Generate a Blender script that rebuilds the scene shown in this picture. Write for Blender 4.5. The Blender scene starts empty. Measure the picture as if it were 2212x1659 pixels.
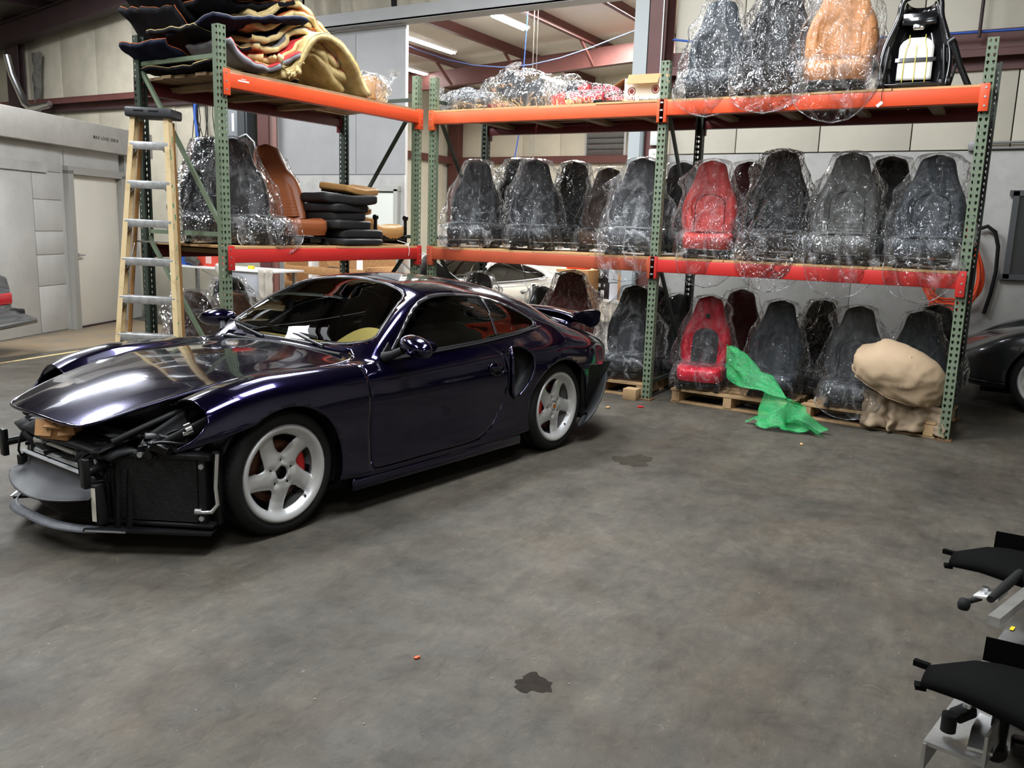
import bpy, bmesh, math, random
import numpy as np
from mathutils import Vector, Matrix, Euler
from mathutils import noise as mnoise
sc = bpy.context.scene
COL = sc.collection
PI = math.pi
R = math.radians
random.seed(7)

# ------------------------------------------------------------------ camera, world, lights, exposure
cam_d = bpy.data.cameras.new('camera'); cam = bpy.data.objects.new('camera', cam_d); COL.objects.link(cam)
sc.camera = cam
cam_d.sensor_fit = 'HORIZONTAL'; cam_d.sensor_width = 36.0
cam_d.lens = 36.0 * 1848.1 / 2212.0
cam_d.clip_start = 0.05; cam_d.clip_end = 200
_p, _r, _y = 0.1813, 0.0323, -0.5274
_f = Vector((math.sin(_y)*math.cos(_p), math.cos(_y)*math.cos(_p), -math.sin(_p)))
_rt = Vector((math.cos(_y), -math.sin(_y), 0)); _up = _rt.cross(_f)
_r2 = _rt*math.cos(_r) + _up*math.sin(_r); _u2 = -_rt*math.sin(_r) + _up*math.cos(_r)
cam.matrix_world = Matrix(((_r2.x, _u2.x, -_f.x, 0), (_r2.y, _u2.y, -_f.y, 0), (_r2.z, _u2.z, -_f.z, 1.5645), (0, 0, 0, 1)))

sc.view_settings.view_transform = 'Standard'
sc.view_settings.look = 'None'
sc.view_settings.gamma = 1.0
sc.view_settings.use_curve_mapping = False
sc.view_settings.exposure = 0.42
try:
    sc.cycles.transparent_max_bounces = 32
    sc.cycles.max_bounces = 8
    sc.cycles.sample_clamp_indirect = 6.0
    sc.cycles.caustics_reflective = False
    sc.cycles.caustics_refractive = False
except Exception:
    pass
wd = bpy.data.worlds.new('world'); sc.world = wd; wd.use_nodes = True
wd.node_tree.nodes['Background'].inputs[0].default_value = (0.80, 0.90, 1.0, 1)
wd.node_tree.nodes['Background'].inputs[1].default_value = 1.0

def area(name, loc, size, power, color=(1, 1, 1), rot=(0, 0, 0)):
    d = bpy.data.lights.new(name, 'AREA'); d.shape = 'RECTANGLE'; d.size, d.size_y = size
    d.energy = power; d.color = color
    o = bpy.data.objects.new(name, d); COL.objects.link(o); o.location = loc; o.rotation_euler = rot
    return o
DAY = (0.93, 0.97, 1.0)
# roof skylights of the front bay
area('skylight_lamp', (-9.6, 3.4, 5.85), (1.1, 3.2), 460, DAY)
area('skylight_lamp', (-6.6, -0.8, 5.85), (1.1, 3.2), 330, DAY)
area('skylight_lamp', (-5.2, 6.6, 5.85), (1.1, 2.6), 340, DAY)
area('skylight_lamp', (-1.6, 2.6, 5.85), (1.1, 2.6), 210, DAY)
area('skylight_lamp', (1.6, -1.5, 5.85), (1.1, 2.6), 110, DAY)
area('skylight_lamp', (-2.2, 5.0, 5.95), (1.1, 1.6), 230, DAY)
area('skylight_lamp', (-14.0, 7.4, 5.75), (1.1, 2.6), 380, DAY)
# ceiling lamps of the bay behind the opening
area('bay_lamp', (-7.5, 15.0, 5.6), (1.2, 5.0), 1500, (1, .97, .92))
area('bay_lamp', (-11.5, 15.5, 5.6), (1.2, 5.0), 1500, (1, .97, .92))

# ------------------------------------------------------------------ materials
MATS = {}
def mat(name, col, rough=0.5, metal=0.0, coat=0.0, var=0.0, scale=8.0, bump=0.0, bscale=40.0, col2=None, spec=0.5, thr=None, sheen=0):
    """Principled material; var mixes a second colour by noise, bump adds fine relief."""
    if name in MATS: return MATS[name]
    m = bpy.data.materials.new(name); MATS[name] = m; m.use_nodes = True
    nt = m.node_tree; b = nt.nodes['Principled BSDF']
    b.inputs['Base Color'].default_value = (*col, 1); b.inputs['Roughness'].default_value = rough
    b.inputs['Metallic'].default_value = metal; b.inputs['Specular IOR Level'].default_value = spec
    if coat:
        b.inputs['Coat Weight'].default_value = coat; b.inputs['Coat Roughness'].default_value = 0.03
    if sheen: b.inputs['Sheen Weight'].default_value = sheen
    tc = None
    if var or bump:
        tc = nt.nodes.new('ShaderNodeTexCoord')
    if var:
        n = nt.nodes.new('ShaderNodeTexNoise'); n.inputs['Scale'].default_value = scale; n.inputs['Detail'].default_value = 6
        n.inputs['Roughness'].default_value = 0.65
        nt.links.new(tc.outputs['Object'], n.inputs['Vector'])
        r = nt.nodes.new('ShaderNodeValToRGB')
        lo, hi = thr or (0.35, 0.65)
        r.color_ramp.elements[0].position = lo; r.color_ramp.elements[1].position = hi
        c2 = col2 or tuple(c*(1-var) for c in col)
        r.color_ramp.elements[0].color = (*c2, 1); r.color_ramp.elements[1].color = (*col, 1)
        nt.links.new(n.outputs['Fac'], r.inputs['Fac']); nt.links.new(r.outputs['Color'], b.inputs['Base Color'])
    if bump:
        n2 = nt.nodes.new('ShaderNodeTexNoise'); n2.inputs['Scale'].default_value = bscale; n2.inputs['Detail'].default_value = 4
        nt.links.new(tc.outputs['Object'], n2.inputs['Vector'])
        bp = nt.nodes.new('ShaderNodeBump'); bp.inputs['Strength'].default_value = bump; bp.inputs['Distance'].default_value = 0.01
        nt.links.new(n2.outputs['Fac'], bp.inputs['Height']); nt.links.new(bp.outputs['Normal'], b.inputs['Normal'])
    return m

def srgb(r, g, b):
    f = lambda c: (c/255/12.92) if c/255 <= .04045 else ((c/255+.055)/1.055)**2.4
    return (f(r), f(g), f(b))

def emit(name, col, st):
    m = bpy.data.materials.new(name); MATS[name] = m; m.use_nodes = True
    b = m.node_tree.nodes['Principled BSDF']; b.inputs['Base Color'].default_value = (*col, 1)
    b.inputs['Emission Color'].default_value = (*col, 1); b.inputs['Emission Strength'].default_value = st
    return m

def plastic_film(name, haze=0.10, tint=(1, 1, 1), crease=9.0, gl=0.26, strength=0.9, stretch=0.3):
    """clear polythene: mostly transparent, with sharp creased highlights and a little milky haze"""
    m = bpy.data.materials.new(name); MATS[name] = m; m.use_nodes = True
    nt = m.node_tree; nt.nodes.clear()
    N = nt.nodes.new; L = nt.links.new
    out = N('ShaderNodeOutputMaterial')
    tc = N('ShaderNodeTexCoord')
    def ridged(sc, z, det, dist):
        mp = N('ShaderNodeMapping'); mp.inputs['Scale'].default_value = (1.0, 1.0, z)
        L(tc.outputs['Object'], mp.inputs['Vector'])
        n = N('ShaderNodeTexNoise'); n.inputs['Scale'].default_value = sc; n.inputs['Detail'].default_value = det
        n.inputs['Roughness'].default_value = .5; n.inputs['Distortion'].default_value = dist
        L(mp.outputs['Vector'], n.inputs['Vector'])
        a = N('ShaderNodeMath'); a.operation = 'SUBTRACT'; a.inputs[1].default_value = .5; L(n.outputs['Fac'], a.inputs[0])
        b = N('ShaderNodeMath'); b.operation = 'ABSOLUTE'; L(a.outputs[0], b.inputs[0])
        c = N('ShaderNodeMath'); c.operation = 'MULTIPLY_ADD'; c.inputs[1].default_value = -5.0; c.inputs[2].default_value = 1.0
        c.use_clamp = True; L(b.outputs[0], c.inputs[0])
        return c
    r1 = ridged(crease*.62, stretch, 1.5, .6); r2 = ridged(crease*1.6, .7, 2.0, .9)
    ad = N('ShaderNodeMath'); ad.operation = 'MULTIPLY_ADD'; ad.inputs[1].default_value = 0.42
    L(r2.outputs[0], ad.inputs[0]); L(r1.outputs[0], ad.inputs[2])
    bp = N('ShaderNodeBump'); bp.inputs['Strength'].default_value = strength; bp.inputs['Distance'].default_value = 0.034
    L(ad.outputs[0], bp.inputs['Height'])
    tr = N('ShaderNodeBsdfTransparent'); tr.inputs['Color'].default_value = (*tint, 1)
    g = N('ShaderNodeBsdfGlossy'); g.inputs['Roughness'].default_value = 0.05; g.inputs['Color'].default_value = (1, 1, 1, 1)
    L(bp.outputs['Normal'], g.inputs['Normal'])
    d = N('ShaderNodeBsdfDiffuse'); d.inputs['Color'].default_value = (.92*tint[0], .94*tint[1], .97*tint[2], 1)
    L(bp.outputs['Normal'], d.inputs['Normal'])
    tl = N('ShaderNodeBsdfTranslucent'); tl.inputs['Color'].default_value = (.85*tint[0], .88*tint[1], .92*tint[2], 1)
    dm = N('ShaderNodeMixShader'); dm.inputs[0].default_value = 0.5
    L(d.outputs[0], dm.inputs[1]); L(tl.outputs[0], dm.inputs[2])
    lw = N('ShaderNodeLayerWeight'); lw.inputs['Blend'].default_value = 0.25
    fc = N('ShaderNodeMath'); fc.operation = 'POWER'; fc.inputs[1].default_value = 2.2; L(lw.outputs['Facing'], fc.inputs[0])
    # folds and edge-on film scatter more than flat film
    cr = N('ShaderNodeMapRange'); cr.inputs[1].default_value = 0.95; cr.inputs[2].default_value = 1.42
    cr.inputs[3].default_value = 0.06*haze; cr.inputs[4].default_value = 2.6*haze
    L(ad.outputs[0], cr.inputs[0])
    hz = N('ShaderNodeMath'); hz.operation = 'MULTIPLY_ADD'; hz.inputs[1].default_value = haze*3.0; hz.use_clamp = True
    L(fc.outputs[0], hz.inputs[0]); L(cr.outputs[0], hz.inputs[2])
    m1 = N('ShaderNodeMixShader'); L(hz.outputs[0], m1.inputs[0]); L(tr.outputs[0], m1.inputs[1]); L(dm.outputs[0], m1.inputs[2])
    lb = N('ShaderNodeLayerWeight'); lb.inputs['Blend'].default_value = 0.22; L(bp.outputs['Normal'], lb.inputs['Normal'])
    gf = N('ShaderNodeMath'); gf.operation = 'MULTIPLY_ADD'; gf.inputs[1].default_value = gl*2.3; gf.inputs[2].default_value = gl*0.06; gf.use_clamp = True
    L(lb.outputs['Fresnel'], gf.inputs[0])
    m2 = N('ShaderNodeMixShader'); L(gf.outputs[0], m2.inputs[0]); L(m1.outputs[0], m2.inputs[1]); L(g.outputs[0], m2.inputs[2])
    L(m2.outputs[0], out.inputs['Surface'])
    return m

def tinted_glass(name, tint, refl=1.0):
    m = bpy.data.materials.new(name); MATS[name] = m; m.use_nodes = True
    nt = m.node_tree; nt.nodes.clear(); N = nt.nodes.new; L = nt.links.new
    out = N('ShaderNodeOutputMaterial'); tr = N('ShaderNodeBsdfTransparent'); tr.inputs['Color'].default_value = (*tint, 1)
    g = N('ShaderNodeBsdfGlossy'); g.inputs['Roughness'].default_value = 0.015
    fr = N('ShaderNodeFresnel'); fr.inputs['IOR'].default_value = 1.5
    mm = N('ShaderNodeMath'); mm.operation = 'MULTIPLY'; mm.inputs[1].default_value = refl; L(fr.outputs[0], mm.inputs[0])
    m2 = N('ShaderNodeMixShader'); L(mm.outputs[0], m2.inputs[0]); L(tr.outputs[0], m2.inputs[1]); L(g.outputs[0], m2.inputs[2])
    L(m2.outputs[0], out.inputs['Surface'])
    return m

# ------------------------------------------------------------------ mesh building
class MB:
    """collects shapes; build() links them as ONE mesh object"""
    def __init__(s): s.v = []; s.f = []; s.m = []; s.sm = []
    def add(s, V, F, mi=0, smooth=True, M=None):
        o = len(s.v)
        if M is not None: V = [tuple(M @ Vector(q)) for q in V]
        s.v += [tuple(float(c) for c in q[:3]) for q in V]
        for q in F:
            s.f.append(tuple(int(i)+o for i in q)); s.m.append(mi); s.sm.append(smooth)
        return s
    def box(s, c, d, rot=(0, 0, 0), mi=0, bev=0.0, M=None):
        hx, hy, hz = d[0]/2, d[1]/2, d[2]/2
        T = Matrix.Translation(c) @ Euler(rot).to_matrix().to_4x4()
        if M is not None: T = M @ T
        if bev <= 0:
            V = [(x, y, z) for x in (-hx, hx) for y in (-hy, hy) for z in (-hz, hz)]
            F = [(0, 1, 3, 2), (4, 6, 7, 5), (0, 4, 5, 1), (2, 3, 7, 6), (0, 2, 6, 4), (1, 5, 7, 3)]
            return s.add(V, F, mi, False, T)
        b = min(bev, hx*.99, hy*.99, hz*.99)
        bm = bmesh.new(); bmesh.ops.create_cube(bm, size=1.0)
        for v in bm.verts: v.co = Vector((v.co.x*2*hx, v.co.y*2*hy, v.co.z*2*hz))
        bmesh.ops.bevel(bm, geom=bm.edges[:], offset=b, segments=2, affect='EDGES', profile=0.5)
        bm.verts.index_update()
        V = [tuple(v.co) for v in bm.verts]; F = [tuple(v.index for v in f.verts) for f in bm.faces]
        bm.free()
        return s.add(V, F, mi, True, T)
    def bar(s, p0, p1, w, t, mi=0, up=(0, 0, 1), bev=0.0):
        """rectangular bar from p0 to p1, width w across, thickness t along up"""
        p0, p1 = Vector(p0), Vector(p1); d = p1-p0; L = d.length; z = d.normalized(); u = Vector(up)
        if abs(z.dot(u)) > .98: u = Vector((1, 0, 0))
        x = u.cross(z).normalized(); y = z.cross(x)
        M = Matrix((x, y, z)).transposed().to_4x4(); M.translation = (p0+p1)/2
        return s.box((0, 0, 0), (w, t, L), mi=mi, bev=bev, M=M)
    def tube(s, pts, r, n=8, mi=0, caps=True, closed=False):
        P = [Vector(q) for q in pts]; k = len(P); V = []; F = []
        rr = r if hasattr(r, '__len__') else [r]*k
        prev = None
        for i in range(k):
            a = P[(i-1) % k] if (closed or i > 0) else P[i]; b = P[(i+1) % k] if (closed or i < k-1) else P[i]
            t = (b-a).normalized()
            if prev is None:
                u = Vector((0, 0, 1)) if abs(t.z) < .9 else Vector((1, 0, 0)); x = u.cross(t).normalized()
            else:
                x = (prev - t*prev.dot(t)).normalized()
            prev = x; y = t.cross(x)
            for j in range(n):
                an = 2*PI*j/n; V.append(P[i] + (x*math.cos(an)+y*math.sin(an))*rr[i])
        m = k if closed else k-1
        for i in range(m):
            for j in range(n):
                F.append((i*n+j, i*n+(j+1) % n, ((i+1) % k)*n+(j+1) % n, ((i+1) % k)*n+j))
        s.add(V, F, mi, True)
        if caps and not closed:
            s.add(V[:n], [tuple(range(n-1, -1, -1))], mi, False); s.add(V[-n:], [tuple(range(n))], mi, False)
        return s
    def cyl(s, p0, p1, r, n=16, mi=0, r2=None): return s.tube([p0, p1], [r, r if r2 is None else r2], n, mi)
    def lathe(s, prof, n=32, mi=0, M=None, closed=False):
        """profile of (r, h) revolved about local z"""
        V = []; F = []; k = len(prof)
        for r, h in prof:
            for j in range(n): V.append((r*math.cos(2*PI*j/n), r*math.sin(2*PI*j/n), h))
        for i in range(k if closed else k-1):
            for j in range(n):
                a, b = i, (i+1) % k
                F.append((a*n+j, a*n+(j+1) % n, b*n+(j+1) % n, b*n+j))
        return s.add(V, F, mi, True, M)
    def prism(s, poly, h, mi=0, M=None, smooth=False):
        """2D polygon (x,y) extruded along local z from 0 to h"""
        n = len(poly); V = [(x, y, 0) for x, y in poly]+[(x, y, h) for x, y in poly]
        F = [tuple(range(n-1, -1, -1)), tuple(range(n, 2*n))]+[(i, (i+1) % n, n+(i+1) % n, n+i) for i in range(n)]
        return s.add(V, F, mi, smooth, M)
    def grid(s, fn, nu, nv, mi=0, wrapu=False, wrapv=False, M=None):
        V = [fn(i/(nu if wrapu else nu-1), j/(nv if wrapv else nv-1)) for i in range(nu) for j in range(nv)]
        F = []
        for i in range(nu if wrapu else nu-1):
            for j in range(nv if wrapv else nv-1):
                a, b = (i+1) % nu, (j+1) % nv
                F.append((i*nv+j, a*nv+j, a*nv+b, i*nv+b))
        return s.add(V, F, mi, True, M)
    def flip(s): s.v = [(x, -y, z) for x, y, z in s.v]; return s
    def build(s, name, mats, parent=None, solid=0.0, recalc=True, weld=0.0, off=-1, auto=None):
        me = bpy.data.meshes.new(name); me.from_pydata(s.v, [], s.f)
        if not isinstance(mats, (list, tuple)): mats = [mats]
        for m in mats: me.materials.append(m)
        me.polygons.foreach_set('material_index', s.m); me.polygons.foreach_set('use_smooth', s.sm)
        if weld or recalc:
            bm = bmesh.new(); bm.from_mesh(me)
            if weld: bmesh.ops.remove_doubles(bm, verts=bm.verts, dist=weld)
            if recalc: bmesh.ops.recalc_face_normals(bm, faces=bm.faces)
            bm.to_mesh(me); bm.free()
        me.update()
        o = bpy.data.objects.new(name, me); COL.objects.link(o)
        if parent is not None: o.parent = parent
        if solid:
            md = o.modifiers.new('thickness', 'SOLIDIFY'); md.thickness = solid; md.offset = off
        return o

def thing(name, label, cat, loc=(0, 0, 0), rz=0.0, group=None, rot=None):
    o = bpy.data.objects.new(name, None); COL.objects.link(o); o.empty_display_size = .1
    o.location = loc; o.rotation_euler = rot if rot else (0, 0, rz)
    o['label'] = label; o['category'] = cat
    if group: o['group'] = group
    return o
def tag(o, label, cat, group=None):
    o['label'] = label; o['category'] = cat
    if group: o['group'] = group
    return o
def text(name, body, size, m, parent, M, shear=0.0, ext=.0004, sp=1.0, align='LEFT'):
    cu = bpy.data.curves.new(name, 'FONT'); cu.body = body; cu.size = size; cu.extrude = ext; cu.shear = shear; cu.offset = size*.015; cu.space_character = sp; cu.align_x = align
    tmp = bpy.data.objects.new(name, cu); COL.objects.link(tmp)
    me = bpy.data.meshes.new_from_object(tmp.evaluated_get(bpy.context.evaluated_depsgraph_get()))
    bpy.data.objects.remove(tmp); me.materials.clear(); me.materials.append(m)
    o = bpy.data.objects.new(name, me); COL.objects.link(o); o.parent = parent; o.matrix_local = M; return o
def struct(o): o['kind'] = 'structure'; return o
def stuff(o): o['kind'] = 'stuff'; return o
def copy_tree(o, parent=None):
    c = o.copy(); COL.objects.link(c); c.parent = parent
    for ch in list(o.children):
        copy_tree(ch, c)
    return c

def pchip(x, Y, xq):
    x = np.asarray(x, float); Y = np.asarray(Y, float); h = np.diff(x); sh = (-1,)+(1,)*(Y.ndim-1)
    dl = np.diff(Y, axis=0)/h.reshape(sh); d = np.zeros_like(Y)
    w1 = (2*h[1:]+h[:-1]).reshape(sh); w2 = (h[1:]+2*h[:-1]).reshape(sh)
    a, b = dl[:-1], dl[1:]; ok = a*b > 0
    with np.errstate(divide='ignore', invalid='ignore'):
        d[1:-1] = np.where(ok, (w1+w2)/(w1/np.where(a == 0, 1, a)+w2/np.where(b == 0, 1, b)), 0)
    d[0] = dl[0]; d[-1] = dl[-1]
    i = np.clip(np.searchsorted(x, xq, side='right')-1, 0, len(x)-2); t = ((xq-x[i])/h[i]).reshape(sh); hh = h[i].reshape(sh)
    return (2*t**3-3*t**2+1)*Y[i]+(t**3-2*t**2+t)*hh*d[i]+(-2*t**3+3*t**2)*Y[i+1]+(t**3-t**2)*hh*d[i+1]

def smooth_poly(pts, k=6, closed=True):
    P = np.asarray(pts, float); n = len(P); out = []
    for i in range(n if closed else n-1):
        p0, p1, p2, p3 = [P[(i+j-1) % n] if closed else P[min(max(i+j-1, 0), n-1)] for j in range(4)]
        for q in range(k):
            t = q/k
            out.append(.5*((2*p1)+(-p0+p2)*t+(2*p0-5*p1+4*p2-p3)*t*t+(-p0+3*p1-3*p2+p3)*t**3))
    if not closed: out.append(P[-1])
    return np.array(out)

def sdf(P, poly):
    P = np.asarray(P, float); poly = np.asarray(poly, float); d = np.full(len(P), 1e9); ins = np.zeros(len(P), bool)
    n = len(poly)
    for i in range(n):
        a, b = poly[i], poly[(i+1) % n]; e = b-a; w = P-a
        t = np.clip((w@e)/max(e@e, 1e-12), 0, 1); q = w-np.outer(t, e)
        d = np.minimum(d, (q**2).sum(1))
        c = ((a[1] <= P[:, 1]) & (b[1] > P[:, 1])) | ((b[1] <= P[:, 1]) & (a[1] > P[:, 1]))
        with np.errstate(divide='ignore', invalid='ignore'):
            xx = a[0]+(P[:, 1]-a[1])/(e[1] if abs(e[1]) > 1e-12 else 1e-12)*e[0]
        ins ^= c & (P[:, 0] < xx)
    d = np.sqrt(d)
    return np.where(ins, -d, d)

def clip(V, F, S):
    """keep the part of the mesh where S<0, cutting faces along S=0"""
    V = np.asarray(V, float); nv = [tuple(r) for r in V]; newF = []; cache = {}; 
    neg = S < 0
    for f in F:
        k = [neg[i] for i in f]
        if all(k): newF.append(tuple(f)); continue
        if not any(k): continue
        o = []
        for a, b in zip(f, tuple(f[1:])+(f[0],)):
            if neg[a]: o.append(a)
            if neg[a] != neg[b]:
                key = (min(a, b), max(a, b))
                if key not in cache:
                    t = S[a]/(S[a]-S[b]); cache[key] = len(nv); nv.append(tuple(V[a]+(V[b]-V[a])*t))
                o.append(cache[key])
        if len(o) >= 3: newF.append(tuple(o))
    used = sorted({i for f in newF for i in f}); mp = {i: j for j, i in enumerate(used)}
    return np.array([nv[i] for i in used]).reshape(-1, V.shape[1]), [tuple(mp[i] for i in f) for f in newF]

def fold(a, seed, terms=5, f0=3):
    """cheap periodic wrinkle function of an angle"""
    rnd = random.Random(seed); s = 0
    for k in range(terms):
        s += math.sin(a*(f0+k*2+rnd.randint(0, 1))+rnd.uniform(0, 6.28))*rnd.uniform(.4, 1)/(1+.35*k)
    return s/terms
def nz(x, y, z, s=0): return mnoise.noise(Vector((x+17.3*s, y-9.1*s, z+3.7*s)))
# ------------------------------------------------------------------ the building
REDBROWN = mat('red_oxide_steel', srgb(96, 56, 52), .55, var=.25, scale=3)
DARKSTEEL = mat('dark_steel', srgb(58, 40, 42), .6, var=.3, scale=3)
CREAM = mat('cream_insulation_facing', srgb(206, 200, 184), .55, var=.10, scale=1.3, bump=.25, bscale=2.2)
CREAMD = mat('soiled_cream_facing', srgb(186, 178, 160), .6, var=.25, scale=1.6, bump=.5, bscale=2.5)
WHITEROOF = mat('white_roof_facing', srgb(226, 218, 208), .5, var=.08, scale=.8, bump=.5, bscale=1.2)
GREYPAINT = mat('grey_wall_paint', srgb(172, 172, 173), .55, var=.10, scale=2.0, bump=.08, bscale=20)
GREYDIRT = mat('scuffed_grey_wall_paint', srgb(170, 168, 164), .6, var=.22, scale=3.0, thr=(.3, .55), bump=.08, bscale=20)
DOORW = mat('off_white_door_paint', srgb(214, 208, 196), .45, var=.05, scale=3)
ALU = mat('aluminium', (.78, .79, .80), .32, 1.0, var=.15, scale=20)
STEEL = mat('galvanised_steel', (.62, .63, .65), .4, .9, var=.25, scale=25)
BLACKP = mat('black_plastic', (.008, .008, .009), .5, spec=.25)
BLACKR = mat('black_rubber', (.009, .009, .009), .75, spec=.2)
BLACKM = mat('black_painted_metal', (.008, .008, .009), .32, .2, spec=.35)
WHITEP = mat('white_plastic', (.80, .80, .78), .45)

def floor_material():
    m = bpy.data.materials.new('worn_concrete'); m.use_nodes = True; nt = m.node_tree; b = nt.nodes['Principled BSDF']
    N = nt.nodes.new; L = nt.links.new
    tc = N('ShaderNodeTexCoord')
    def noise(scale, det, rough=.6, dist=0, stretch=None):
        n = N('ShaderNodeTexNoise'); n.inputs['Scale'].default_value = scale; n.inputs['Detail'].default_value = det
        n.inputs['Roughness'].default_value = rough; n.inputs['Distortion'].default_value = dist
        if stretch:
            mp = N('ShaderNodeMapping'); mp.inputs['Scale'].default_value = stretch; mp.inputs['Rotation'].default_value = (0, 0, .5)
            L(tc.outputs['Object'], mp.inputs['Vector']); L(mp.outputs['Vector'], n.inputs['Vector'])
        else: L(tc.outputs['Object'], n.inputs['Vector'])
        return n
    def ramp(n, stops):
        r = N('ShaderNodeValToRGB'); e = r.color_ramp.elements
        e[0].position, e[0].color = stops[0][0], (*stops[0][1], 1); e[1].position, e[1].color = stops[-1][0], (*stops[-1][1], 1)
        for p_, c_ in stops[1:-1]:
            q = e.new(p_); q.color = (*c_, 1)
        L(n.outputs['Fac'], r.inputs['Fac']); return r
    def mix(a, bb, fac, mode='MULTIPLY'):
        x = N('ShaderNodeMix'); x.data_type = 'RGBA'; x.blend_type = mode
        if hasattr(fac, 'outputs'): L(fac.outputs[0], x.inputs[0])
        else: x.inputs[0].default_value = fac
        L(a, x.inputs[6]); L(bb, x.inputs[7]); return x.outputs[2]
    base = ramp(noise(.9, 8, .62, .4), [(.30, srgb(56, 53, 48)), (.5, srgb(72, 68, 61)), (.7, srgb(85, 80, 72))])
    fine = ramp(noise(6, 8, .75, .6), [(.32, (.62, .61, .60)), (.55, (1, 1, 1)), (.74, (1.0, .98, .95))])
    c = mix(base.outputs[0], fine.outputs[0], .75)
    streak = ramp(noise(5, 6, .7, .2, (1.2, .28, 1)), [(.36, (.70, .69, .67)), (.52, (1, 1, 1))])
    c = mix(c, streak.outputs[0], .55)
    patch = ramp(noise(1.7, 5, .55, 1.0), [(.36, (.60, .59, .58)), (.46, (1, 1, 1))])
    c = mix(c, patch.outputs[0], .45)
    brown = ramp(noise(1.1, 4, .5, 1.4), [(.48, (1, 1, 1)), (.66, (.94, .86, .78))])
    c = mix(c, brown.outputs[0], .8)
    fleck = ramp(noise(13, 9, .85, .5, (1.5, .7, 1)), [(.39, (.66, .65, .64)), (.46, (1, 1, 1)), (.54, (1, 1, 1)), (.61, (1.42, 1.39, 1.34))])
    c = mix(c, fleck.outputs[0], .7)
    drag = ramp(noise(2.6, 3, .5, .3, (2.4, .16, 1)), [(.56, (1, 1, 1)), (.70, (1.18, 1.16, 1.12))])
    c = mix(c, drag.outputs[0], .7)
    speck = noise(55, 3, .6); sr = ramp(speck, [(.70, (0, 0, 0)), (.78, (1, 1, 1))])
    rgb = N('ShaderNodeRGB'); rgb.outputs[0].default_value = (*srgb(140, 134, 126), 1)
    f = N('ShaderNodeMath'); f.operation = 'MULTIPLY'; f.inputs[1].default_value = .75
    L(sr.outputs[0], f.inputs[0])
    c = mix(c, rgb.outputs[0], f, 'MIX')
    L(c, b.inputs['Base Color'])
    rr = ramp(noise(2.2, 6, .6), [(.35, (.55,)*3), (.65, (.8,)*3)]); L(rr.outputs[0], b.inputs['Roughness'])
    b.inputs['Specular IOR Level'].default_value = .25
    bp = N('ShaderNodeBump'); bp.inputs['Strength'].default_value = .12; bp.inputs['Distance'].default_value = .004
    bn = noise(18, 5, .7); L(bn.outputs['Fac'], bp.inputs['Height']); L(bp.outputs['Normal'], b.inputs['Normal'])
    return m
FLOORM = floor_material()
fl = struct(MB().box((-7, 7.5, -.1), (30, 31, .2)).build('floor', FLOORM))

def blob(name, m, x, y, r, seed, z=.0006, sx=1.0, n=36, parent=None):
    rnd = random.Random(seed); mb = MB(); V = [(0, 0, z)]; ph = [rnd.uniform(0, 6.28) for _ in range(5)]
    for j in range(n):
        a = 2*PI*j/n; rr = r*(1+.16*math.sin(3*a+ph[0])+.10*math.sin(5*a+ph[1])+.08*math.sin(9*a+ph[2])+.05*math.sin(15*a+ph[3]))
        V.append((rr*sx*math.cos(a), rr*math.sin(a), z))
    mb.add(V, [(0, 1+j, 1+(j+1) % n) for j in range(n)], 0, False)
    o = mb.build(name, m, parent); o.location = (x, y, 0); return o
OIL = mat('dark_oil_stain', srgb(44, 39, 34), .8, spec=.05, var=.3, scale=20)
OIL2 = mat('faint_oil_stain', srgb(58, 53, 46), .8, spec=.05, var=.25, scale=10)
blob('stain', OIL, -1.29, 2.43, .064, 3, parent=fl)
blob('stain', OIL2, -2.15, 5.40, .16, 5, sx=.8, parent=fl)
SCUFF = mat('pale_scuff', srgb(98, 92, 84), .65)
for i, (x, y, r_, sx) in enumerate([(-2.74, 2.45, .012, .3), (-2.01, 2.05, .010, .35)]):
    blob('scuff', SCUFF, x, y, r_, 20+i, sx=sx, parent=fl)
sw = MB(); rnd = random.Random(31)
for k in range(26):
    x, y, a = rnd.uniform(-3.6, .6), rnd.uniform(1.8, 6.4), rnd.uniform(-.5, .9); L_ = rnd.uniform(.02, .09)
    pts = [(x+L_*q*math.cos(a)+.012*math.sin(q*5+k), y+L_*q*math.sin(a)+.012*math.cos(q*7+k)) for q in np.linspace(-1, 1, 8)]
    w_ = rnd.uniform(.001, .003)
    sw.add([(px_, py_-w_*(1-abs(2*i_/7-1)), .0007) for i_, (px_, py_) in enumerate(pts)]+[(px_, py_+w_*(1-abs(2*i_/7-1)), .0007) for i_, (px_, py_) in enumerate(pts)], [(i_, i_+1, 9+i_, 8+i_) for i_ in range(7)], 0, False)
stuff(sw.build('scratches', SCUFF, fl))
TANF = mat('tan_rust_stained_floor', srgb(124, 104, 78), .5, var=.28, scale=2.5, col2=srgb(104, 96, 84))
tp = MB().prism([(-9.36, 4.5), (-9.44, 6.45), (-9.6, 7.9), (-11.6, 8.3), (-10.76, 6.37), (-10.3, 5.2), (-10.0, 4.5)], .0012)
tp.build('tan_stain', TANF, fl)
YEL = mat('worn_yellow_line_paint', srgb(196, 166, 96), .6, var=.3, scale=14, col2=srgb(150, 140, 120))
yl = MB().bar((-8.97, 4.6, .0015), (-9.32, 6.36, .0015), .055, .002).bar((-9.32, 6.36, .0015), (-9.5, 7.6, .0015), .055, .002)
yl.build('yellow_line', YEL, fl)

YW = 11.0
def zroof(x): return 5.62 + .105*(x+17.7)
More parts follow.
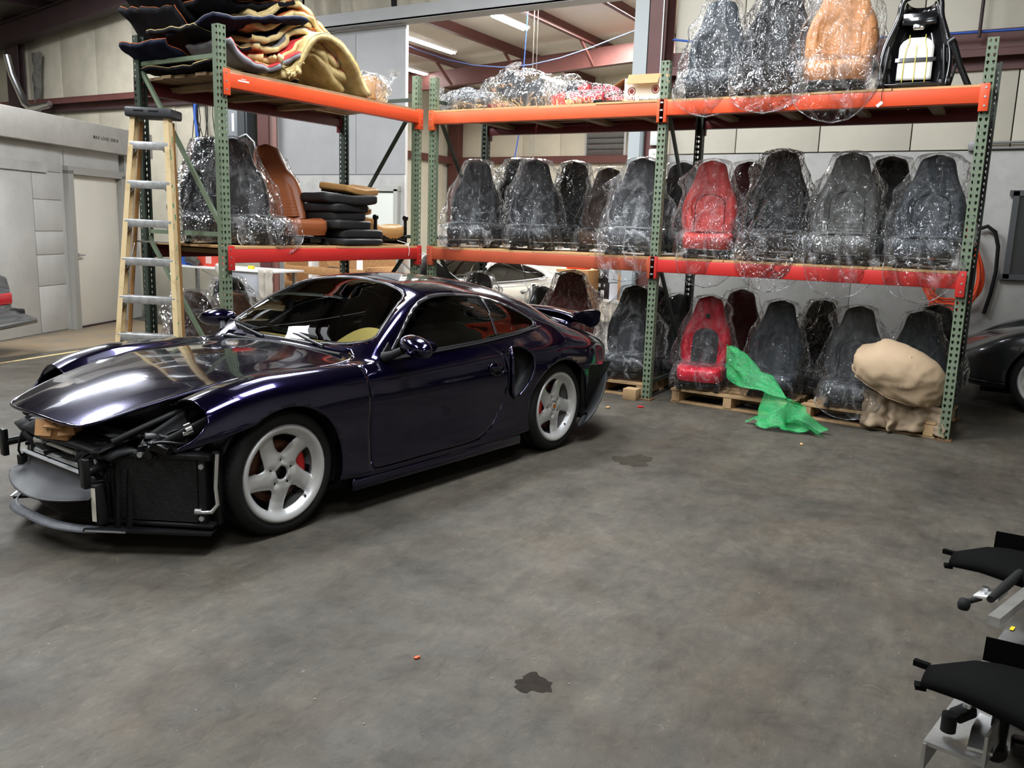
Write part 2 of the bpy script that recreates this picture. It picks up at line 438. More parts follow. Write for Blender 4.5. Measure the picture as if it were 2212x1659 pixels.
# back wall: cream insulated panels above, painted boards below; each panel is a piece of its own
def wall_panels(parent, name, x0, x1, z0, z1, step, m, y=YW, t=.06, gap=.012, jitter=.006, xs=None):
    xs = xs or [x0+i*step for i in range(int(round((x1-x0)/step))+1)]
    rnd = random.Random(int(x0*10))
    for a, b in zip(xs[:-1], xs[1:]):
        d = rnd.uniform(0, jitter)
        MB().box(((a+b)/2, y+t/2-d, (z0+z1)/2), (b-a-gap, t, z1-z0), bev=.004).build(name, m, parent)
SEAM = mat('seam_tape', srgb(180, 172, 156), .6)
wb = struct(MB().box((-16.5, YW+.16, 3.6), (10.4, .12, 7.2)).box((1.0, YW+.16, 3.9), (10.3, .12, 7.8)).build('wall_back', CREAM))
wall_panels(wb, 'panel', -19.5, -11.52, 0, 7.0, 1.14, CREAMD)
wall_panels(wb, 'panel', 0, 0, 2.57, 7.9, 1, CREAM, xs=[-4.15, -3.265, -2.255, -1.246, -.25, .75, 1.75, 2.75, 3.75, 4.75, 5.75])
wall_panels(wb, 'wainscot_board', 0, 0, 0, 2.555, 1, GREYDIRT, xs=[-4.15, -2.95, -1.73, -.51, .71, 1.93, 3.15, 4.37, 5.8], gap=.004, jitter=.002, y=YW-.02)
gs = struct(MB().box((.85, YW-.09, 3.61), (10.2, .2, .03)).box((.85, YW-.02, 3.72), (10.2, .04, .2)).box((.85, YW-.02, 3.5), (10.2, .04, .2)).box((.85, YW-.17, 3.57), (10.2, .03, .10)).build('trim_1', REDBROWN))
struct(MB().box((-15.4, YW-.02, 3.73), (7.9, .04, .2)).box((-15.4, YW-.1, 3.82), (7.9, .2, .025)).box((-15.4, YW-.19, 3.77), (7.9, .02, .1)).build('trim_2', REDBROWN))
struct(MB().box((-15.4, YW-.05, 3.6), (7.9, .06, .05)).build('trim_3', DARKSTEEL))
# the grey partition with the opening to the next bay
wg = struct(MB().box((-9.83, YW+.02, 2.27), (2.74, .06, 4.54)).build('wall_partition', GREYPAINT))
MB().box((-9.8, YW-.02, 1.15), (2.7, .03, 2.3), bev=.004).build('lower_board', GREYDIRT, wg)
MB().box((-10.3, YW-.015, 3.4), (1.7, .02, 2.15), bev=.004).build('upper_board', GREYPAINT, wg)
MB().box((-8.95, YW-.015, 3.4), (.98, .02, 2.15), bev=.004).build('upper_board', GREYPAINT, wg)
struct(MB().box((-7.85, YW-.06, 4.66), (6.6, .3, .2)).box((-7.85, YW-.14, 4.57), (6.6, .14, .03)).build('trim_4', GREYPAINT))
struct(MB().box((-4.555, YW, 2.3), (.19, .34, 4.6)).build('trim_5', mat('pale_grey_jamb', srgb(168, 174, 176), .5)))
ic = struct(MB().box((-4.30, YW-.08, 3.7), (.03, .34, 7.4)).box((-4.30, YW-.24, 3.7), (.22, .03, 7.4)).box((-4.30, YW+.06, 3.7), (.22, .03, 7.4)).build('column_1', REDBROWN))
struct(MB().box((-11.33, YW-.06, 2.9), (.03, .3, 5.8)).box((-11.33, YW-.2, 2.9), (.26, .03, 5.8)).build('column_2', REDBROWN))
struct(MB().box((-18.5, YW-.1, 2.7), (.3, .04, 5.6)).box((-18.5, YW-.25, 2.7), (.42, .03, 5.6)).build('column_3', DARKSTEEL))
d2 = struct(MB().box((-8.98, YW-.05, 1.02), (.70, .05, 2.03), bev=.004).build('door_2', mat('pale_grey_green_door', srgb(206, 208, 200), .45)))
MB().box((-9.40, YW-.06, 1.04), (.08, .1, 2.1)).box((-8.57, YW-.06, 1.04), (.08, .1, 2.1)).box((-8.98, YW-.06, 2.1), (.92, .1, .08)).build('door_frame', mat('grey_door_frame', srgb(170, 170, 164), .5), d2)
# sagging insulation blankets above the opening
def blanket(x0, x1, seed):
    rnd = random.Random(seed); w = x1-x0
    def fn(u, v):
        sag = math.sin(u*PI)
        x = x0+u*w; z = 4.72+v*1.6
        y = YW-.05-.16*sag*(1-abs(v-.35))+.06*nz(x*3, v*5, seed)+.03*math.sin(u*19+seed+v*4)*(1-v*.3)
        z += -.06*sag*(1-v)+.05*nz(x*2.5, v*3, seed+5)
        return (x, y, z)
    MB().grid(fn, 28, 16).build('insulation_blanket', CREAMD, hb)
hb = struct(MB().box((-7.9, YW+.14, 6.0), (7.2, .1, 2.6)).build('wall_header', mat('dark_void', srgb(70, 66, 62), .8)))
for i, (a, b) in enumerate([(-11.3, -10.55), (-10.5, -9.75), (-9.72, -8.7), (-8.6, -7.5), (-7.45, -6.6), (-6.6, -5.6), (-5.6, -4.5)]): blanket(a, b, i+1)
# roof of the front bay with rafters and purlins
rf = MB(); 
rf.add([(-20, -7, zroof(-20)), (6, -7, zroof(6)), (6, YW+.2, zroof(6)), (-20, YW+.2, zroof(-20)),
        (-20, -7, zroof(-20)+.1), (6, -7, zroof(6)+.1), (6, YW+.2, zroof(6)+.1), (-20, YW+.2, zroof(-20)+.1)],
       [(0, 3, 2, 1), (4, 5, 6, 7), (0, 1, 5, 4), (2, 3, 7, 6), (1, 2, 6, 5), (3, 0, 4, 7)], 0, False)
ce = struct(rf.build('ceiling', mat('shaded_roof_facing', srgb(112, 105, 98), .7, var=.12, scale=.8)))  # shade of the unlit roof is put into this dark colour
for i, y in enumerate((YW-.35, 3.6, -3.6)):
    b = MB(); p0 = Vector((-19.8, y, zroof(-19.8)-.42)); p1 = Vector((5.8, y, zroof(5.8)-.42))
    b.bar(p0, p1, .02, .42); b.bar(p0-Vector((0, 0, .21)), p1-Vector((0, 0, .21)), .2, .02); b.bar(p0+Vector((0, 0, .21)), p1+Vector((0, 0, .21)), .2, .02)
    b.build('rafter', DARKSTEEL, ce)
for i in range(13):
    x = -19.2+i*2.0
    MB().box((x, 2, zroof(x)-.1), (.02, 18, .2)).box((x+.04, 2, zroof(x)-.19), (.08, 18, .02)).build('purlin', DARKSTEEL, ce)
# wall behind the camera, side wall, and far left wall
struct(MB().box((-7, -7.05, 3.8), (26.4, .1, 7.6)).build('wall_front', CREAM))
struct(MB().box((6.05, 2, 4.2), (.1, 18.2, 8.4)).build('wall_right', CREAM))
struct(MB().box((-20.05, 2, 3), (.1, 18.2, 6)).build('wall_left', CREAMD))
# translucent roof skylights (they glow) above the lamps
SKYL = emit('translucent_skylight', (.93, .97, 1.0), 2.0)
for x, y in ((-9.6, 3.4), (-6.6, -.8), (-5.2, 6.6), (-1.6, 2.6), (1.6, -1.5), (-2.2, 5.0), (-14, 7)):
    MB().bar((x-.6, y, zroof(x-.6)-.015), (x+.6, y, zroof(x+.6)-.015), 3.2, .02).build('skylight_sheet', SKYL, ce)

# ---- the bay behind the opening
FX0, FX1, FY = -15.1, -3.0, 22.0
def zr2(x): return 5.44+.055*(x+13.8)
wf = struct(MB().box((-9, FY+.1, 3.5), (13.5, .1, 7)).build('wall_far', CREAM))
wall_panels(wf, 'panel', FX0, -3.0, 0, 6.4, 1.21, CREAM, y=FY-.04)
wl = struct(MB().box((FX0-.1, 16.6, 3.2), (.1, 11, 6.4)).build('wall_far_left', CREAM))
for i in range(5):
    MB().box((FX0+.02, 12.4+2*i, 3.0), (.05, 1.97, 6.0), bev=.005).build('panel', CREAM, wl)
struct(MB().box((-3.0, 16.6, 3.2), (.1, 11, 6.4)).build('wall_far_right', CREAM))
struct(MB().box((-9, FY-.14, 3.45), (12.0, .16, .2)).box((FX0+.12, 16.6, 3.45), (.16, 10.8, .2)).box((FX0+.2, FY-.2, 3.0), (.3, .3, 6)).box((-8.95, FY-.2, 3.4), (.35, .3, 2.0)).build('trim_6', REDBROWN))
rf = MB()
rf.add([(FX0, YW+.1, zr2(FX0)), (-3, YW+.1, zr2(-3)), (-3, FY+.1, zr2(-3)), (FX0, FY+.1, zr2(FX0)),
        (FX0, YW+.1, zr2(FX0)+.1), (-3, YW+.1, zr2(-3)+.1), (-3, FY+.1, zr2(-3)+.1), (FX0, FY+.1, zr2(FX0)+.1)],
       [(0, 3, 2, 1), (4, 5, 6, 7), (0, 1, 5, 4), (2, 3, 7, 6), (1, 2, 6, 5), (3, 0, 4, 7)], 0, False)
c2 = struct(rf.build('ceiling_far', WHITEROOF))
for x in (-14.0, -12.35, -10.5, -8.6, -7.05, -5.3):
    MB().box((x, 16.5, zr2(x)-.11), (.02, 11, .22)).box((x+.045, 16.5, zr2(x)-.21), (.09, 11, .02)).build('purlin', REDBROWN, c2)
    MB().bar((x, 17.2, zr2(x)-.2), (x, 17.85, zr2(x)-.62), .05, .05).build('knee_brace', REDBROWN, c2)
b = MB(); p0 = Vector((FX0, 18, zr2(FX0)-.42)); p1 = Vector((-3, 18, zr2(-3)-.42))
b.bar(p0, p1, .02, .4); b.bar(p0-Vector((0, 0, .2)), p1-Vector((0, 0, .2)), .18, .02)
b.build('rafter', REDBROWN, c2)
TUBE = emit('lit_fluorescent_tube', (1, .98, .95), 50)
for i, (x, y, ln) in enumerate([(-8.98, 14.9, 1.25), (-11.3, 15.3, 2.2), (-13.15, 17.2, 1.4), (-10.9, 20.3, 1.2)]):
    z = zr2(x)-.28
    t = thing('fluorescent_light', ['bare twin tube batten under the roof beyond the opening', 'blinding light fitting beside the opening edge under the far roof',
              'glowing light fitting below the first purlin beyond the opening', 'small bright light fitting below the far rafter'][i], 'light', (x, y, z))
    MB().box((0, 0, .03), (.16, ln, .05)).build('housing', WHITEP, t)
    MB().cyl((-.04, -ln/2+.03, -.015), (-.04, ln/2-.03, -.015), .016, 8).cyl((.04, -ln/2+.03, -.015), (.04, ln/2-.03, -.015), .016, 8).build('tube', TUBE, t)
# louvre in the far wall
lv = thing('wall_louvre', 'grey metal louvre vent high on the far wall', 'vent', (-10.05, FY-.1, 3.45))
MB().box((-.58, -.02, .42), (.06, .1, .95)).box((.58, -.02, .42), (.06, .1, .95)).box((0, -.02, .92), (1.2, .1, .06)).box((0, -.02, -.06), (1.2, .12, .08)).build('frame', STEEL, lv)
s0 = None
for i in range(6):
    if s0 is None:
        s0 = MB().box((0, 0, 0), (1.12, .14, .015), rot=(R(-55), 0, 0)).build('slat', STEEL, lv); s0.location = (0, 0, .03)
    else:
        q = s0.copy(); COL.objects.link(q); q.location = (0, 0, .03+i*.15)
MB().box((0, .05, .42), (1.12, .01, .9)).build('backing', DARKSTEEL, lv)

# ---- the office box on the left
oa = Vector((-10.783, 6.369, 0)); od = Vector((-.4016, .9158, 0)); on = Vector((-.9158, -.4016, 0))
oM = Matrix(((od.x, on.x, 0, oa.x), (od.y, on.y, 0, oa.y), (0, 0, 1, 0), (0, 0, 0, 1)))   # local x along the wall, y into the wall; .flip() turns room-side y into it
OFFG = mat('office_wall_paint', srgb(178, 176, 172), .6, var=.16, scale=1.8, thr=(.32, .6), bump=.05, bscale=25)
ofc = struct(MB().box((-.05, -.1, 1.22), (1.54, .2, 2.44)).box((1.35, -.1, 2.3), (1.3, .2, .36)).box((2.30, -.1, 1.22), (.3, .2, 2.44)).flip().build('wall_office', OFFG)); ofc.matrix_world = oM
struct(MB().box((0, 0, 0), (.14, 2.6, 2.44)).flip().build('wall_office_end', OFFG)).matrix_world = oM @ Matrix.Translation((2.42, 1.4, 1.22))
# boards and blocks on the office face
for i, (x0, x1, z0, z1) in enumerate([(-.80, .03, .02, 2.06), (.04, .60, .02, .62), (.04, .60, .625, 1.02), (.04, .60, 1.025, 1.32), (.04, .60, 1.325, 1.72), (.04, .60, 1.725, 2.06), (-.80, .62, 2.08, 2.40)]):
    MB().box(((x0+x1)/2, .004, (z0+z1)/2), (x1-x0-.004, .02, z1-z0-.003), bev=.001).flip().build('wall_board', OFFG, ofc)
MB().box((-.24, .03, 2.12), (1.1, .02, .12)).flip().build('wall_batten', GREYDIRT, ofc)
bm_ = struct(MB().box((.94, .05, 2.60), (3.52, .2, .36), bev=.006).flip().build('trim_7', mat('scuffed_beam_paint', srgb(176, 172, 166), .6, var=.16, scale=4))); bm_.matrix_world = oM
struct(MB().box((.94, -1.3, 2.5), (3.52, 2.6, .1)).flip().build('ceiling_office', GREYDIRT)).matrix_world = oM
d1 = struct(MB().box((1.36, -.03, 1.045), (1.14, .05, 2.06), bev=.004).flip().build('door_1', DOORW)); d1.matrix_world = oM
FRM = mat('grey_metal_door_frame', srgb(150, 148, 142), .45)
MB().box((.735, .01, 1.06), (.11, .14, 2.12)).box((1.985, .01, 1.06), (.11, .14, 2.12)).box((1.36, .01, 2.125), (1.36, .14, .10)).flip().build('door_frame', FRM, d1)
MB().cyl((.86, 0, 1.0), (.86, .06, 1.0), .025).bar((.85, .055, 1.0), (.98, .055, 1.0), .02, .02, bev=.004).flip().build('door_handle', STEEL, d1)
MB().box((1.36, .0, .012), (1.14, .06, .02)).flip().build('threshold', DARKSTEEL, d1)
# stencilled words on the beam
text('stencil_lettering', 'MAX LOAD 200LB', .062, mat('black_stencil_paint', (.02, .02, .02), .7), bm_, Matrix.Translation((1.17, -.1525, 2.575)) @ Euler((R(90), 0, 0)).to_matrix().to_4x4(), sp=1.25)
# things on and around the walls
cl = mat('dusty_tarp', srgb(170, 160, 148), .8, var=.2, scale=4)
tb = MB().grid(lambda u, v: ((u-.5)*.8, (v-.5)*.8, .30*math.sin(PI*u)**.7*math.sin(PI*v)**.7+.04*nz(u*5, v*5, 2)), 20, 14).build('dust_sheet', cl)
tag(tb, 'dusty draped sheet lying on top of the office roof', 'sheet'); tb.matrix_world = oM @ Matrix.Translation((-.36, .7, 2.60))
w = MB().tube([(.9, -.3, 2.62), (1.2, -.25, 2.75), (1.6, -.2, 2.76), (1.9, -.1, 2.66), (1.8, -.1, 2.60), (1.5, -.15, 2.68)], .006, 6).flip().build('loose_wire', BLACKR)
tag(w, 'thin loose wire curled on the office beam', 'wire'); w.matrix_world = oM
pp = MB().tube([(-18.25, YW-.5, 4.68), (-18.2, YW-.45, 4.3), (-18.05, YW-.4, 3.95), (-17.9, YW-.4, 3.72), (-17.7, YW-.4, 3.62), (-17.4, YW-.35, 3.66), (-17.2, YW-.3, 3.70)], .07, 12).build('silver_duct_hose', ALU)
tag(pp, 'bent silver duct hose hanging by the dark corner column', 'hose')
tr_ = MB().grid(lambda u, v: (-17.95+.3*u*(1-.5*v)+.08*nz(u*4, v*6, 1), YW-.12-.1*math.sin(u*PI), 4.75-1.15*v+.05*nz(u*5, v*3, 4)), 10, 20).build('torn_insulation', mat('grey_torn_insulation', srgb(96, 92, 86), .9, var=.4, scale=9), wb)
# ------------------------------------------------------------------ sports coupes
PAINT = mat('midnight_violet_paint', (.0055, .0033, .032), .15, .9, coat=1.0)
SILVERP = mat('silver_paint', (.72, .73, .74), .30, .85, coat=1.0)
GREYP = mat('charcoal_paint', (.035, .037, .04), .30, .5, coat=1.0)
TYRE = mat('tyre_rubber', (.010, .010, .010), .7, spec=.25, bump=.15, bscale=90)
RIMS = mat('silver_wheel_paint', (.66, .66, .665), .34, .5, var=.06, scale=12)
DISC = mat('rusty_brake_disc', srgb(104, 62, 44), .5, .5, var=.3, scale=16)
CALI = mat('red_caliper_paint', srgb(190, 24, 28), .35)
TANL = mat('tan_interior_leather', srgb(200, 176, 112), .55)
GLASSW = tinted_glass('windshield_glass', (.70, .73, .64), 1.0)
GLASSS = tinted_glass('dark_tinted_glass', (.16, .17, .17), 1.0)
TRIMR = mat('satin_black_trim', (.02, .02, .022), .28)
CHROME = mat('chrome', (.82, .83, .85), .12, 1.0)
GOLD = mat('gold_enamel', srgb(206, 150, 60), .35, .5)
INSIDE = mat('dark_cabin_trim', (.008, .008, .009), .8, spec=.2)

XS = np.array([-1.06, -.92, -.62, -.3, 0, .4, .8, 1.1, 1.3, 1.48, 1.62, 1.72, 1.86, 2.1, 2.35, 2.6, 2.75, 2.92, 3.06, 3.16])
ST = np.array([
 # P0          P1          P2          P3          P4          P5          P6          P7          P8          P9
 [(.52,.30),(.56,.36),(.59,.44),(.61,.50),(.59,.58),(.54,.63),(.48,.655),(.40,.67),(.26,.685),(0,.69)],
 [(.56,.26),(.63,.32),(.68,.43),(.705,.53),(.69,.64),(.62,.705),(.56,.73),(.45,.745),(.29,.765),(0,.775)],
 [(.72,.20),(.80,.27),(.84,.42),(.855,.56),(.835,.69),(.725,.775),(.61,.81),(.485,.84),(.31,.868),(0,.885)],
 [(.76,.18),(.875,.24),(.905,.41),(.92,.57),(.90,.715),(.775,.83),(.635,.882),(.505,.938),(.32,.985),(0,1.01)],
 [(.77,.16),(.88,.22),(.905,.41),(.92,.58),(.90,.735),(.785,.87),(.665,.955),(.53,1.035),(.33,1.09),(0,1.115)],
 [(.76,.15),(.872,.205),(.868,.41),(.885,.59),(.868,.735),(.775,.85),(.69,.985),(.555,1.108),(.34,1.178),(0,1.20)],
 [(.76,.15),(.868,.20),(.858,.41),(.868,.60),(.848,.735),(.77,.825),(.695,.985),(.575,1.138),(.35,1.212),(0,1.234)],
 [(.76,.15),(.868,.20),(.858,.41),(.866,.60),(.846,.73),(.768,.812),(.70,.968),(.59,1.130),(.36,1.196),(0,1.22)],
 [(.76,.15),(.868,.20),(.858,.41),(.866,.60),(.846,.73),(.768,.805),(.708,.945),(.605,1.075),(.37,1.112),(0,1.132)],
 [(.76,.15),(.868,.20),(.858,.41),(.866,.60),(.846,.728),(.768,.80),(.722,.895),(.645,.972),(.39,1.0),(0,1.018)],
 [(.76,.15),(.868,.20),(.858,.41),(.868,.60),(.846,.728),(.768,.798),(.738,.832),(.690,.872),(.41,.902),(0,.92)],
 [(.76,.15),(.868,.20),(.858,.41),(.868,.60),(.848,.728),(.768,.798),(.742,.80),(.695,.806),(.42,.828),(0,.842)],
 [(.76,.16),(.868,.21),(.862,.41),(.872,.60),(.852,.730),(.765,.802),(.70,.798),(.610,.783),(.36,.808),(0,.822)],
 [(.76,.18),(.868,.24),(.870,.42),(.880,.60),(.858,.735),(.752,.812),(.675,.806),(.580,.775),(.34,.795),(0,.808)],
 [(.76,.20),(.868,.26),(.876,.43),(.884,.60),(.858,.732),(.742,.812),(.655,.805),(.555,.760),(.325,.772),(0,.784)],
 [(.74,.20),(.848,.26),(.862,.43),(.868,.59),(.838,.712),(.722,.778),(.630,.768),(.525,.718),(.31,.732),(0,.745)],
 [(.71,.20),(.815,.26),(.832,.43),(.838,.57),(.805,.672),(.692,.732),(.605,.722),(.498,.682),(.295,.700),(0,.712)],
 [(.64,.20),(.735,.26),(.75,.42),(.755,.52),(.725,.598),(.635,.650),(.555,.648),(.460,.634),(.27,.652),(0,.665)],
 [(.54,.22),(.61,.27),(.63,.40),(.635,.47),(.61,.528),(.545,.575),(.485,.582),(.41,.585),(.245,.602),(0,.614)],
 [(.44,.24),(.50,.28),(.52,.38),(.525,.44),(.505,.485),(.46,.525),(.41,.538),(.355,.545),(.22,.560),(0,.572)],
])
def half_shell(nx, sub):
    xq = np.unique(np.concatenate([np.linspace(-1.06, 3.16, nx)]))
    P = pchip(XS, ST, xq)                      # (nx,10,2)
    P = np.concatenate([P, P[:, 8:9]*np.array([-1, 1])], axis=1)
    sq = np.linspace(0, 9, 9*sub+1)
    Q = pchip(np.arange(11.), np.swapaxes(P, 0, 1), sq)   # (ns,nx,2)
    V = []; 
    for i, x in enumerate(xq):
        for j, s in enumerate(sq): V.append((x, max(Q[j, i, 0], 0.0), Q[j, i, 1], s))
    n = len(sq); F = [(i*n+j, i*n+j+1, (i+1)*n+j+1, (i+1)*n+j) for i in range(len(xq)-1) for j in range(n-1)]
    return np.array(V), F

def sym(poly):
    """close a half outline (y>=0, from centre to centre) over the axis"""
    p = [tuple(q) for q in poly]; return p+[(x, -y) for x, y in reversed(p) if abs(y) > 1e-6]
HOOD_P = sym([(1.735, 0), (1.725, .30), (1.70, .48), (1.685, .585), (1.72, .622), (1.86, .606), (2.1, .578), (2.35, .553), (2.6, .523), (2.8, .485), (2.95, .440), (3.06, .395), (3.115, .34), (3.14, .22), (3.15, 0)])
WIND_P = sym([(1.700, 0), (1.690, .25), (1.655, .50), (1.61, .625), (1.565, .660), (1.52, .648), (1.38, .60), (1.25, .556), (1.20, .530), (1.165, .47), (1.135, .30), (1.12, 0)])
REAR_P = sym([(.20, 0), (.19, .3), (.15, .46), (.08, .50), (-.2, .475), (-.45, .44), (-.52, .36), (-.55, 0)])
SIDE_P = smooth_poly([(1.56, .806), (1.30, .812), (1.0, .820), (.70, .833), (.40, .855), (.20, .878), (.115, .908), (.13, .945), (.24, 1.010), (.40, 1.070), (.55, 1.108), (.75, 1.134), (.95, 1.142), (1.12, 1.122), (1.25, 1.068), (1.40, .955)], 5)
DOOR_P = smooth_poly([(1.792, .80), (1.796, .55), (1.792, .29), (1.775, .238), (1.70, .226), (1.3, .226), (.95, .228), (.80, .262), (.68, .35), (.605, .48), (.585, .62), (.62, .76), (.68, .842), (.70, 1.2), (1.2, 1.25), (1.5, .98), (1.65, .845)], 5)
INTK_P = smooth_poly([(.520, .775), (.545, .70), (.552, .60), (.545, .50), (.505, .455), (.455, .462), (.385, .520), (.335, .60), (.318, .67), (.335, .735), (.39, .775), (.46, .788)], 4)
def arch(V, cx, r, cz=.315): return np.maximum(np.hypot(V[:, 0]-cx, V[:, 2]-cz)-r, .5-V[:, 1])

def side_obj(name, V, F, side, m, parent, solid=.0):
    mb = MB(); W = [(x, y*side, z) for x, y, z in V[:, :3]]
    mb.add(W, F if side > 0 else [tuple(reversed(f)) for f in F], 0, True)
    return mb.build(name, m, parent, solid=solid, recalc=False, weld=0.0004, off=-1)
def full_obj(name, V, F, m, parent, solid=.0, weld=.0006):
    mb = MB()
    for sd in (1, -1):
        mb.add([(x, y*sd, z) for x, y, z in V[:, :3]], F if sd > 0 else [tuple(reversed(f)) for f in F], 0, True)
    return mb.build(name, m, parent, solid=solid, recalc=False, weld=weld, off=-1)

RIM_OPEN = np.array([(-.040, .190), (-.034, .160), (-.021, .122), (-.008, .106), (.010, .103), (.036, .116), (.066, .135), (.092, .155), (.101, .166), (.092, .176), (.066, .188), (.030, .199), (-.004, .2015), (-.030, .199)])
def make_wheel(car, x, side, yface, rear, hi=True):
    """twisted five spoke rim (the part) with tyre, disc, caliper, bolts as its sub-parts"""
    M = Matrix(((-side, 0, 0, x), (0, 0, side, side*yface), (0, 1, 0, .315), (0, 0, 0, 1)))
    rot = {False: 0.0, True: R(20)}[rear]
    nr, na = (26, 180) if hi else (14, 90)
    rs = np.concatenate([np.linspace(.036, .20, nr-5), [.208, .218, .228, .238, .2435]])
    V = np.array([(r*math.cos(2*PI*j/na), r*math.sin(2*PI*j/na)) for r in rs for j in range(na)])
    F = [(i*na+j, i*na+(j+1) % na, (i+1)*na+(j+1) % na, (i+1)*na+j) for i in range(len(rs)-1) for j in range(na)]
    S = np.full(len(V), 1e9)
    cen_ = RIM_OPEN.mean(0); op = smooth_poly(cen_+(RIM_OPEN-cen_)*np.array([1.13, 1.10]), 4)
    for k in range(5):
        a = rot-k*2*PI/5; c, s_ = math.cos(a), math.sin(a)
        S = np.minimum(S, sdf(V, op@np.array([[c, s_], [-s_, c]])))
    bolts = []
    for k in range(5):
        a = rot+R(88)-k*2*PI/5+R(2); bolts.append((.064*math.cos(a), .064*math.sin(a)))
    for b in bolts: S = np.minimum(S, np.hypot(V[:, 0]-b[0], V[:, 1]-b[1])-.0125)
    r = np.hypot(V[:, 0], V[:, 1])
    h = np.interp(r, [.036, .075, .10, .15, .195, .21, .225, .238, .2435], [-.030, -.030, -.034, -.040, -.036, -.026, -.010, .002, -.004])
    h = h-.014*np.exp(-np.maximum(S, 0)/.009)*(r < .215)
    W = np.column_stack([V, h]); W, F = clip(W, F, -(S-.0))
    mb = MB().add(W, F, 0, True, M)
    rim = mb.build('wheel', RIMS, car, recalc=False, solid=.012, off=-1)
    # barrel and lip behind the spokes
    bw = .27 if rear else .21
    MB().lathe([(.2435, -.004), (.2375, -.03), (.224, -.06), (.218, -bw+.02), (.238, -bw)], 48, M=M).build('rim_barrel', RIMS, rim, recalc=False)
    MB().lathe([(.2435, .001), (.2475, -.004), (.2475, -.018), (.24, -.02)], 64, M=M).build('rim_lip', RIMS, rim)
    ro = .318 if not rear else .317
    prof = [(.241, -.012), (.252, .004), (.268, .010), (.285, .008), (.300, .000), (.311, -.012), (ro-.001, -.024), (ro, -.036)]
    w = bw
    prof2 = prof+[(ro, -.07), (ro-.006, -.071), (ro-.006, -.077), (ro, -.078), (ro, -w/2+.003), (ro-.006, -w/2+.002), (ro-.006, -w/2-.004), (ro, -w/2-.005)]+[(r_, -w-h_) for r_, h_ in reversed(prof)]
    MB().lathe(prof2, 72, M=M, closed=True).build('tyre', TYRE, rim)
    if hi:
        tr = MB()
        for k in range(60):
            a = 2*PI*k/60
            for h0, h1 in ((-.014, -.062),):
                c, s_ = math.cos(a), math.sin(a)
                tr.bar((.3135*c, .3135*s_, -.016), ((ro+.0005)*c, (ro+.0005)*s_, -.062), .003, .006, up=(c, s_, 0))
        g = MB(); g.add([tuple(M @ Vector(q)) for q in tr.v], tr.f, 0, False); stuff(g.build('tread_grooves', BLACKR, rim))
    MB().lathe([(.035, -.085), (.10, -.085), (.102, -.075), (.160, -.075), (.160, -.103), (.03, -.103)], 48, M=M).build('brake_disc', DISC, rim)
    MB().lathe([(.0, -.055), (.04, -.055), (.095, -.072), (.10, -.10)], 32, M=M).build('hub', BLACKM, rim)
    if hi:
        dr = MB()
        for k in range(44):
            a = k*2*PI/44
            for q, rr in enumerate((.115, .128, .141, .152)):
                aa = a+q*.05; dr.cyl((rr*math.cos(aa), rr*math.sin(aa), -.0748), (rr*math.cos(aa), rr*math.sin(aa), -.0742), .0028, 5)
        g = MB(); g.add([tuple(M @ Vector(q)) for q in dr.v], dr.f, 0, False); stuff(g.build('drilled_holes', BLACKM, rim))
    # caliper: curved block over the disc
    a0, a1 = (R(-22), R(48)) if not rear else (R(150), R(206))
    cal = MB()
    def cf(u, v):
        a = a0+(a1-a0)*u; t = v*2*PI
        rr = .138+.034*math.cos(t); hh = -.062+.020*math.sin(t)
        e = min(1, 6*min(u, 1-u)+.35); rr = .138+(rr-.138)*e
        return (rr*math.cos(a), rr*math.sin(a), hh)
    cal.grid(cf, 16, 14, wrapv=True)
    for u in (0, 1):
        pts = [cf(u, j/14) for j in range(14)]; cal.add(pts, [tuple(range(14))], 0, True)
    g = MB(); g.add([tuple(M @ Vector(q)) for q in cal.v], cal.f, 0, True); co = g.build('brake_caliper', CALI, rim)
    co['label'] = 'red brake caliper'
    for b in bolts:
        MB().cyl((b[0], b[1], -.062), (b[0], b[1], -.042), .0085, 6).lathe([(.0125, -.03), (.0125, -.06)], 12, M=Matrix.Translation((b[0], b[1], 0))).build('lug_bolt', CHROME, rim).matrix_local = M
    if rear:
        MB().lathe([(0, -.020), (.03, -.022), (.036, -.030)], 28).build('centre_cap', RIMS, rim).matrix_local = M
        MB().prism([(-.014, .016), (.014, .016), (.015, 0), (.010, -.012), (0, -.019), (-.010, -.012), (-.015, 0)], .003).build('crest_badge', GOLD, rim).matrix_local = M @ Matrix.Translation((0, 0, -.021))
        sh = MB()
        for sx, sy in ((-.0075, .008), (.0075, -.006)): sh.box((sx, sy, -.0172), (.010, .010, .001))
        sh.build('badge_stripe', CALI, rim).matrix_local = M
    else:
        MB().lathe([(.036, -.030), (.036, -.06), (.030, -.062), (.0, -.064)], 28).build('hub_bore', BLACKM, rim).matrix_local = M
        MB().lathe([(.034, -.030), (.040, -.026), (.044, -.029)], 28).build('bore_ring', RIMS, rim).matrix_local = M
    MB().cyl((.21*math.cos(R(-48)), .21*math.sin(R(-48)), -.03), (.20*math.cos(R(-48)), .20*math.sin(R(-48)), -.008), .005, 6).build('valve_stem', BLACKR, rim).matrix_local = M
    return rim

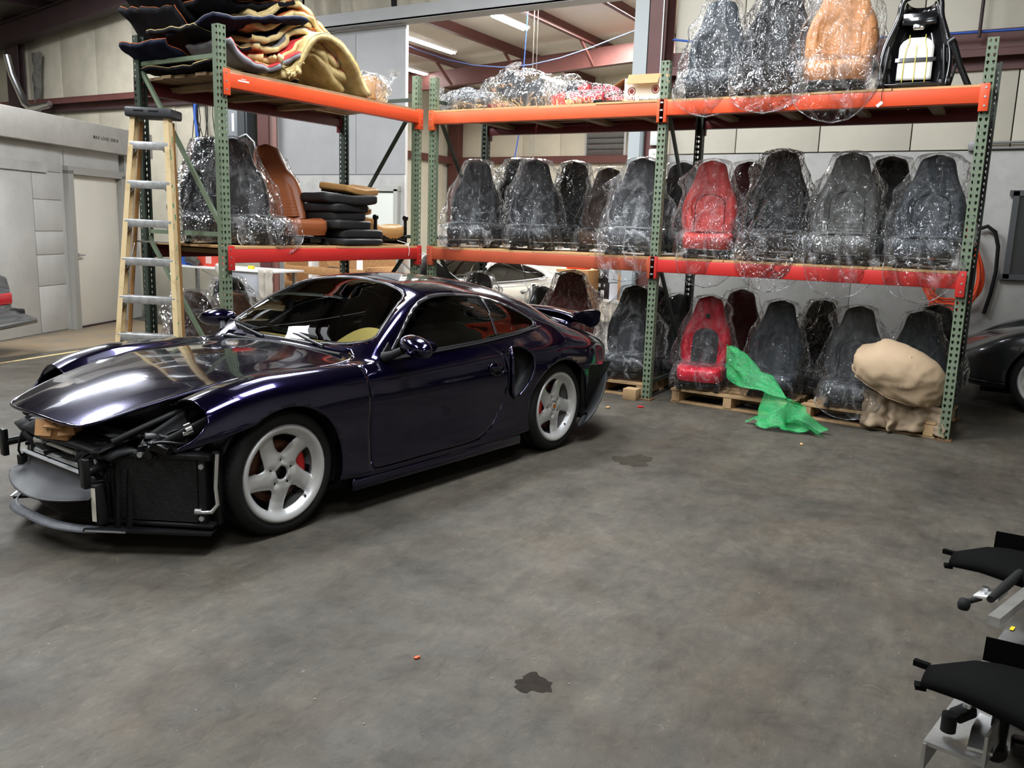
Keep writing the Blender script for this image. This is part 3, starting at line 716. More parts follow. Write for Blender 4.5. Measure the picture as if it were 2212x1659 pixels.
def make_car(loc, h, paint, label, hood_tilt, hi=True, sides=(1, -1), scale=1.0, tilt_axis=(1.70, .835), interior=TANL, nose=False):
    car = thing('sports_coupe', label, 'car', loc, h+PI); car.scale = (scale,)*3
    V, F = half_shell(190 if hi else 90, 7 if hi else 4)
    g = .0028
    xy = lambda v: v[:, :2]; xz = lambda v: v[:, [0, 2]]
    # hood
    S = np.maximum(sdf(xy(V), HOOD_P), np.where(V[:, 3] < 5.6, .05, -1))     # only the upper surface
    HV, HF = clip(V, F, S+.0035); V, F = clip(V, F, -S+.0035)
    S = np.maximum(sdf(xy(V), WIND_P), np.where(V[:, 3] < 6, .05, -1)); 
    WV, WF = clip(V, F, S); 
    TV, TF = clip(WV, WF, -(sdf(xy(WV), WIND_P)+.016)); WV, WF = clip(WV, WF, sdf(xy(WV), WIND_P)+.014)
    V, F = clip(V, F, -S)
    S = np.maximum(sdf(xy(V), REAR_P), np.where(V[:, 3] < 6, .05, -1)); RV, RF = clip(V, F, S+.002); V, F = clip(V, F, -S)
    S = np.maximum(sdf(xz(V), SIDE_P), .5-V[:, 1]); GV, GF = clip(V, F, S); V, F = clip(V, F, -S)
    # arches
    V, F = clip(V, F, -arch(V, 2.35, .348)); V, F = clip(V, F, -arch(V, 0.0, .345))
    # rear bumper skin is off: nothing below this line behind the rear wheel
    cut = np.maximum.reduce([V[:, 0]+.335, V[:, 2]-(.585+.12*(V[:, 0]+.34))])
    V, F = clip(V, F, -cut)
    # front: everything ahead of the headlamp opening and below the fender tip is off the car
    xz_ = xz(V)
    edge = pchip(np.array([0., .50, .515, .56, .60, .64, .69, .735, .78, 1.3]), np.array([2.60, 2.60, 2.915, 2.845, 2.80, 2.772, 2.758, 2.768, 2.82, 2.84]), V[:, 2])
    low = (.515+.045*(2.90-V[:, 0])/.2)-V[:, 2]
    cutf = np.minimum(V[:, 0]-edge, 9)
    if not nose: V, F = clip(V, F, np.where(V[:, 0] > 2.2, cutf, -1.0))
    low = np.where(V[:, 0] > 2.5, (.520+.040*(2.90-V[:, 0])/.17)-V[:, 2], -1.0)
    if not nose: V, F = clip(V, F, low)
    S = np.maximum(sdf(xz(V), INTK_P), .6-V[:, 1]); V, F = clip(V, F, -S)
    # door panel, front fender, rest
    Sd = np.maximum(sdf(xz(V), DOOR_P), np.maximum(.70-V[:, 1], V[:, 3]-5.02))
    DV, DF = clip(V, F, Sd+g); V, F = clip(V, F, -Sd+g)
    Sf = np.maximum(1.796-V[:, 0], np.maximum(V[:, 3]-7.02, 1.05-V[:, 3]))
    FV, FF = clip(V, F, Sf+g*.6); V, F = clip(V, F, -Sf+g*.6)
    body = full_obj('body_shell', V, F, paint, car, solid=.010)
    # hood, hinged at its rear edge and propped open
    ho = full_obj('hood', HV, HF, paint, car)
    hp_ = np.array([q for q in smooth_poly(np.array(HOOD_P[1:-1]) if False else np.array(HOOD_P), 3)]); hp_ = hp_*np.array([1, 1]); 
    eb = []
    for x_, y_ in hp_:
        d_ = (HV[:, 0]-x_)**2+(HV[:, 1]-abs(y_))**2; k_ = np.argsort(d_)[:4]; wq = 1/(d_[k_]+1e-6)
        eb.append((x_, y_, float((HV[k_, 2]*wq).sum()/wq.sum())-.008))
    MB().tube(eb, .0075, 6, closed=True).build('hood_edge', paint, ho)
    T = Matrix.Translation((tilt_axis[0], 0, tilt_axis[1])) @ Matrix.Rotation(-hood_tilt, 4, 'Y') @ Matrix.Translation((-tilt_axis[0], 0, -tilt_axis[1]))
    ho.matrix_local = T
    if hi:
        lm = MB()
        for sd in (1, -1):
            LV, LF = clip(HV, HF, sdf(HV[:, :2], HOOD_P)+.03)
            lm.add([(x, y*sd, z-.03) for x, y, z in LV[:, :3]], LF if sd > 0 else [tuple(reversed(f)) for f in LF], 0, True)
        lm.build('hood_liner', BLACKP, ho, recalc=False, weld=.0006)
    full_obj('windshield', WV-np.array([0, 0, .004, 0]), WF, GLASSW, car)
    full_obj('windshield_seal', TV, TF, TRIMR, car, solid=.008)
    full_obj('rear_window', RV, RF, GLASSS, car)
    for sd in sides:
        side_obj('front_fender', FV, FF, sd, paint, car, solid=.010)
        do = side_obj('door', DV, DF, sd, paint, car, solid=.012)
        # glass with a black frame around it and a divider
        S = sdf(GV[:, [0, 2]], SIDE_P)
        KV, KF = clip(GV, GF, -(S+.017)); side_obj('window_trim', KV, KF, sd, TRIMR, car, solid=.012)
        IV, IF_ = clip(GV, GF, S+.017)
        d = IV[:, 0]-(.575+(IV[:, 2]-.84)*(-.10))
        AV, AF = clip(IV, IF_, -(d)+.011); BV, BF = clip(IV, IF_, d+.011); PV, PF = clip(IV, IF_, np.abs(d)-.011)
        inset = np.array([0, -.006, 0, 0])
        side_obj('door_window', AV+inset, AF, sd, GLASSS, do); side_obj('quarter_window', BV+inset, BF, sd, GLASSS, car)
        side_obj('window_divider', PV, PF, sd, TRIMR, car, solid=.01)
        # bright strip along the bottom of the glass
        bs = [(x, sd*float(np.interp(x, XS[::1], ST[:, 5, 0])+.004), float(np.interp(x, [.1, .4, .8, 1.2, 1.57], [.895, .853, .826, .812, .803]))) for x in np.linspace(.12, 1.56, 24)]
        MB().tube(bs, .006, 6).build('belt_moulding', TRIMR, car)
        # door handle in a dished surround
        yh = .862
        MB().tube([(.70+.075*math.cos(a), sd*(yh+.006), .665+.040*math.sin(a)+.010*math.cos(a)) for a in np.linspace(0, 2*PI, 24, endpoint=False)], .006, 6, closed=True).build('handle_surround', paint, do)
        MB().grid(lambda u, v: (.70+.066*(2*u-1), sd*(yh+.010+.016*math.sin(PI*u)*math.sin(PI*v)), .678+.024*(2*v-1)*math.sqrt(max(0, 1-(2*u-1)**2))), 14, 8).build('door_handle', paint, do)
        MB().grid(lambda u, v: (.70+.062*(2*u-1), sd*(yh+.006), .645+.016*(2*v-1)*math.sqrt(max(0, 1-(2*u-1)**2))), 12, 4).build('handle_recess', BLACKP, do)
        # mirror: egg shaped shell on a triangular foot
        def mir(u, v):
            a = 2*PI*v; t = u*PI; ct = math.cos(t)
            rx = .150*ct; rz = .060*math.sin(t)*(1+.10*ct); 
            return (1.50+.055*math.sin(t)*math.cos(a)*1.25+.02*ct, 0, 0)
        mm = MB()
        def mirf(u, v):
            t = u*PI; a = 2*PI*v; st = math.sin(t)**.85
            return (1.515+.085*st*math.cos(a)*(1 if math.cos(a) > 0 else .55)-.035*math.cos(t), sd*(.935-.138*math.cos(t)), .893+.062*st*math.sin(a)+.012*math.cos(t))
        mm.grid(mirf, 20, 24, wrapv=True)
        mo = mm.build('wing_mirror', paint, do)
        ft = MB().tube([(1.60, sd*.755, .815), (1.575, sd*.80, .835), (1.545, sd*.845, .862)], [.035, .026, .024], 10)
        ft.build('mirror_foot', BLACKP, mo)
        MB().grid(lambda u, v: (1.462, sd*(.93+.11*(2*u-1)*math.sqrt(max(0, 1-.0*(2*v-1)**2))), .893+.042*(2*v-1)*math.sqrt(max(0, 1-(2*u-1)**2))), 14, 6).build('mirror_glass', CHROME, mo)
        MB().prism([(1.64, .795), (1.50, .80), (1.555, .90)], .01, M=Matrix(((1, 0, 0, 0), (0, 0, sd, sd*.742), (0, 1, 0, 0), (0, 0, 0, 1)))).build('sail_panel', BLACKP, do)
        # side intake: bulged lip round the hole and the dark scoop inside
        yv = lambda x, z: float(np.interp(z, [.41, .58, .735, .83], [np.interp(x, [0, .4], [.905, .868]), np.interp(x, [0, .4], [.92, .885]), np.interp(x, [0, .4], [.90, .868]), .79]))
        ip = INTK_P
        MB().tube([(x, sd*(yv(x, z)+.004), z) for x, z in ip[::2]], .011, 8, closed=True).build('intake_lip', paint, body)
        sc_ = MB(); n_ = len(ip)
        ring0 = [(x, sd*(yv(x, z)-.004), z) for x, z in ip]; cxx, czz = .40, .62
        ring1 = [(x+.35*(cxx-x)-.06, sd*(yv(x, z)-.11), z+.2*(czz-z)) for x, z in ip]
        sc_.add(ring0+ring1, [(i, (i+1) % n_, n_+(i+1) % n_, n_+i) for i in range(n_)]+[tuple(range(n_, 2*n_))], 0, True)
        sc_.build('side_intake', BLACKP, body, recalc=True)
        # wheel wells
        for cx_, yy in ((2.35, .80), (0.0, .83)):
            wm = MB(); n_ = 28
            A = [(cx_+.362*math.cos(t), .315+.362*math.sin(t)) for t in np.linspace(-.42, PI+.42, n_)]
            wm.add([(x, sd*yy, z) for x, z in A]+[(x, sd*.48, z) for x, z in A], [(i, i+1, n_+i+1, n_+i) for i in range(n_-1)]+[tuple(range(n_, 2*n_))], 0, False)
            wm.build('wheel_well', INSIDE, car, recalc=False)
        MB().bar((1.93, sd*.845, .165), (.42, sd*.85, .155), .05, .07, bev=.015).build('sill_skirt', paint, body)
        for x, rear in ((2.35, False), (0.0, True)):
            make_wheel(car, x, sd, .83 if not rear else .868, rear, hi)
        # seat inside, with belt
        sx = .62
        MB().grid(lambda u, v: (sx+.05-.16*u+(.05*math.cos(2*PI*v)), sd*.36+(.23-.10*u**3)*math.sin(2*PI*v)*(.5+.5*math.sqrt(max(0, 1-u**6))), .40+.62*u), 14, 20, wrapv=True).build('seat_backrest', BLACKP if interior is not TANL else INSIDE, car)
        MB().box((sx+.30, sd*.36, .40), (.5, .48, .14), bev=.05).build('seat_cushion', INSIDE, car)
    if nose:
        MB().grid(lambda u, v: (3.12+.12*math.cos(PI*(u-.5)), .50*(2*v-1)*(1-.12*u), .22+.36*u-.04*abs(2*v-1)**3), 10, 20).build('front_bumper', paint, car, solid=.02)
    # cabin: floor, dash, wheel
    MB().box((1.0, 0, .24), (2.6, 1.5, .12)).box((-.2, 0, .5), (.1, 1.1, .5)).build('cabin_floor', INSIDE, car)
    MB().box((-.35, 0, .52), (1.2, .9, .55), bev=.1).build('engine_cover', INSIDE, car)
    dash = MB()
    dash.grid(lambda u, v: (1.60-.36*u, (.60+.0*u)*(2*v-1), .765+.055*math.sin(PI*min(1, u*1.1))**.8-.10*max(0, u-.75)*2), 12, 20)
    dash.grid(lambda u, v: (1.30-.02*v, .66*(2*u-1), .70-.25*v), 10, 4)
    dash.grid(lambda u, v: (1.48-.30*u, .36+.25*(2*v-1)*(1-.35*u*u), .765+.165*math.sin(PI*v)**.6*math.sin(PI*(.08+.80*u))**.6), 12, 18)
    dash.build('dashboard', interior, car)
    MB().tube([(1.12+.06*math.sin(a), .36+.18*math.cos(a), .76+.17*math.sin(a)) for a in np.linspace(0, 2*PI, 28, endpoint=False)], .014, 8, closed=True).bar((1.12, .20, .76), (1.12, .52, .76), .03, .02).build('steering_wheel', INSIDE, car)
    MB().box((1.1, 0, .135), (2.2, 1.44, .05)).box((2.4, 0, .16), (1.0, 1.0, .06)).box((-.45, 0, .2), (.9, 1.0, .1)).build('floor_pan', INSIDE, car)
    # tail: whale tail with its raised upper blade, lamps, hanging bumper bar
    MB().grid(lambda u, v: (-.60-.42*u, .56*(2*v-1)*(1-.10*u), .855+.035*math.sin(PI*v)**.5*(1-u)+.03*u-.02*abs(2*v-1)**3), 10, 20).build('spoiler_base', paint, car, solid=.03)
    wg_ = MB()
    def wf_(u, v):
        a = 2*PI*u; y = .545*(2*v-1); sw = .06*abs(2*v-1)**2.5
        return (-.88+.19*math.cos(a)+sw-.015, y, .905+.024*math.sin(a)*(1+.25*math.cos(a))+.015*math.cos(a)-.04*abs(2*v-1)**4)
    wg_.grid(wf_, 20, 24, wrapu=True)
    for v in (0, 1): wg_.add([wf_(i/20, v) for i in range(20)], [tuple(range(20))], 0, True)
    wo = wg_.build('spoiler_blade', paint, car)
    for sd in (1, -1):
        ep = MB().prism(smooth_poly([(-.70, .905), (-.82, .925), (-1.04, .915), (-1.06, .86), (-1.02, .80), (-.90, .79), (-.78, .84)], 3).tolist(), .035, M=Matrix(((1, 0, 0, 0), (0, 0, sd, sd*.515), (0, 1, 0, 0), (0, 0, 0, 1))), smooth=False)
        ep.build('spoiler_end', paint, wo)
        bp = MB()
        cen = smooth_poly([(-.33, .885, .17), (-.42, .90, .24), (-.56, .87, .36), (-.70, .80, .47), (-.80, .73, .57)], 5, False)
        bp.grid(lambda u, v: tuple(np.array([cen[int(round(u*(len(cen)-1)))][0], sd*cen[int(round(u*(len(cen)-1)))][1], cen[int(round(u*(len(cen)-1)))][2]]) + np.array([.075*math.cos(2*PI*v), sd*.045*math.sin(2*PI*v), -.075*math.cos(2*PI*v)])*(.35+.75*math.sin(PI*min(1, .12+u*.85)))), len(cen), 14, wrapv=True)
        bp.build('bumper_support', BLACKP, car)
        MB().prism([(-.335, .60), (-.60, .575), (-.76, .56), (-.64, .38), (-.45, .22), (-.37, .17)], .04, M=Matrix(((1, 0, 0, 0), (0, 0, -sd, sd*.845), (0, 1, 0, 0), (0, 0, 0, 1)))).build('rear_side_panel', BLACKP, car)
        MB().box((-.42, sd*.80, .36), (.02, .10, .40), rot=(0, R(8), 0)).box((-.38, sd*.78, .30), (.10, .02, .03)).build('bumper_bracket', BLACKM, car)
    MB().box((-.86, 0, .44), (.06, 1.1, .36), bev=.02).build('tail_panel', BLACKP, car)
    # wipers
    for y0, y1 in ((.36, -.22), (-.20, -.62)):
        w_ = MB().tube([(1.70, y0, .850), (1.655, y0-.28, .885), (1.61, y1, .885)], [.010, .008, .005], 6)
        w_.bar((1.665, y0-.10, .888), (1.575, y1-.10, .90), .012, .014).build('wiper', TRIMR, car)
    MB().tube([(1.735, y, .822+.012*(1-abs(y)/.6)) for y in np.linspace(-.55, .55, 14)], .012, 8).build('cowl_panel', BLACKP, car)
    return car

HERO_H = 1.4526
hero = make_car((-3.592, 5.4315, 0), HERO_H, PAINT, 'midnight violet sports coupe without its front bumper, parked on the bare floor', R(1.7))
# ---- bare nose of the dark coupe
def hp(name, mb, m, parent=hero, **k): return mb.build(name, m, parent, **k)
# dark tub under the hood, latch panel
tub = MB()
tub.grid(lambda u, v: (1.75+1.33*u, (.60-.17*u)*(2*v-1), .70-.22*u-.10*math.sin(PI*v)+.03*math.sin(9*u)), 18, 14)
hp('luggage_tub', tub, BLACKP, solid=.01)
lp = MB().grid(lambda u, v: (2.99+.12*u-.06*(2*v-1)**2+.02*u*(1-(2*v-1)**2), (.52-.06*u)*(2*v-1), .535-.035*u-.05*abs(2*v-1)**3+.012*math.sin(PI*u)), 8, 26)
hp('latch_panel', lp, BLACKP, solid=.02)
hp('latch_panel_seal', MB().tube([(2.98+.03*math.cos(a*2)-.10*abs(math.cos(a))**3, .50*math.cos(a), .545+.012*math.sin(a)) for a in np.linspace(0.05, PI-.05, 30)], .012, 6), BLACKR)
for sd in (1, -1):
    # headlamp bucket
    bk = MB().grid(lambda u, v: (2.70+.20*u, sd*(.645-.07*u+(.10-.03*u)*math.cos(PI*v)), .60-.05*u-.10*math.sin(PI*v)+.06*(1-u)), 12, 14)
    b_ = hp('headlamp_bucket', bk, BLACKP, solid=.01)
    rnd = random.Random(5)
    bits = MB()
    for k in range(16):
        bits.box((2.72+rnd.random()*.20, sd*(.54+rnd.random()*.12), .50+rnd.random()*.05), (.05+rnd.random()*.06, .02+rnd.random()*.04, .015+rnd.random()*.03), rot=(rnd.random(), rnd.random()*.6, rnd.random()*3), bev=.004)
    for k in range(4):
        bits.tube([(2.70+.25*q, sd*(.60+.04*k-.06*q), .56+.02*math.sin(q*5+k)-.03*q) for q in np.linspace(0, 1, 8)], .008, 6)
    stuff(bits.build('lamp_bracketry', BLACKM, b_))
    MB().cyl((2.775, sd*.70, .60), (2.80, sd*.69, .59), .03, 12).box((2.79, sd*.68, .575), (.05, .03, .02), bev=.004).build('shiny_connector', CHROME, b_)
    hp('fender_rail', MB().tube([(2.0, sd*.60, .755), (2.4, sd*.565, .735), (2.7, sd*.53, .655), (2.9, sd*.49, .585), (3.02, sd*.44, .53)], .016, 8), BLACKP)
    # side radiator in its black shroud, ahead of the wheel
    th = math.atan2(.36, .25)
    ra = Vector((2.735, sd*.765, 0)); rb = Vector((2.985, sd*.385, 0)); ax = (rb-ra).normalized(); w = (rb-ra).length
    nrm = Vector((-ax.y, ax.x, 0));  nrm = nrm if nrm.x > 0 else -nrm
    if nrm.y*sd < 0: nrm = -nrm if (-nrm).x > 0 else nrm
    RM = Matrix(((ax.x, nrm.x, 0, ra.x), (ax.y, nrm.y, 0, ra.y), (0, 0, 1, .13), (0, 0, 0, 1)))
    def rp(name, mb, m, par): 
        g_ = MB(); g_.add([tuple(RM @ Vector(q)) for q in mb.v], mb.f, 0, False); g_.sm = list(mb.sm); return g_.build(name, m, par)
    fr = MB().box((w/2, -.05, .17), (w, .06, .36)).box((.02, .0, .17), (.035, .08, .36), bev=.006).box((w-.02, .0, .17), (.05, .07, .36), bev=.006).box((w/2, .0, .338), (w+.05, .09, .03), bev=.006).box((w/2, .0, .008), (w+.06, .09, .02), bev=.006)
    rad = rp('radiator', fr, BLACKP, hero)
    co = MB()
    for k in range(46): co.box((w/2, .016, .028+k*.0066), (w-.085, .04, .0026))
    stuff(rp('radiator_fins', co, mat('radiator_black', (.045, .045, .048), .4, .2), rad))
    rp('radiator_core', MB().box((w/2, -.006, .176), (w-.07, .02, .31)), BLACKM, rad)
    rp('shroud_bar', MB().box((-.03, -.03, .18), (.035, .05, .36), bev=.006), BLACKP, rad)
    sdn = MB().box((w+.05, .0, .2), (.06, .05, .38), bev=.008).box((w+.10, -.01, .15), (.05, .04, .28), bev=.008)
    for k in range(6): sdn.cyl((w+.035+.02*(k % 2), .03, .05+.05*k), (w+.035+.02*(k % 2), .055, .05+.05*k), .009, 8)
    rp('radiator_shroud', sdn, BLACKP, rad)
    for bx_, by_, bz_ in ((.015, .042, .30), (.02, .042, .05), (.30, .05, .345)): rp('bolt', MB().cyl((bx_, by_, bz_), (bx_, by_+.012, bz_), .013, 8), STEEL, rad)
    rp('coolant_pipe', MB().tube([(-.055, .03, .36), (-.05, .03, .30), (-.045, .035, .20), (-.055, .04, .12), (-.03, .05, .085), (.01, .05, .08), (.035, .045, .082)], .010, 8).cyl((.02, .045, .082), (.05, .045, .082), .016, 8), ALU, rad)
    rp('wire_hose', MB().tube([(w+.03, .05, .21), (w+.08, .07, .20), (w+.13, .07, .24), (w+.14, .06, .30), (w+.11, .05, .335), (w+.05, .04, .345)], .006, 6), BLACKR, rad)
    # crash can with T-shaped end, hoses with clamps
    hp('bumper_mount', MB().cyl((2.98, sd*.37, .42), (3.13, sd*.41, .40), .020, 10).bar((3.14, sd*.415, .33), (3.14, sd*.415, .47), .045, .03, bev=.006, up=(1, 0, 0)).box((3.0, sd*.34, .38), (.04, .10, .12), bev=.008), BLACKM)
    hp('coolant_hose', MB().tube([(3.05, sd*.20, .43), (3.08, sd*.25, .435), (3.08, sd*.29, .455), (3.05, sd*.32, .475), (3.0, sd*.34, .49)], .021, 10), BLACKR)
    hp('hose_clamp', MB().cyl((3.04, sd*.165, .432), (3.062, sd*.225, .436), .024, 12), ALU); hp('hose_clamp', MB().cyl((3.045, sd*.33, .478), (3.0, sd*.345, .492), .024, 12), ALU)
    hp('fender_stay', MB().bar((2.86, sd*.70, .515), (2.95, sd*.45, .47), .02, .012).cyl((2.92, sd*.60, .49), (2.945, sd*.61, .485), .022, 10), BLACKM)
# crash beam and centre radiator above the air duct
hp('crash_beam', MB().bar((3.02, -.36, .40), (3.02, .36, .40), .05, .10, bev=.008), mat('dark_violet_steel', (.012, .010, .04), .25, .6, coat=.6))
hp('silver_pipe', MB().cyl((3.06, -.18, .435), (3.06, .16, .435), .011, 10), mat('bright_pipe', (.85, .86, .88), .25, .2))
hp('black_pipe', MB().cyl((3.07, -.22, .385), (3.07, .24, .385), .013, 10), STEEL)
hp('duct_flange', MB().bar((3.085, -.33, .362), (3.085, .33, .362), .022, .008), mat('bare_aluminium_strip', (.72, .73, .75), .35, .3))
dp = MB()
def ductf(u, v):
    y = (2*v-1); c = 1-abs(y)**2.6
    prof = [(3.085, .355), (3.09, .31), (3.12, .27), (3.20, .235), (3.235, .225)]
    t = u*(len(prof)-1); i = min(int(t), len(prof)-2); f_ = t-i
    x = prof[i][0]*(1-f_)+prof[i+1][0]*f_; z = prof[i][1]*(1-f_)+prof[i+1][1]*f_
    return (x-.10*u*(1-c)-.01, .36*y*(1+.10*u), z+.045*u*abs(y)**1.5)
DUCT = mat('grey_moulded_plastic', srgb(66, 66, 70), .55, var=.2, scale=8)
dp.grid(ductf, 14, 26); du = hp('air_duct', dp, DUCT, solid=.006)
dm = MB().grid(lambda u, v: (3.17-.10*u-.06*abs(2*v-1)**3, .34*(2*v-1), .225-.11*u+.03*abs(2*v-1)**2), 8, 20); dm.build('duct_mouth', BLACKR, du)
mg = MB()
for k in range(9): mg.tube([(3.185-.011*k-.06*abs(t)**3, .33*t, .215-.012*k+.03*abs(t)**2) for t in np.linspace(-1, 1, 12)], .0025, 4)
stuff(mg.build('duct_mesh', BLACKM, du))
lipm = MB().grid(lambda u, v: (3.20+.04*u-.14*abs(2*v-1)**3, .40*(2*v-1), .125+.02*math.sin(PI*v)-.025*u), 4, 26); hp('lower_lip', lipm, mat('scuffed_grey_lip', srgb(92, 94, 100), .5, var=.4, scale=20), solid=.005)
for sd in (1, -1):
    hp('duct_side_post', MB().bar((3.06, sd*.385, .13), (3.07, sd*.375, .33), .05, .05, bev=.01, up=(1, 0, 0)), BLACKP)
    hp('lower_tray', MB().bar((3.10, sd*.33, .115), (2.74, sd*.80, .11), .10, .012), BLACKP)
    hp('tray_strip', MB().bar((3.14, sd*.38, .118), (3.02, sd*.52, .112), .012, .006), STEEL)
    hp('strut', MB().bar((3.02, sd*.45, .12), (3.0, sd*.43, .42), .03, .02, up=(1, 0, 0)).bar((2.99, sd*.50, .12), (2.96, sd*.47, .40), .02, .02, up=(1, 0, 0)), BLACKM)
st = hp('white_sticker', MB().box((3.098, .392, .235), (.002, .022, .16), rot=(0, 0, R(25))), mat('sticker_white', srgb(214, 212, 196), .5))
rnd = random.Random(11); bits = MB()
for k in range(26):
    bits.box((2.96+rnd.random()*.10, -.38+rnd.random()*.76, .40+rnd.random()*.09), (.02+rnd.random()*.05, .02+rnd.random()*.06, .02+rnd.random()*.04), rot=(rnd.random(), rnd.random(), rnd.random()), bev=.003)
stuff(hp('front_panel_clutter', bits, BLACKM))
for by_, bz_ in ((-.22, .41), (.36, .43), (.30, .36)): hp('panel_bolt', MB().cyl((3.05, by_, bz_), (3.065, by_, bz_), .012, 8), STEEL)
hp('front_plate', MB().box((2.93, 0, .28), (.03, 1.0, .36)), INSIDE)
# crumpled cardboard box that props the hood
CARD = mat('brown_cardboard', srgb(166, 122, 78), .75, var=.12, scale=10)
fwv = Vector((-math.cos(HERO_H), -math.sin(HERO_H), 0)); ltv = Vector((math.sin(HERO_H), -math.cos(HERO_H), 0)); HC = Vector((-3.592, 5.4315, 0))
def hero_pt(x, y, z): return HC + fwv*x + ltv*y + Vector((0, 0, z))
cb = thing('cardboard_box', 'small crumpled brown box propping the hood of the violet coupe', 'box', hero_pt(3.085, .10, .515), HERO_H+PI+.5)
rnd = random.Random(4)
def crumple(mb, a, s): mb.v = [(x+a*nz(x*22, y*22, z*22, s), y+a*nz(x*22+7, y*22, z*22, s), z+a*.6*nz(x*22, y*22+5, z*22, s)) for x, y, z in mb.v]; return mb
crumple(MB().box((0, 0, .03), (.11, .15, .075), bev=.004).box((.02, 0, .07), (.12, .10, .006), rot=(0, R(12), 0)), .02, 3).build('carton', CARD, cb)
crumple(MB().box((.06, -.05, .05), (.004, .09, .07), rot=(0, R(-20), 0)).box((.055, .06, .045), (.004, .07, .06), rot=(R(8), R(-28), R(10))), .02, 6).build('flap', CARD, cb)

silver = make_car((-6.90, 12.05, 0), 1.24, SILVERP, 'silver sports coupe with its hood raised in the doorway to the next bay', R(38), hi=False, scale=.92, tilt_axis=(1.72, .80), nose=True)
dark = make_car((2.70, 10.0, 0), 0.0, GREYP, 'charcoal sports coupe in the dark behind the rack end', R(0), hi=False, scale=1.0, nose=True)
# ------------------------------------------------------------------ pallet racks
GREENP = mat('green_rack_paint', srgb(112, 126, 104), .45, var=.16, scale=6, bump=.05)
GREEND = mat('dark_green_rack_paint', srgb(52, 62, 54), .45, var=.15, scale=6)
OR1 = mat('orange_beam_paint', srgb(224, 80, 38), .45, var=.06, scale=5)
OR2 = mat('faded_orange_beam_paint', srgb(208, 90, 48), .5, var=.12, scale=5)
RD1 = mat('red_beam_paint', srgb(190, 42, 38), .45, var=.06, scale=5)
RD2 = mat('dull_orange_beam_paint', srgb(178, 80, 52), .5, var=.12, scale=5)
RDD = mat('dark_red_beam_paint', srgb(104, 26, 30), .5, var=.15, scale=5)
WOOD = mat('plywood', srgb(198, 156, 106), .7, var=.2, scale=5)
WOOD2 = mat('weathered_board', srgb(164, 138, 104), .75, var=.3, scale=4)
PALW = mat('pallet_wood', srgb(178, 146, 106), .75, var=.25, scale=6)
FOOT = mat('rusty_footplate', srgb(120, 88, 60), .7, .3, var=.3, scale=12)
TEAR = [(0.0, .0150), (.0075, .0125), (.0105, .006), (.0085, -.002), (.0045, -.010), (0, -.0145), (-.0045, -.010), (-.0085, -.002), (-.0105, .006), (-.0075, .0125)]
_up_cache = {}
def upright_mesh(H):
    """perforated C section: 76 mm face with two columns of teardrop holes, 70 mm sides with one"""
    if H in _up_cache: return _up_cache[H]
    mb = MB(); pitch = .0508; n = int(H/pitch)
    nt = len(TEAR)
    def cell(o, ux, w):
        # o: lower corner, ux: unit vector across; cell w x pitch with one hole
        o = Vector(o); ux = Vector(ux)
        for k in range(n):
            z0 = k*pitch; c = o+ux*(w/2)+Vector((0, 0, z0+pitch/2))
            hole = [c+ux*a+Vector((0, 0, b)) for a, b in TEAR]
            q = [o+Vector((0, 0, z0+pitch)), o+ux*w+Vector((0, 0, z0+pitch)), o+ux*w+Vector((0, 0, z0)), o+Vector((0, 0, z0))]
            V = [tuple(v) for v in hole]+[tuple(v) for v in q]
            T0 = nt
            F = [(0, 1, T0+1), (1, 2, T0+1), (2, 3, T0+1), (T0+1, 3, T0+2), (3, 4, T0+2), (4, 5, T0+2), (5, T0+3, T0+2), (5, 6, T0+3), (6, 7, T0+3), (7, T0+0, T0+3), (7, 8, T0), (8, 9, T0), (9, 0, T0), (0, T0+1, T0)]
            mb.add(V, F, 0, False)
    cell((-.038, 0, 0), (1, 0, 0), .038); cell((0, 0, 0), (1, 0, 0), .038)
    cell((-.038, .035, 0), (0, -1, 0), .035); cell((.038, 0, 0), (0, 1, 0), .035)
    for sx in (-1, 1):
        x = .038*sx
        mb.add([(x, .035, 0), (x, .072, 0), (x, .072, n*pitch), (x, .035, n*pitch)], [(0, 1, 2, 3) if sx > 0 else (3, 2, 1, 0)], 0, False)
        mb.add([(x, .072, 0), (x-.018*sx, .072, 0), (x-.018*sx, .072, n*pitch), (x, .072, n*pitch)], [(0, 1, 2, 3) if sx > 0 else (3, 2, 1, 0)], 0, False)
    o = mb.build('upright', GREENP, solid=.0025, off=-1, weld=.0004, recalc=True)
    me = o.data; bpy.data.objects.remove(o); _up_cache[H] = me
    return me
def upright(parent, x, y, H, rz=0.0, m=None):
    me = upright_mesh(H)
    o = bpy.data.objects.new('upright', me); COL.objects.link(o); o.parent = parent; o.location = (x, y, 0); o.rotation_euler = (0, 0, rz)
    md = o.modifiers.new('thickness', 'SOLIDIFY'); md.thickness = .0025
    if m:
        o.material_slots[0].link = 'OBJECT'; o.material_slots[0].material = m
    MB().box((0, .036, .006), (.12, .13, .012)).build('foot_plate', FOOT, o)
    return o
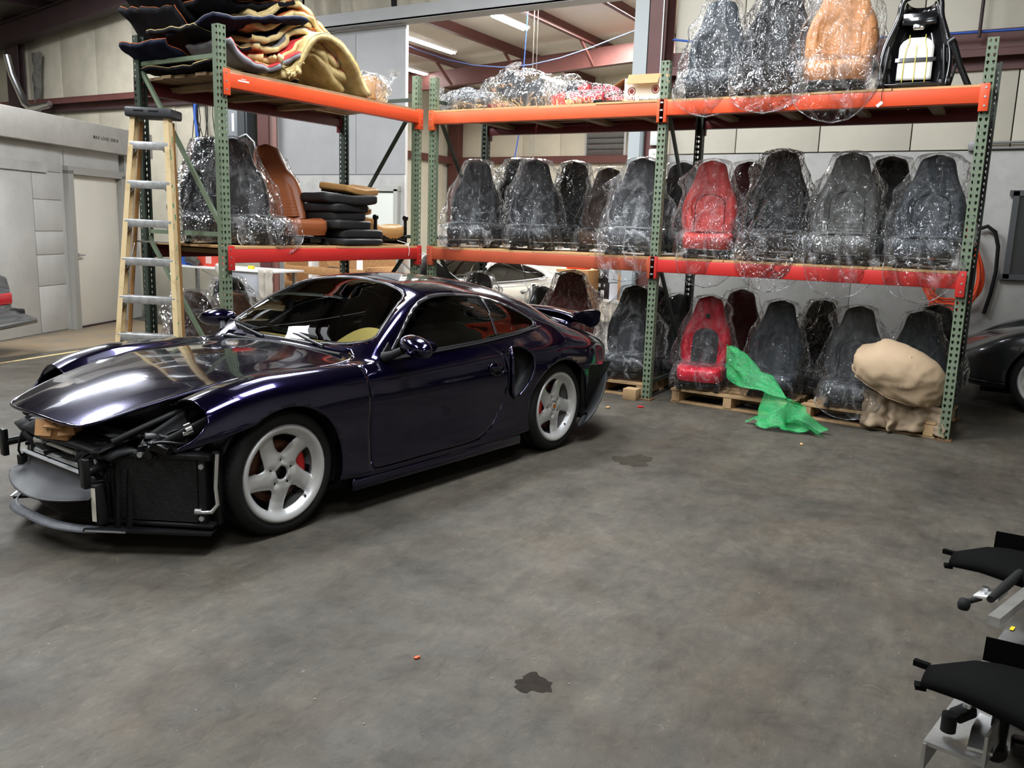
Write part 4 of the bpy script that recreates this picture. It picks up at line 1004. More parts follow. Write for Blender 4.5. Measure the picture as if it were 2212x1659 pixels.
def beam(parent, x0, x1, y, ztop, m, front=True, h=.115):
    """step beam along local x with hooked end plates"""
    s = -1 if front else 1
    b = MB().box(((x0+x1)/2, y, ztop-h/2), (x1-x0-.004, .05, h), bev=.004).box(((x0+x1)/2, y-s*.035, ztop-h/2-.02), (x1-x0-.004, .03, h-.04), bev=.003)
    o = b.build('beam', m, parent)
    for x, sx in ((x0, 1), (x1, -1)):
        p = MB().box((x-sx*.030, y+s*.028, ztop-.075), (.062, .005, .20), bev=.002).box((x+sx*.002, y, ztop-.075), (.006, .06, .20), bev=.002)
        p.build('end_plate', m, o)
        r_ = MB()
        for k in range(3): r_.cyl((x-sx*.034, y+s*.030, ztop-.005-.065*k), (x-sx*.034, y+s*.034, ztop-.005-.065*k), .008, 8)
        stuff(r_.build('rivets', STEEL, o))
    return o
def frame_side(parent, x, dep, H, lv, side_m=GREENP, rev=False):
    """braces of one upright frame at local x, between y=0 and y=dep"""
    def br(z0, z1, a=.06, b=None):
        b = dep-.06 if b is None else b
        MB().bar((x, a, z0), (x, b, z1), .035, .025, up=(1, 0, 0)).build('brace', side_m, parent)
    for z in lv: br(z, z)
    for z0, z1 in zip(lv[:-1], lv[1:]):
        (br(z1-.05, z0+.05) if rev else br(z0+.05, z1-.05))
def deck(parent, x0, x1, y0, y1, z, m, n=None, step=.60, along='x', seed=1):
    rnd = random.Random(seed)
    if along == 'x':                       # sheets side by side along the bay
        n = n or 4; w = (x1-x0)/n
        for k in range(n):
            MB().box((x0+w*(k+.5), (y0+y1)/2+rnd.uniform(-.01, .01), z+.009+rnd.uniform(0, .003)), (w-.006, y1-y0, .018)).build('deck_board', m, parent)
    else:
        n = n or 7; w = (y1-y0)/n
        for k in range(n):
            d = rnd.uniform(-.03, .03)
            MB().box(((x0+x1)/2+d, y0+w*(k+.5), z+.012), (x1-x0-.05, w-.012, .024), rot=(0, 0, rnd.uniform(-.006, .006))).build('deck_board', m, parent)
    for k in range(int((x1-x0)/step)):
        xx = x0+step*(k+.5)
        MB().box((xx, (y0+y1)/2, z-.045), (.09, y1-y0-.02, .038)).build('deck_support', WOOD2, parent)

Z1, Z2, UH, DEP = 2.695, 1.317, 3.06, 1.085
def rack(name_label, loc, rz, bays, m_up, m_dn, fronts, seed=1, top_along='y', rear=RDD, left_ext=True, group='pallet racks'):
    t = thing('pallet_rack', name_label, 'rack', loc, rz, group)
    xs = [0]
    for L in bays: xs.append(xs[-1]+L)
    for i, x in enumerate(xs):
        if i in fronts:
            upright(t, x, 0, UH); 
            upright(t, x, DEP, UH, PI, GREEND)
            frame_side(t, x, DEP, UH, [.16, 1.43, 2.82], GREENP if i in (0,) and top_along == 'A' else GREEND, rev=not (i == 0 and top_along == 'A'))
    for i, (a, b) in enumerate(zip(xs[:-1], xs[1:])):
        a, b = a+.040, b-.040
        beam(t, a, b, -.002, Z1, m_up[i]); beam(t, a, b, -.002, Z2, m_dn[i])
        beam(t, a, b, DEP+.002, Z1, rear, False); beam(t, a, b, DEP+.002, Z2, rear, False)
        deck(t, a, b, -.02, DEP+.02, Z1+.001, WOOD2 if top_along == 'A' else WOOD, along='y' if top_along == 'A' else 'x', seed=seed+i, n=8 if top_along == 'A' else 4)
        deck(t, a, b, -.02, DEP+.02, Z2+.001, WOOD, seed=seed+7+i, n=4)
    return t
X0R, Y0R = -2.898-2.518, 7.4794
rackBC = rack('long two bay green and orange pallet rack full of bagged seats', (X0R, Y0R, 0), 0, [2.518, 2.532], [OR2, OR1], [RD2, RD1], (0, 1, 2), 3)
rackA = rack('single bay pallet rack behind the coupe, with the step ladder at its end', (-5.5793, 4.9054, 0), PI/2-.0322, [2.475], [OR1], [RD1], (0, 1), 21, top_along='A')
# small printed label on the upper beam
lb = MB().box((.18, -.0285, Z1-.05), (.11, .001, .012)).box((.18, -.0285, Z1-.035), (.05, .001, .005)).build('white_print', WHITEP, rackA)
# ------------------------------------------------------------------ seats and their clear bags
def leather(name, c, rough=.42, **k): return mat(name, c, rough+.06, bump=.06, bscale=120, spec=.28, **k)
L_BLK = leather('black_leather', (.007, .007, .008), .40)
L_CHA = leather('charcoal_leather', (.020, .022, .025), .48)
L_GRY = leather('grey_leather', (.055, .058, .062), .5)
L_GR2 = leather('warm_grey_leather', (.080, .080, .074), .5)
L_BLU = leather('slate_leather', (.034, .041, .049), .5)
L_RED = leather('red_leather', srgb(178, 58, 54), .45)
L_RD2 = leather('bright_red_leather', srgb(190, 28, 48), .40)
L_DRD = leather('maroon_leather', srgb(84, 18, 26), .45)
L_BRN = leather('chestnut_leather', srgb(128, 72, 42), .38)
L_TAN = leather('tan_leather', srgb(186, 128, 82), .45)
L_SAN = leather('sand_leather', srgb(170, 128, 78), .5)
L_BRB = leather('dark_brown_leather', srgb(64, 48, 38), .45)
FILM = [plastic_film('clear_film', .075, (1, 1, 1), 9, .30), plastic_film('milky_film', .15, (1, 1, 1), 8, .26), plastic_film('shiny_film', .07, (1, 1, 1), 15, .55, 1.0, .6), plastic_film('dark_side_film', .05, (1, 1, 1), 9, .26)]
HEM = plastic_film('film_hem', .7, (1, 1, 1), 12, .4)
def sstep(a, b, x): t = min(1, max(0, (x-a)/(b-a))); return t*t*(3-2*t)
HWT = [0, .08, .2, .35, .5, .62, .74, .84, .92, .97, 1.0]
HWV = [.225, .245, .262, .262, .240, .205, .168, .148, .132, .105, .03]
_HWQ = pchip(np.array(HWT), np.array(HWV).reshape(-1, 1), np.linspace(0, 1, 201))[:, 0]
def hw(t): return float(_HWQ[int(round(min(1, max(0, t))*200))])
BH = .74
def back_pt(t, a, k=1.0, off=0.0):
    """point of the upright backrest; a=0 right side, -pi/2 front"""
    w = hw(t)*k+off; c, s = math.cos(a), math.sin(a)
    e = lambda q, n: math.copysign(abs(q)**n, q)
    x = w*e(c, .75); d = (.072-.022*t)*(1 if t < .94 else max(.25, (1-t)/.06)**.5)+off
    y = d*e(s, .75)
    if s < 0:
        u = abs(x)/max(w, 1e-3)
        b = sstep(.42, .80, u)*(1-sstep(.93, 1.02, u)*.4)
        y -= .060*b*(1-sstep(.50, .72, t))*(-s)**.5
        y -= .012*sstep(.66, .74, t)*(1-sstep(.92, .99, t))
        y += .014*(1-sstep(.3, .42, u))*(1-sstep(.5, .62, t))
    return (x, y, t*BH)
def recline(p, ang, piv=(0, .175, .205)):
    x, y, z = p; c, s = math.cos(ang), math.sin(ang)
    return (x+piv[0], piv[1]+y*c+z*s, piv[2]-y*s+z*c)
def cush_pt(u, v):
    """cushion: u 0 top centre .. 1 bottom edge, v around"""
    a = 2*PI*v; e = lambda q, n: math.copysign(abs(q)**n, q)
    cx_, sy_ = e(math.cos(a), .5), e(math.sin(a), .5)
    if u < .55:
        r = u/.55; x = .235*cx_*r; y = .245*sy_*r
        z = .225-.018*r**6+.030*sstep(.55, .9, abs(x)/.235)*(1-.4*sstep(.1, .24, -y))+.012*sstep(.1, .2, -y)-.030*max(0, y)/.245
        z -= .025*sstep(.9, 1.0, r)
    else:
        r = (u-.55)/.45; x = .235*cx_*(1+.03*math.sin(r*PI)-.05*r); y = .245*sy_*(1+.05*math.sin(r*PI)-.04*r)
        z = .195-.115*r+.028*(1-sstep(0, .3, r))*(sstep(.55, .9, abs(x)/.235))
        if sy_ < -.3: z += .01
    return (x, y, z)
_mesh_cache = {}
def cached(key, builder, name, m, parent):
    """same shape and colour shares one mesh"""
    if key in _mesh_cache:
        o = bpy.data.objects.new(name, _mesh_cache[key]); COL.objects.link(o); o.parent = parent; return o
    o = builder().build(name, m, parent); _mesh_cache[key] = o.data; return o
def mb_back(ang):
    mb = MB(); mb.grid(lambda u, v: recline(back_pt(u, 2*PI*v), ang), 26, 32, wrapv=True)
    mb.add([recline(back_pt(1, 2*PI*j/32), ang) for j in range(32)], [tuple(range(32))], 0, True)
    mb.add([recline(back_pt(0, 2*PI*j/32), ang) for j in range(32)], [tuple(range(32))], 0, True)
    return mb
def mb_insert(ang, pleats):
    def f(u, v):
        t = .03+.50*u; w = .135*(1 if u < .7 else math.sqrt(max(0.0, 1-((u-.7)/.3)**2))); x = w*(2*v-1)
        y = -(.072-.022*t)+.012*(1-sstep(.3, .42, abs(x)/hw(t)))-.010+.006*(2*v-1)**6-.018*sstep(.42, .8, abs(x)/hw(t))
        if pleats and u < .45: y += .006*abs(math.sin(u/.45*PI*5))**.5-.006
        return recline((x, y-.004, t*BH), ang)
    mb = MB(); mb.grid(f, 46, 15)
    return mb
def mb_piping(ang):
    pts = []
    for q in np.linspace(0, 1, 40):
        a = q*PI
        if q < .3: t, x = .03+.35*(q/.3), -.138
        elif q > .7: t, x = .03+.35*((1-q)/.3), .138
        else:
            b = (q-.3)/.4*PI; t, x = .38+.155*math.sin(b), -.138*math.cos(b)
        y = -(.072-.022*t)+.012*(1-sstep(.3, .42, abs(x)/hw(t)))-.022*sstep(.42, .8, abs(x)/hw(t))-.010
        pts.append(recline((x, y, t*BH), ang))
    return MB().tube(pts, .0045, 5)
def mb_cush():
    mb = MB(); mb.grid(cush_pt, 22, 36, wrapv=True); mb.add([cush_pt(1, j/36) for j in range(36)], [tuple(range(36))], 0, True); return mb
def mb_rail(sx):
    return MB().box((sx*.19, -.01, .022), (.035, .46, .03), bev=.004).box((sx*.19, -.01, .05), (.02, .40, .03), bev=.003).box((sx*.19, -.2, .012), (.05, .05, .024), bev=.004).box((sx*.19, .18, .012), (.05, .05, .024), bev=.004)
def mb_links():
    return MB().cyl((-.19, -.17, .05), (.19, -.17, .05), .011, 8).cyl((-.19, .15, .055), (.19, .15, .055), .011, 8).box((0, -.02, .068), (.36, .40, .012)).box((.06, -.20, .045), (.12, .05, .035), bev=.004).box((-.10, -.21, .05), (.05, .03, .04), bev=.004)
def mb_bag(ang, seed, hang, ear, wide, droop):
    rnd = random.Random(seed); mb = MB()
    ph = [rnd.uniform(0, 6.28) for _ in range(6)]; s0 = rnd.random()*50
    e_side = rnd.choice((-1, 1)); e_t = rnd.uniform(.62, .86)
    def bb(u, v):
        t = 1.035-1.06*u; a = 2*PI*v; c, s = math.cos(a), math.sin(a)
        tent = .15+.20*min(1, u*1.25)*wide
        w = max(hw(min(t, .99))+.022, tent) if t < 1 else .13*math.sqrt(max(0, (1.036-t)/.04))
        k = u
        fo = (.004+.026*k)*(math.sin(9*a+ph[0])*.45+math.sin(14*a+ph[1]+2*k)*.40+math.sin(23*a+ph[2])*.32)
        ew = ear*math.exp(-((t-e_t)/.10)**2)*max(0, c*e_side)**3+.5*ear*math.exp(-((t-e_t+.25)/.12)**2)*max(0, -c*e_side)**4
        x = (w+ew+fo*.7)*math.copysign(abs(c)**.8, c)
        d = (.085+.02*k if t < 1 else .07*math.sqrt(max(0, (1.036-t)/.04)))
        y = (d+fo*.8)*math.copysign(abs(s)**.8, s) - (.045*k*(1-.0*c) if s < 0 else 0)
        n1 = nz(x*7+s0, y*7, t*6); n2 = nz(x*15, y*15+s0, t*13)
        x += .018*n1+.006*n2; y += .014*nz(x*8, y*8-s0, t*5)+.005*n2
        return recline((x, y, t*BH+.012*n1), ang)
    mb.grid(bb, 40, 64, wrapv=True)
    mb.add([bb(0, j/64) for j in range(64)], [tuple(range(64))], 0, True)
    def cb_(u, v):
        a = 2*PI*v; e = lambda q, n: math.copysign(abs(q)**n, q); cx_, sy_ = e(math.cos(a), .5), e(math.sin(a), .5)
        fo = .012*math.sin(9*a+ph[3])+.009*math.sin(15*a+ph[4])
        if u < .5:
            r = u/.5; x = .265*cx_*r; y = .275*sy_*r; z = .262-.012*r**4+.012*nz(x*12+s0, y*12, 3)
        else:
            r = (u-.5)/.5; g_ = .04*math.sin(r*PI*.8)*wide+fo*r
            x = (.265+g_)*cx_; y = (.275+g_)*sy_; z = max(.006, .250-.235*r)
        n1 = nz(x*8, y*8+s0, z*9)
        return (x+.016*n1*u, y+.016*n1*u, max(.005, z+.008*n1))
    mb.grid(cb_, 20, 60, wrapv=True)
    if hang > 0:
        edge = []
        nq, nx = 20, 30
        def lob(u, v, dy=0.0):
            q = u; w = .285*(1 if q < .40 else math.sqrt(max(0.0004, 1-((q-.40)/.60)**2)))*wide; x = w*(2*v-1)
            x += .012*math.sin(q*7+ph[5])
            zz = .235-(hang+.235+droop*.05*math.sin(3*v+ph[0]))*q
            fy = -.285-.055*math.sin(min(1, q*1.7)*PI*.5)-.03*math.sin(q*PI)*math.cos((2*v-1)*PI*.5)
            fy += .014*math.sin(13*v+ph[1]+3*q)*q+.022*nz(x*8, q*4+s0, 1)+dy*(1-q)
            fy = min(fy, -.262)
            return (x, fy, zz+.01*nz(x*9, q*6, s0))
        mb.grid(lob, nq, nx)
        rim = [lob(u, 0) for u in np.linspace(.40, 1, 12)]+[lob(1, v) for v in np.linspace(0, 1, 14)[1:-1]]+[lob(u, 1) for u in np.linspace(1, .40, 12)]
        mb.tube(rim, .0045, 5, mi=1)
    return mb
def shift_front(mb, dy): mb.v = [(x, y+dy, z) for x, y, z in mb.v]; return mb

def car_seat(label, x, y, z, yaw, col, film=None, seed=1, hang=0.0, ang=14, insert=None, pleats=False, piping=None, ear=.06, wide=1.0, droop=0, group=None, rails=True, rot=None, sc_=1.0, crest=False):
    t = thing('car_seat', label, 'car seat', (x, y, z), R(yaw), group or 'leather seats stored on the racks', rot)
    t.scale = (sc_,)*3
    A = R(ang); key = col.name
    cached(('b', ang, key), lambda: mb_back(A), 'backrest', col, t)
    cached(('c', key), mb_cush, 'cushion', col, t)
    if insert:
        o = cached(('i', ang, pleats, insert.name), lambda: mb_insert(A, pleats), 'centre_panel', insert, t)
    if piping: cached(('p', ang, piping.name), lambda: mb_piping(A), 'piping', piping, t)
    if rails:
        cached(('r', 1), lambda: mb_rail(1), 'seat_rail', BLACKM, t); cached(('r', -1), lambda: mb_rail(-1), 'seat_rail', BLACKM, t)
        cached(('l',), mb_links, 'seat_frame', BLACKM, t)
        cached(('h',), lambda: MB().box((.232, .165, .225), (.03, .09, .10), bev=.012).cyl((.225, .165, .235), (.255, .165, .235), .035, 14), 'recliner_cover', BLACKP, t)
    if crest:
        sh = MB().prism([(-.022, .026), (.022, .026), (.024, 0), (.016, -.018), (0, -.030), (-.016, -.018), (-.024, 0)], .004, M=Matrix(((1, 0, 0, 0), (0, 0, -1, 0), (0, 1, 0, 0), (0, 0, 0, 1))))
        c = sh.build('embossed_crest', L_BLK, t); p_ = recline((0, -.068, .70*BH), A); c.location = p_; c.rotation_euler = (A*-1, 0, 0)
    if film is not None:
        bg = mb_bag(A, seed, hang, ear, wide, droop).build('plastic_bag', [FILM[film], HEM], t, recalc=False)
    return t

ZS = Z2+.022; ZT = Z1+.022
YF, YB = Y0R+.30, Y0R+.80
G1 = 'bagged seats along the middle shelf'
# middle shelf, left bay
car_seat('black seat in a clear bag, first from the rack corner on the middle shelf', -5.10, YF, ZS, 22, L_CHA, 0, 11, .03, piping=None, group=G1, ear=.09)
car_seat('black seat in a clear bag with a brown sheen, second along the middle shelf', -4.36, YF+.02, ZS, 26, L_CHA, 0, 12, .0, group=G1, ear=.08)
car_seat('glossy black seat peeking over the second seat of the middle shelf', -4.86, YB, ZS, 24, L_BLK, 2, 13, 0, group=G1, sc_=1.06)
car_seat('glossy black seat standing back between the second and grey seats', -4.18, YB-.02, ZS, 18, L_BLK, 2, 14, 0, ang=10, group=G1, wide=.8)
car_seat('dark brown seat half hidden behind the large grey seat', -3.76, YB-.10, ZS, 14, L_BRB, 0, 15, .0, ang=12, group=G1, sc_=.93)
car_seat('mid grey seat under a milky bag that hangs over the orange beam', -3.24, YF-.02, ZS, 12, L_GRY, 1, 16, .24, insert=L_GRY, group=G1, ear=.12, piping=L_CHA)
car_seat('charcoal seat standing behind the middle upright', -3.03, YB, ZS, 8, L_CHA, 3, 17, 0, group=G1)
# middle shelf, right bay
car_seat('red leather seat with a piped arch in a clear bag', -2.50, YF, ZS, 18, L_RED, 0, 21, .26, insert=L_RED, piping=L_DRD, group=G1, ear=.10, sc_=.97)
car_seat('maroon seat standing behind the red seat on the middle shelf', -2.33, YB, ZS, 12, L_DRD, 3, 22, 0, group=G1)
car_seat('glossy black seat wrapped in crinkled film, beside the red seat', -1.91, YF+.02, ZS, 10, L_BLK, 2, 23, .24, group=G1, sc_=1.06, ear=.07, wide=.95)
car_seat('black seat leaning sideways between the crinkled black and grey seats', -1.66, YB+.05, ZS, 10, L_BLK, 0, 24, 0, group=G1, sc_=.88, rot=(0, R(14), R(10)))
car_seat('warm grey seat with pleated centre panel, third in its bay', -1.32, YF, ZS, 8, L_GR2, 0, 25, .26, insert=L_GR2, pleats=True, piping=L_CHA, group=G1, sc_=1.03, ear=.05)
car_seat('black seat in a yellowed bag behind the warm grey seat', -1.08, YB, ZS, 6, L_BLK, 0, 26, 0, group=G1, sc_=1.04)
car_seat('slate grey seat with pleated centre at the rack end on the middle shelf', -.68, YF, ZS, 2, L_BLU, 0, 27, .26, insert=L_BLU, pleats=True, piping=L_BLK, group=G1, ear=.11)
# top shelf, right bay
G2 = 'seats along the top shelf'
car_seat('charcoal pleated seat in a clear bag on the top shelf by the middle upright', -2.56, YF, ZT, 10, L_BLU, 0, 31, .16, ang=10, insert=L_CHA, pleats=True, group=G2, sc_=1.0, ear=.06)
car_seat('navy black seat under glaring crumpled film on the top shelf', -2.04, YF+.02, ZT, 8, L_BLK, 2, 32, .14, ang=12, group=G2, sc_=1.12, ear=.16)
car_seat('tan leather seat with pleated back on the top shelf', -1.50, YF, ZT, 8, L_TAN, 0, 33, .22, ang=12, insert=L_TAN, pleats=True, group=G2, sc_=1.12, ear=.10)
# floor level, on pallets
G3 = 'seats on the floor under the racks'
ZP = .14
car_seat('bright red seat with dark arched centre and crest, on a pallet', -2.46, Y0R+.26, ZP, 10, L_RD2, 0, 41, .0, insert=L_CHA, group=G3, sc_=.90, crest=True, ear=.05)
car_seat('maroon seat standing behind the bright red seat on the floor', -2.34, YB+.02, ZP, 6, L_DRD, 3, 42, 0, group=G3, sc_=.95)
car_seat('slate seat in film behind the green bubble wrap', -1.82, Y0R+.34, ZP, 8, L_BLU, 3, 43, .0, insert=L_BLU, group=G3, sc_=.9, ear=.06)
car_seat('black seat in shiny film behind the slate seat on the floor', -1.60, YB, ZP, -4, L_BLK, 2, 44, 0, group=G3, sc_=.9)
car_seat('dull grey seat with arched centre beside the beige cover', -1.14, Y0R+.30, ZP, 6, L_GRY, 3, 45, .08, insert=L_GRY, piping=L_CHA, group=G3, sc_=.9, ear=.10)
car_seat('dark slate seat half buried behind the beige cover', -.66, Y0R+.46, ZP, 4, L_BLU, 3, 46, 0, group=G3, sc_=.88, ear=.06)
car_seat('black seat furthest back behind the beige cover', -.60, YB+.06, ZP, 0, L_BLK, 0, 47, 0, group=G3, sc_=.92)
car_seat('dark seat in a hazy bag behind the coupe tail by the upright', -3.24, Y0R+.36, ZP, 16, L_CHA, 1, 48, .0, insert=L_BLU, group=G3, sc_=.95, ear=.10, wide=1.1)
car_seat('black seat behind the hazy bagged seat near the middle upright', -3.24, YB+.05, ZP, 10, L_BLK, 3, 49, 0, group=G3, sc_=.93)
car_seat('rust red seat in folded film behind the spoiler', -3.98, Y0R+.42, ZP, 20, leather('rust_red_leather', srgb(120, 48, 42), .45), 2, 50, 0, group=G3, sc_=1.05, ear=.08, wide=1.1)
car_seat('black seat in film seen over the roof of the violet coupe', -5.12, Y0R+.40, ZP, 22, L_BLK, 2, 51, 0, group=G3, sc_=.98)
car_seat('low charcoal seat between the roof line and the rust red seat', -4.52, YB, ZP, 18, L_CHA, 3, 52, 0, group=G3, sc_=.84)
car_seat('black seat on the floor to the far side of the middle upright', -2.98, YB-.02, ZP, 4, L_BLK, 3, 53, 0, group=G3, sc_=.86)

# rack beside the coupe: local frame (along, depth) -> world
_a = .0322; AO = Vector((-5.5793, 4.9054, 0)); AD = Vector((math.sin(_a), math.cos(_a), 0)); AN = Vector((-math.cos(_a), math.sin(_a), 0))
def A_(u, d, z): return AO + AD*u + AN*d + Vector((0, 0, z))
def aseat(label, u, d, z, yaw, *a, **k):
    p_ = A_(u, d, z); return car_seat(label, p_.x, p_.y, p_.z, 88+yaw, *a, group='seats on the rack beside the coupe', **k)
aseat('black seat in film behind the step ladder', .34, .62, ZS, -40, L_BLK, 2, 61, 0, ear=.08, sc_=1.0)
aseat('black seat in a loose clear bag at the front upright of the coupe side rack', .56, .34, ZS, -14, L_BLK, 0, 62, .10, ear=.12, sc_=1.0, wide=1.1)
aseat('chestnut leather seat with pleated back, unwrapped', 1.08, .36, ZS, -6, L_BRN, None, 63, insert=L_BRN, pleats=True, ang=20, sc_=1.02)
aseat('chestnut seat, its headrest just above the loose clear bag', .86, .84, ZS, -10, L_BRN, None, 64, sc_=1.05)
aseat('brown seat at the rear, leaning against the chestnut headrest', .66, .86, ZS, -10, leather('brown_leather', srgb(92, 52, 34), .4), None, 65, sc_=1.0)
aseat('slim charcoal seat in a narrow bag at the back of the coupe side rack', 1.50, .90, ZS, -18, L_CHA, 0, 66, 0, sc_=.92, wide=.8)
aseat('brown seat lying back under film on the floor behind the ladder', .22, .50, .02, -20, L_BRB, 0, 67, 0, ang=35, sc_=1.05, wide=1.2)
aseat('tan brown seat under film on the floor beside the front upright', .72, .42, .02, -10, leather('dusty_tan_leather', srgb(150, 112, 84), .5), 0, 68, 0, ang=32, sc_=1.0, wide=1.2)
aseat('black seat on the floor below the white bench', .86, .86, .02, -20, L_BLK, 0, 69, 0, sc_=1.05)
# ------------------------------------------------------------------ step ladder
LADW = mat('paint_spattered_fibreglass', srgb(214, 190, 146), .6, var=.25, scale=7, col2=srgb(176, 146, 98), thr=(.3, .5))
LADB = mat('brown_ladder_inside', srgb(158, 116, 66), .6, var=.3, scale=6)
LADA = mat('scuffed_aluminium', (.66, .67, .69), .38, .9, var=.4, scale=18)
lad = thing('step_ladder', 'tall wooden coloured step ladder with aluminium treads and paint spots', 'ladder', (-6.165, 4.655, 0), 0, None, (0, R(1.0), R(30)))
LH = 2.36
def lw_(z): return .145+.14*(1-z/LH)          # half width at height
def ly_(z): return -.05-.20*(1-z/LH)           # front rails lean forward towards the bottom
for sx in (-1, 1):
    p0 = (sx*lw_(0), ly_(0), 0.0); p1 = (sx*lw_(LH), ly_(LH), LH-.02)
    o = MB().bar(p0, p1, .012, .085, up=(0, 1, 0)).build('front_rail', LADW, lad)
    MB().bar((p0[0]-sx*.016, p0[1]-.038, 0), (p1[0]-sx*.016, p1[1]-.038, LH-.02), .034, .009, up=(0, 1, 0)).bar((p0[0]-sx*.016, p0[1]+.038, 0), (p1[0]-sx*.016, p1[1]+.038, LH-.02), .034, .009, up=(0, 1, 0)).build('rail_flange', LADW, o)
    MB().box((sx*lw_(0), ly_(0), .02), (.03, .10, .04), bev=.004).build('foot', BLACKR, o)
    sp = MB(); rnd = random.Random(4+sx)
    for k in range(14):
        z = rnd.uniform(.5, 2.2); sp.box((sx*(lw_(z)+.0066), ly_(z)+rnd.uniform(-.03, .03), z), (.001, rnd.uniform(.006, .02), rnd.uniform(.01, .05)), rot=(rnd.uniform(-.4, .4), 0, 0))
    stuff(sp.build('paint_spots', mat('green_paint', srgb(60, 150, 110), .5) if sx > 0 else mat('dark_paint', srgb(80, 62, 48), .6), o))
    q0 = (sx*(lw_(0)-.03), ly_(.05)+.15, .05); q1 = (sx*(.125), .06, LH-.05)
    MB().bar(q0, q1, .012, .06, up=(0, 1, 0)).bar((q0[0]-sx*.012, q0[1]-.025, 0), (q1[0]-sx*.012, q1[1]-.025, q1[2]), .025, .008, up=(0, 1, 0)).build('rear_rail', LADB, lad)
for k in range(7):
    z = .305*(k+1)-.0; w = lw_(z)*2-.01
    o = MB().box((0, ly_(z), z), (w, .082, .010), bev=.002).box((0, ly_(z)-.040, z-.028), (w, .006, .058), bev=.002).box((0, ly_(z)+.040, z-.022), (w, .006, .045), bev=.002).build('tread', LADA, lad)
    for sx in (-1, 1):
        MB().bar((sx*(w/2-.01), ly_(z)-.02, z-.09), (sx*(w/2-.07), ly_(z)-.02, z-.02), .02, .004, up=(0, 1, 0)).build('tread_brace', LADA, o)
        MB().cyl((sx*(w/2+.004), ly_(z)-.025, z-.02), (sx*(w/2+.016), ly_(z)-.025, z-.02), .006, 6).build('rivet', STEEL, o)
for k in range(4):
    z = .45+.45*k
    MB().bar((-(lw_(z)-.03), ly_(z)+.14, z), (lw_(z)-.03, ly_(z)+.14, z), .03, .012).build('rear_bar', LADA, lad)
top = MB().box((0, 0, LH+.005), (.37, .25, .075), bev=.016)
o = top.build('top_cap', mat('spattered_black_cap', (.03, .03, .035), .5, var=.5, scale=9, col2=srgb(150, 150, 150), thr=(.30, .36)), lad)
MB().box((-.07, -.126, LH+.015), (.08, .004, .012), bev=.003).box((.05, -.126, LH+.015), (.08, .004, .012), bev=.003).build('tool_slot', BLACKR, o)
for sx in (-1, 1): MB().bar((sx*.17, ly_(1.1), 1.1), (sx*.17, ly_(1.35)+.12, 1.35), .02, .004, up=(1, 0, 0)).build('spreader', LADA, lad)

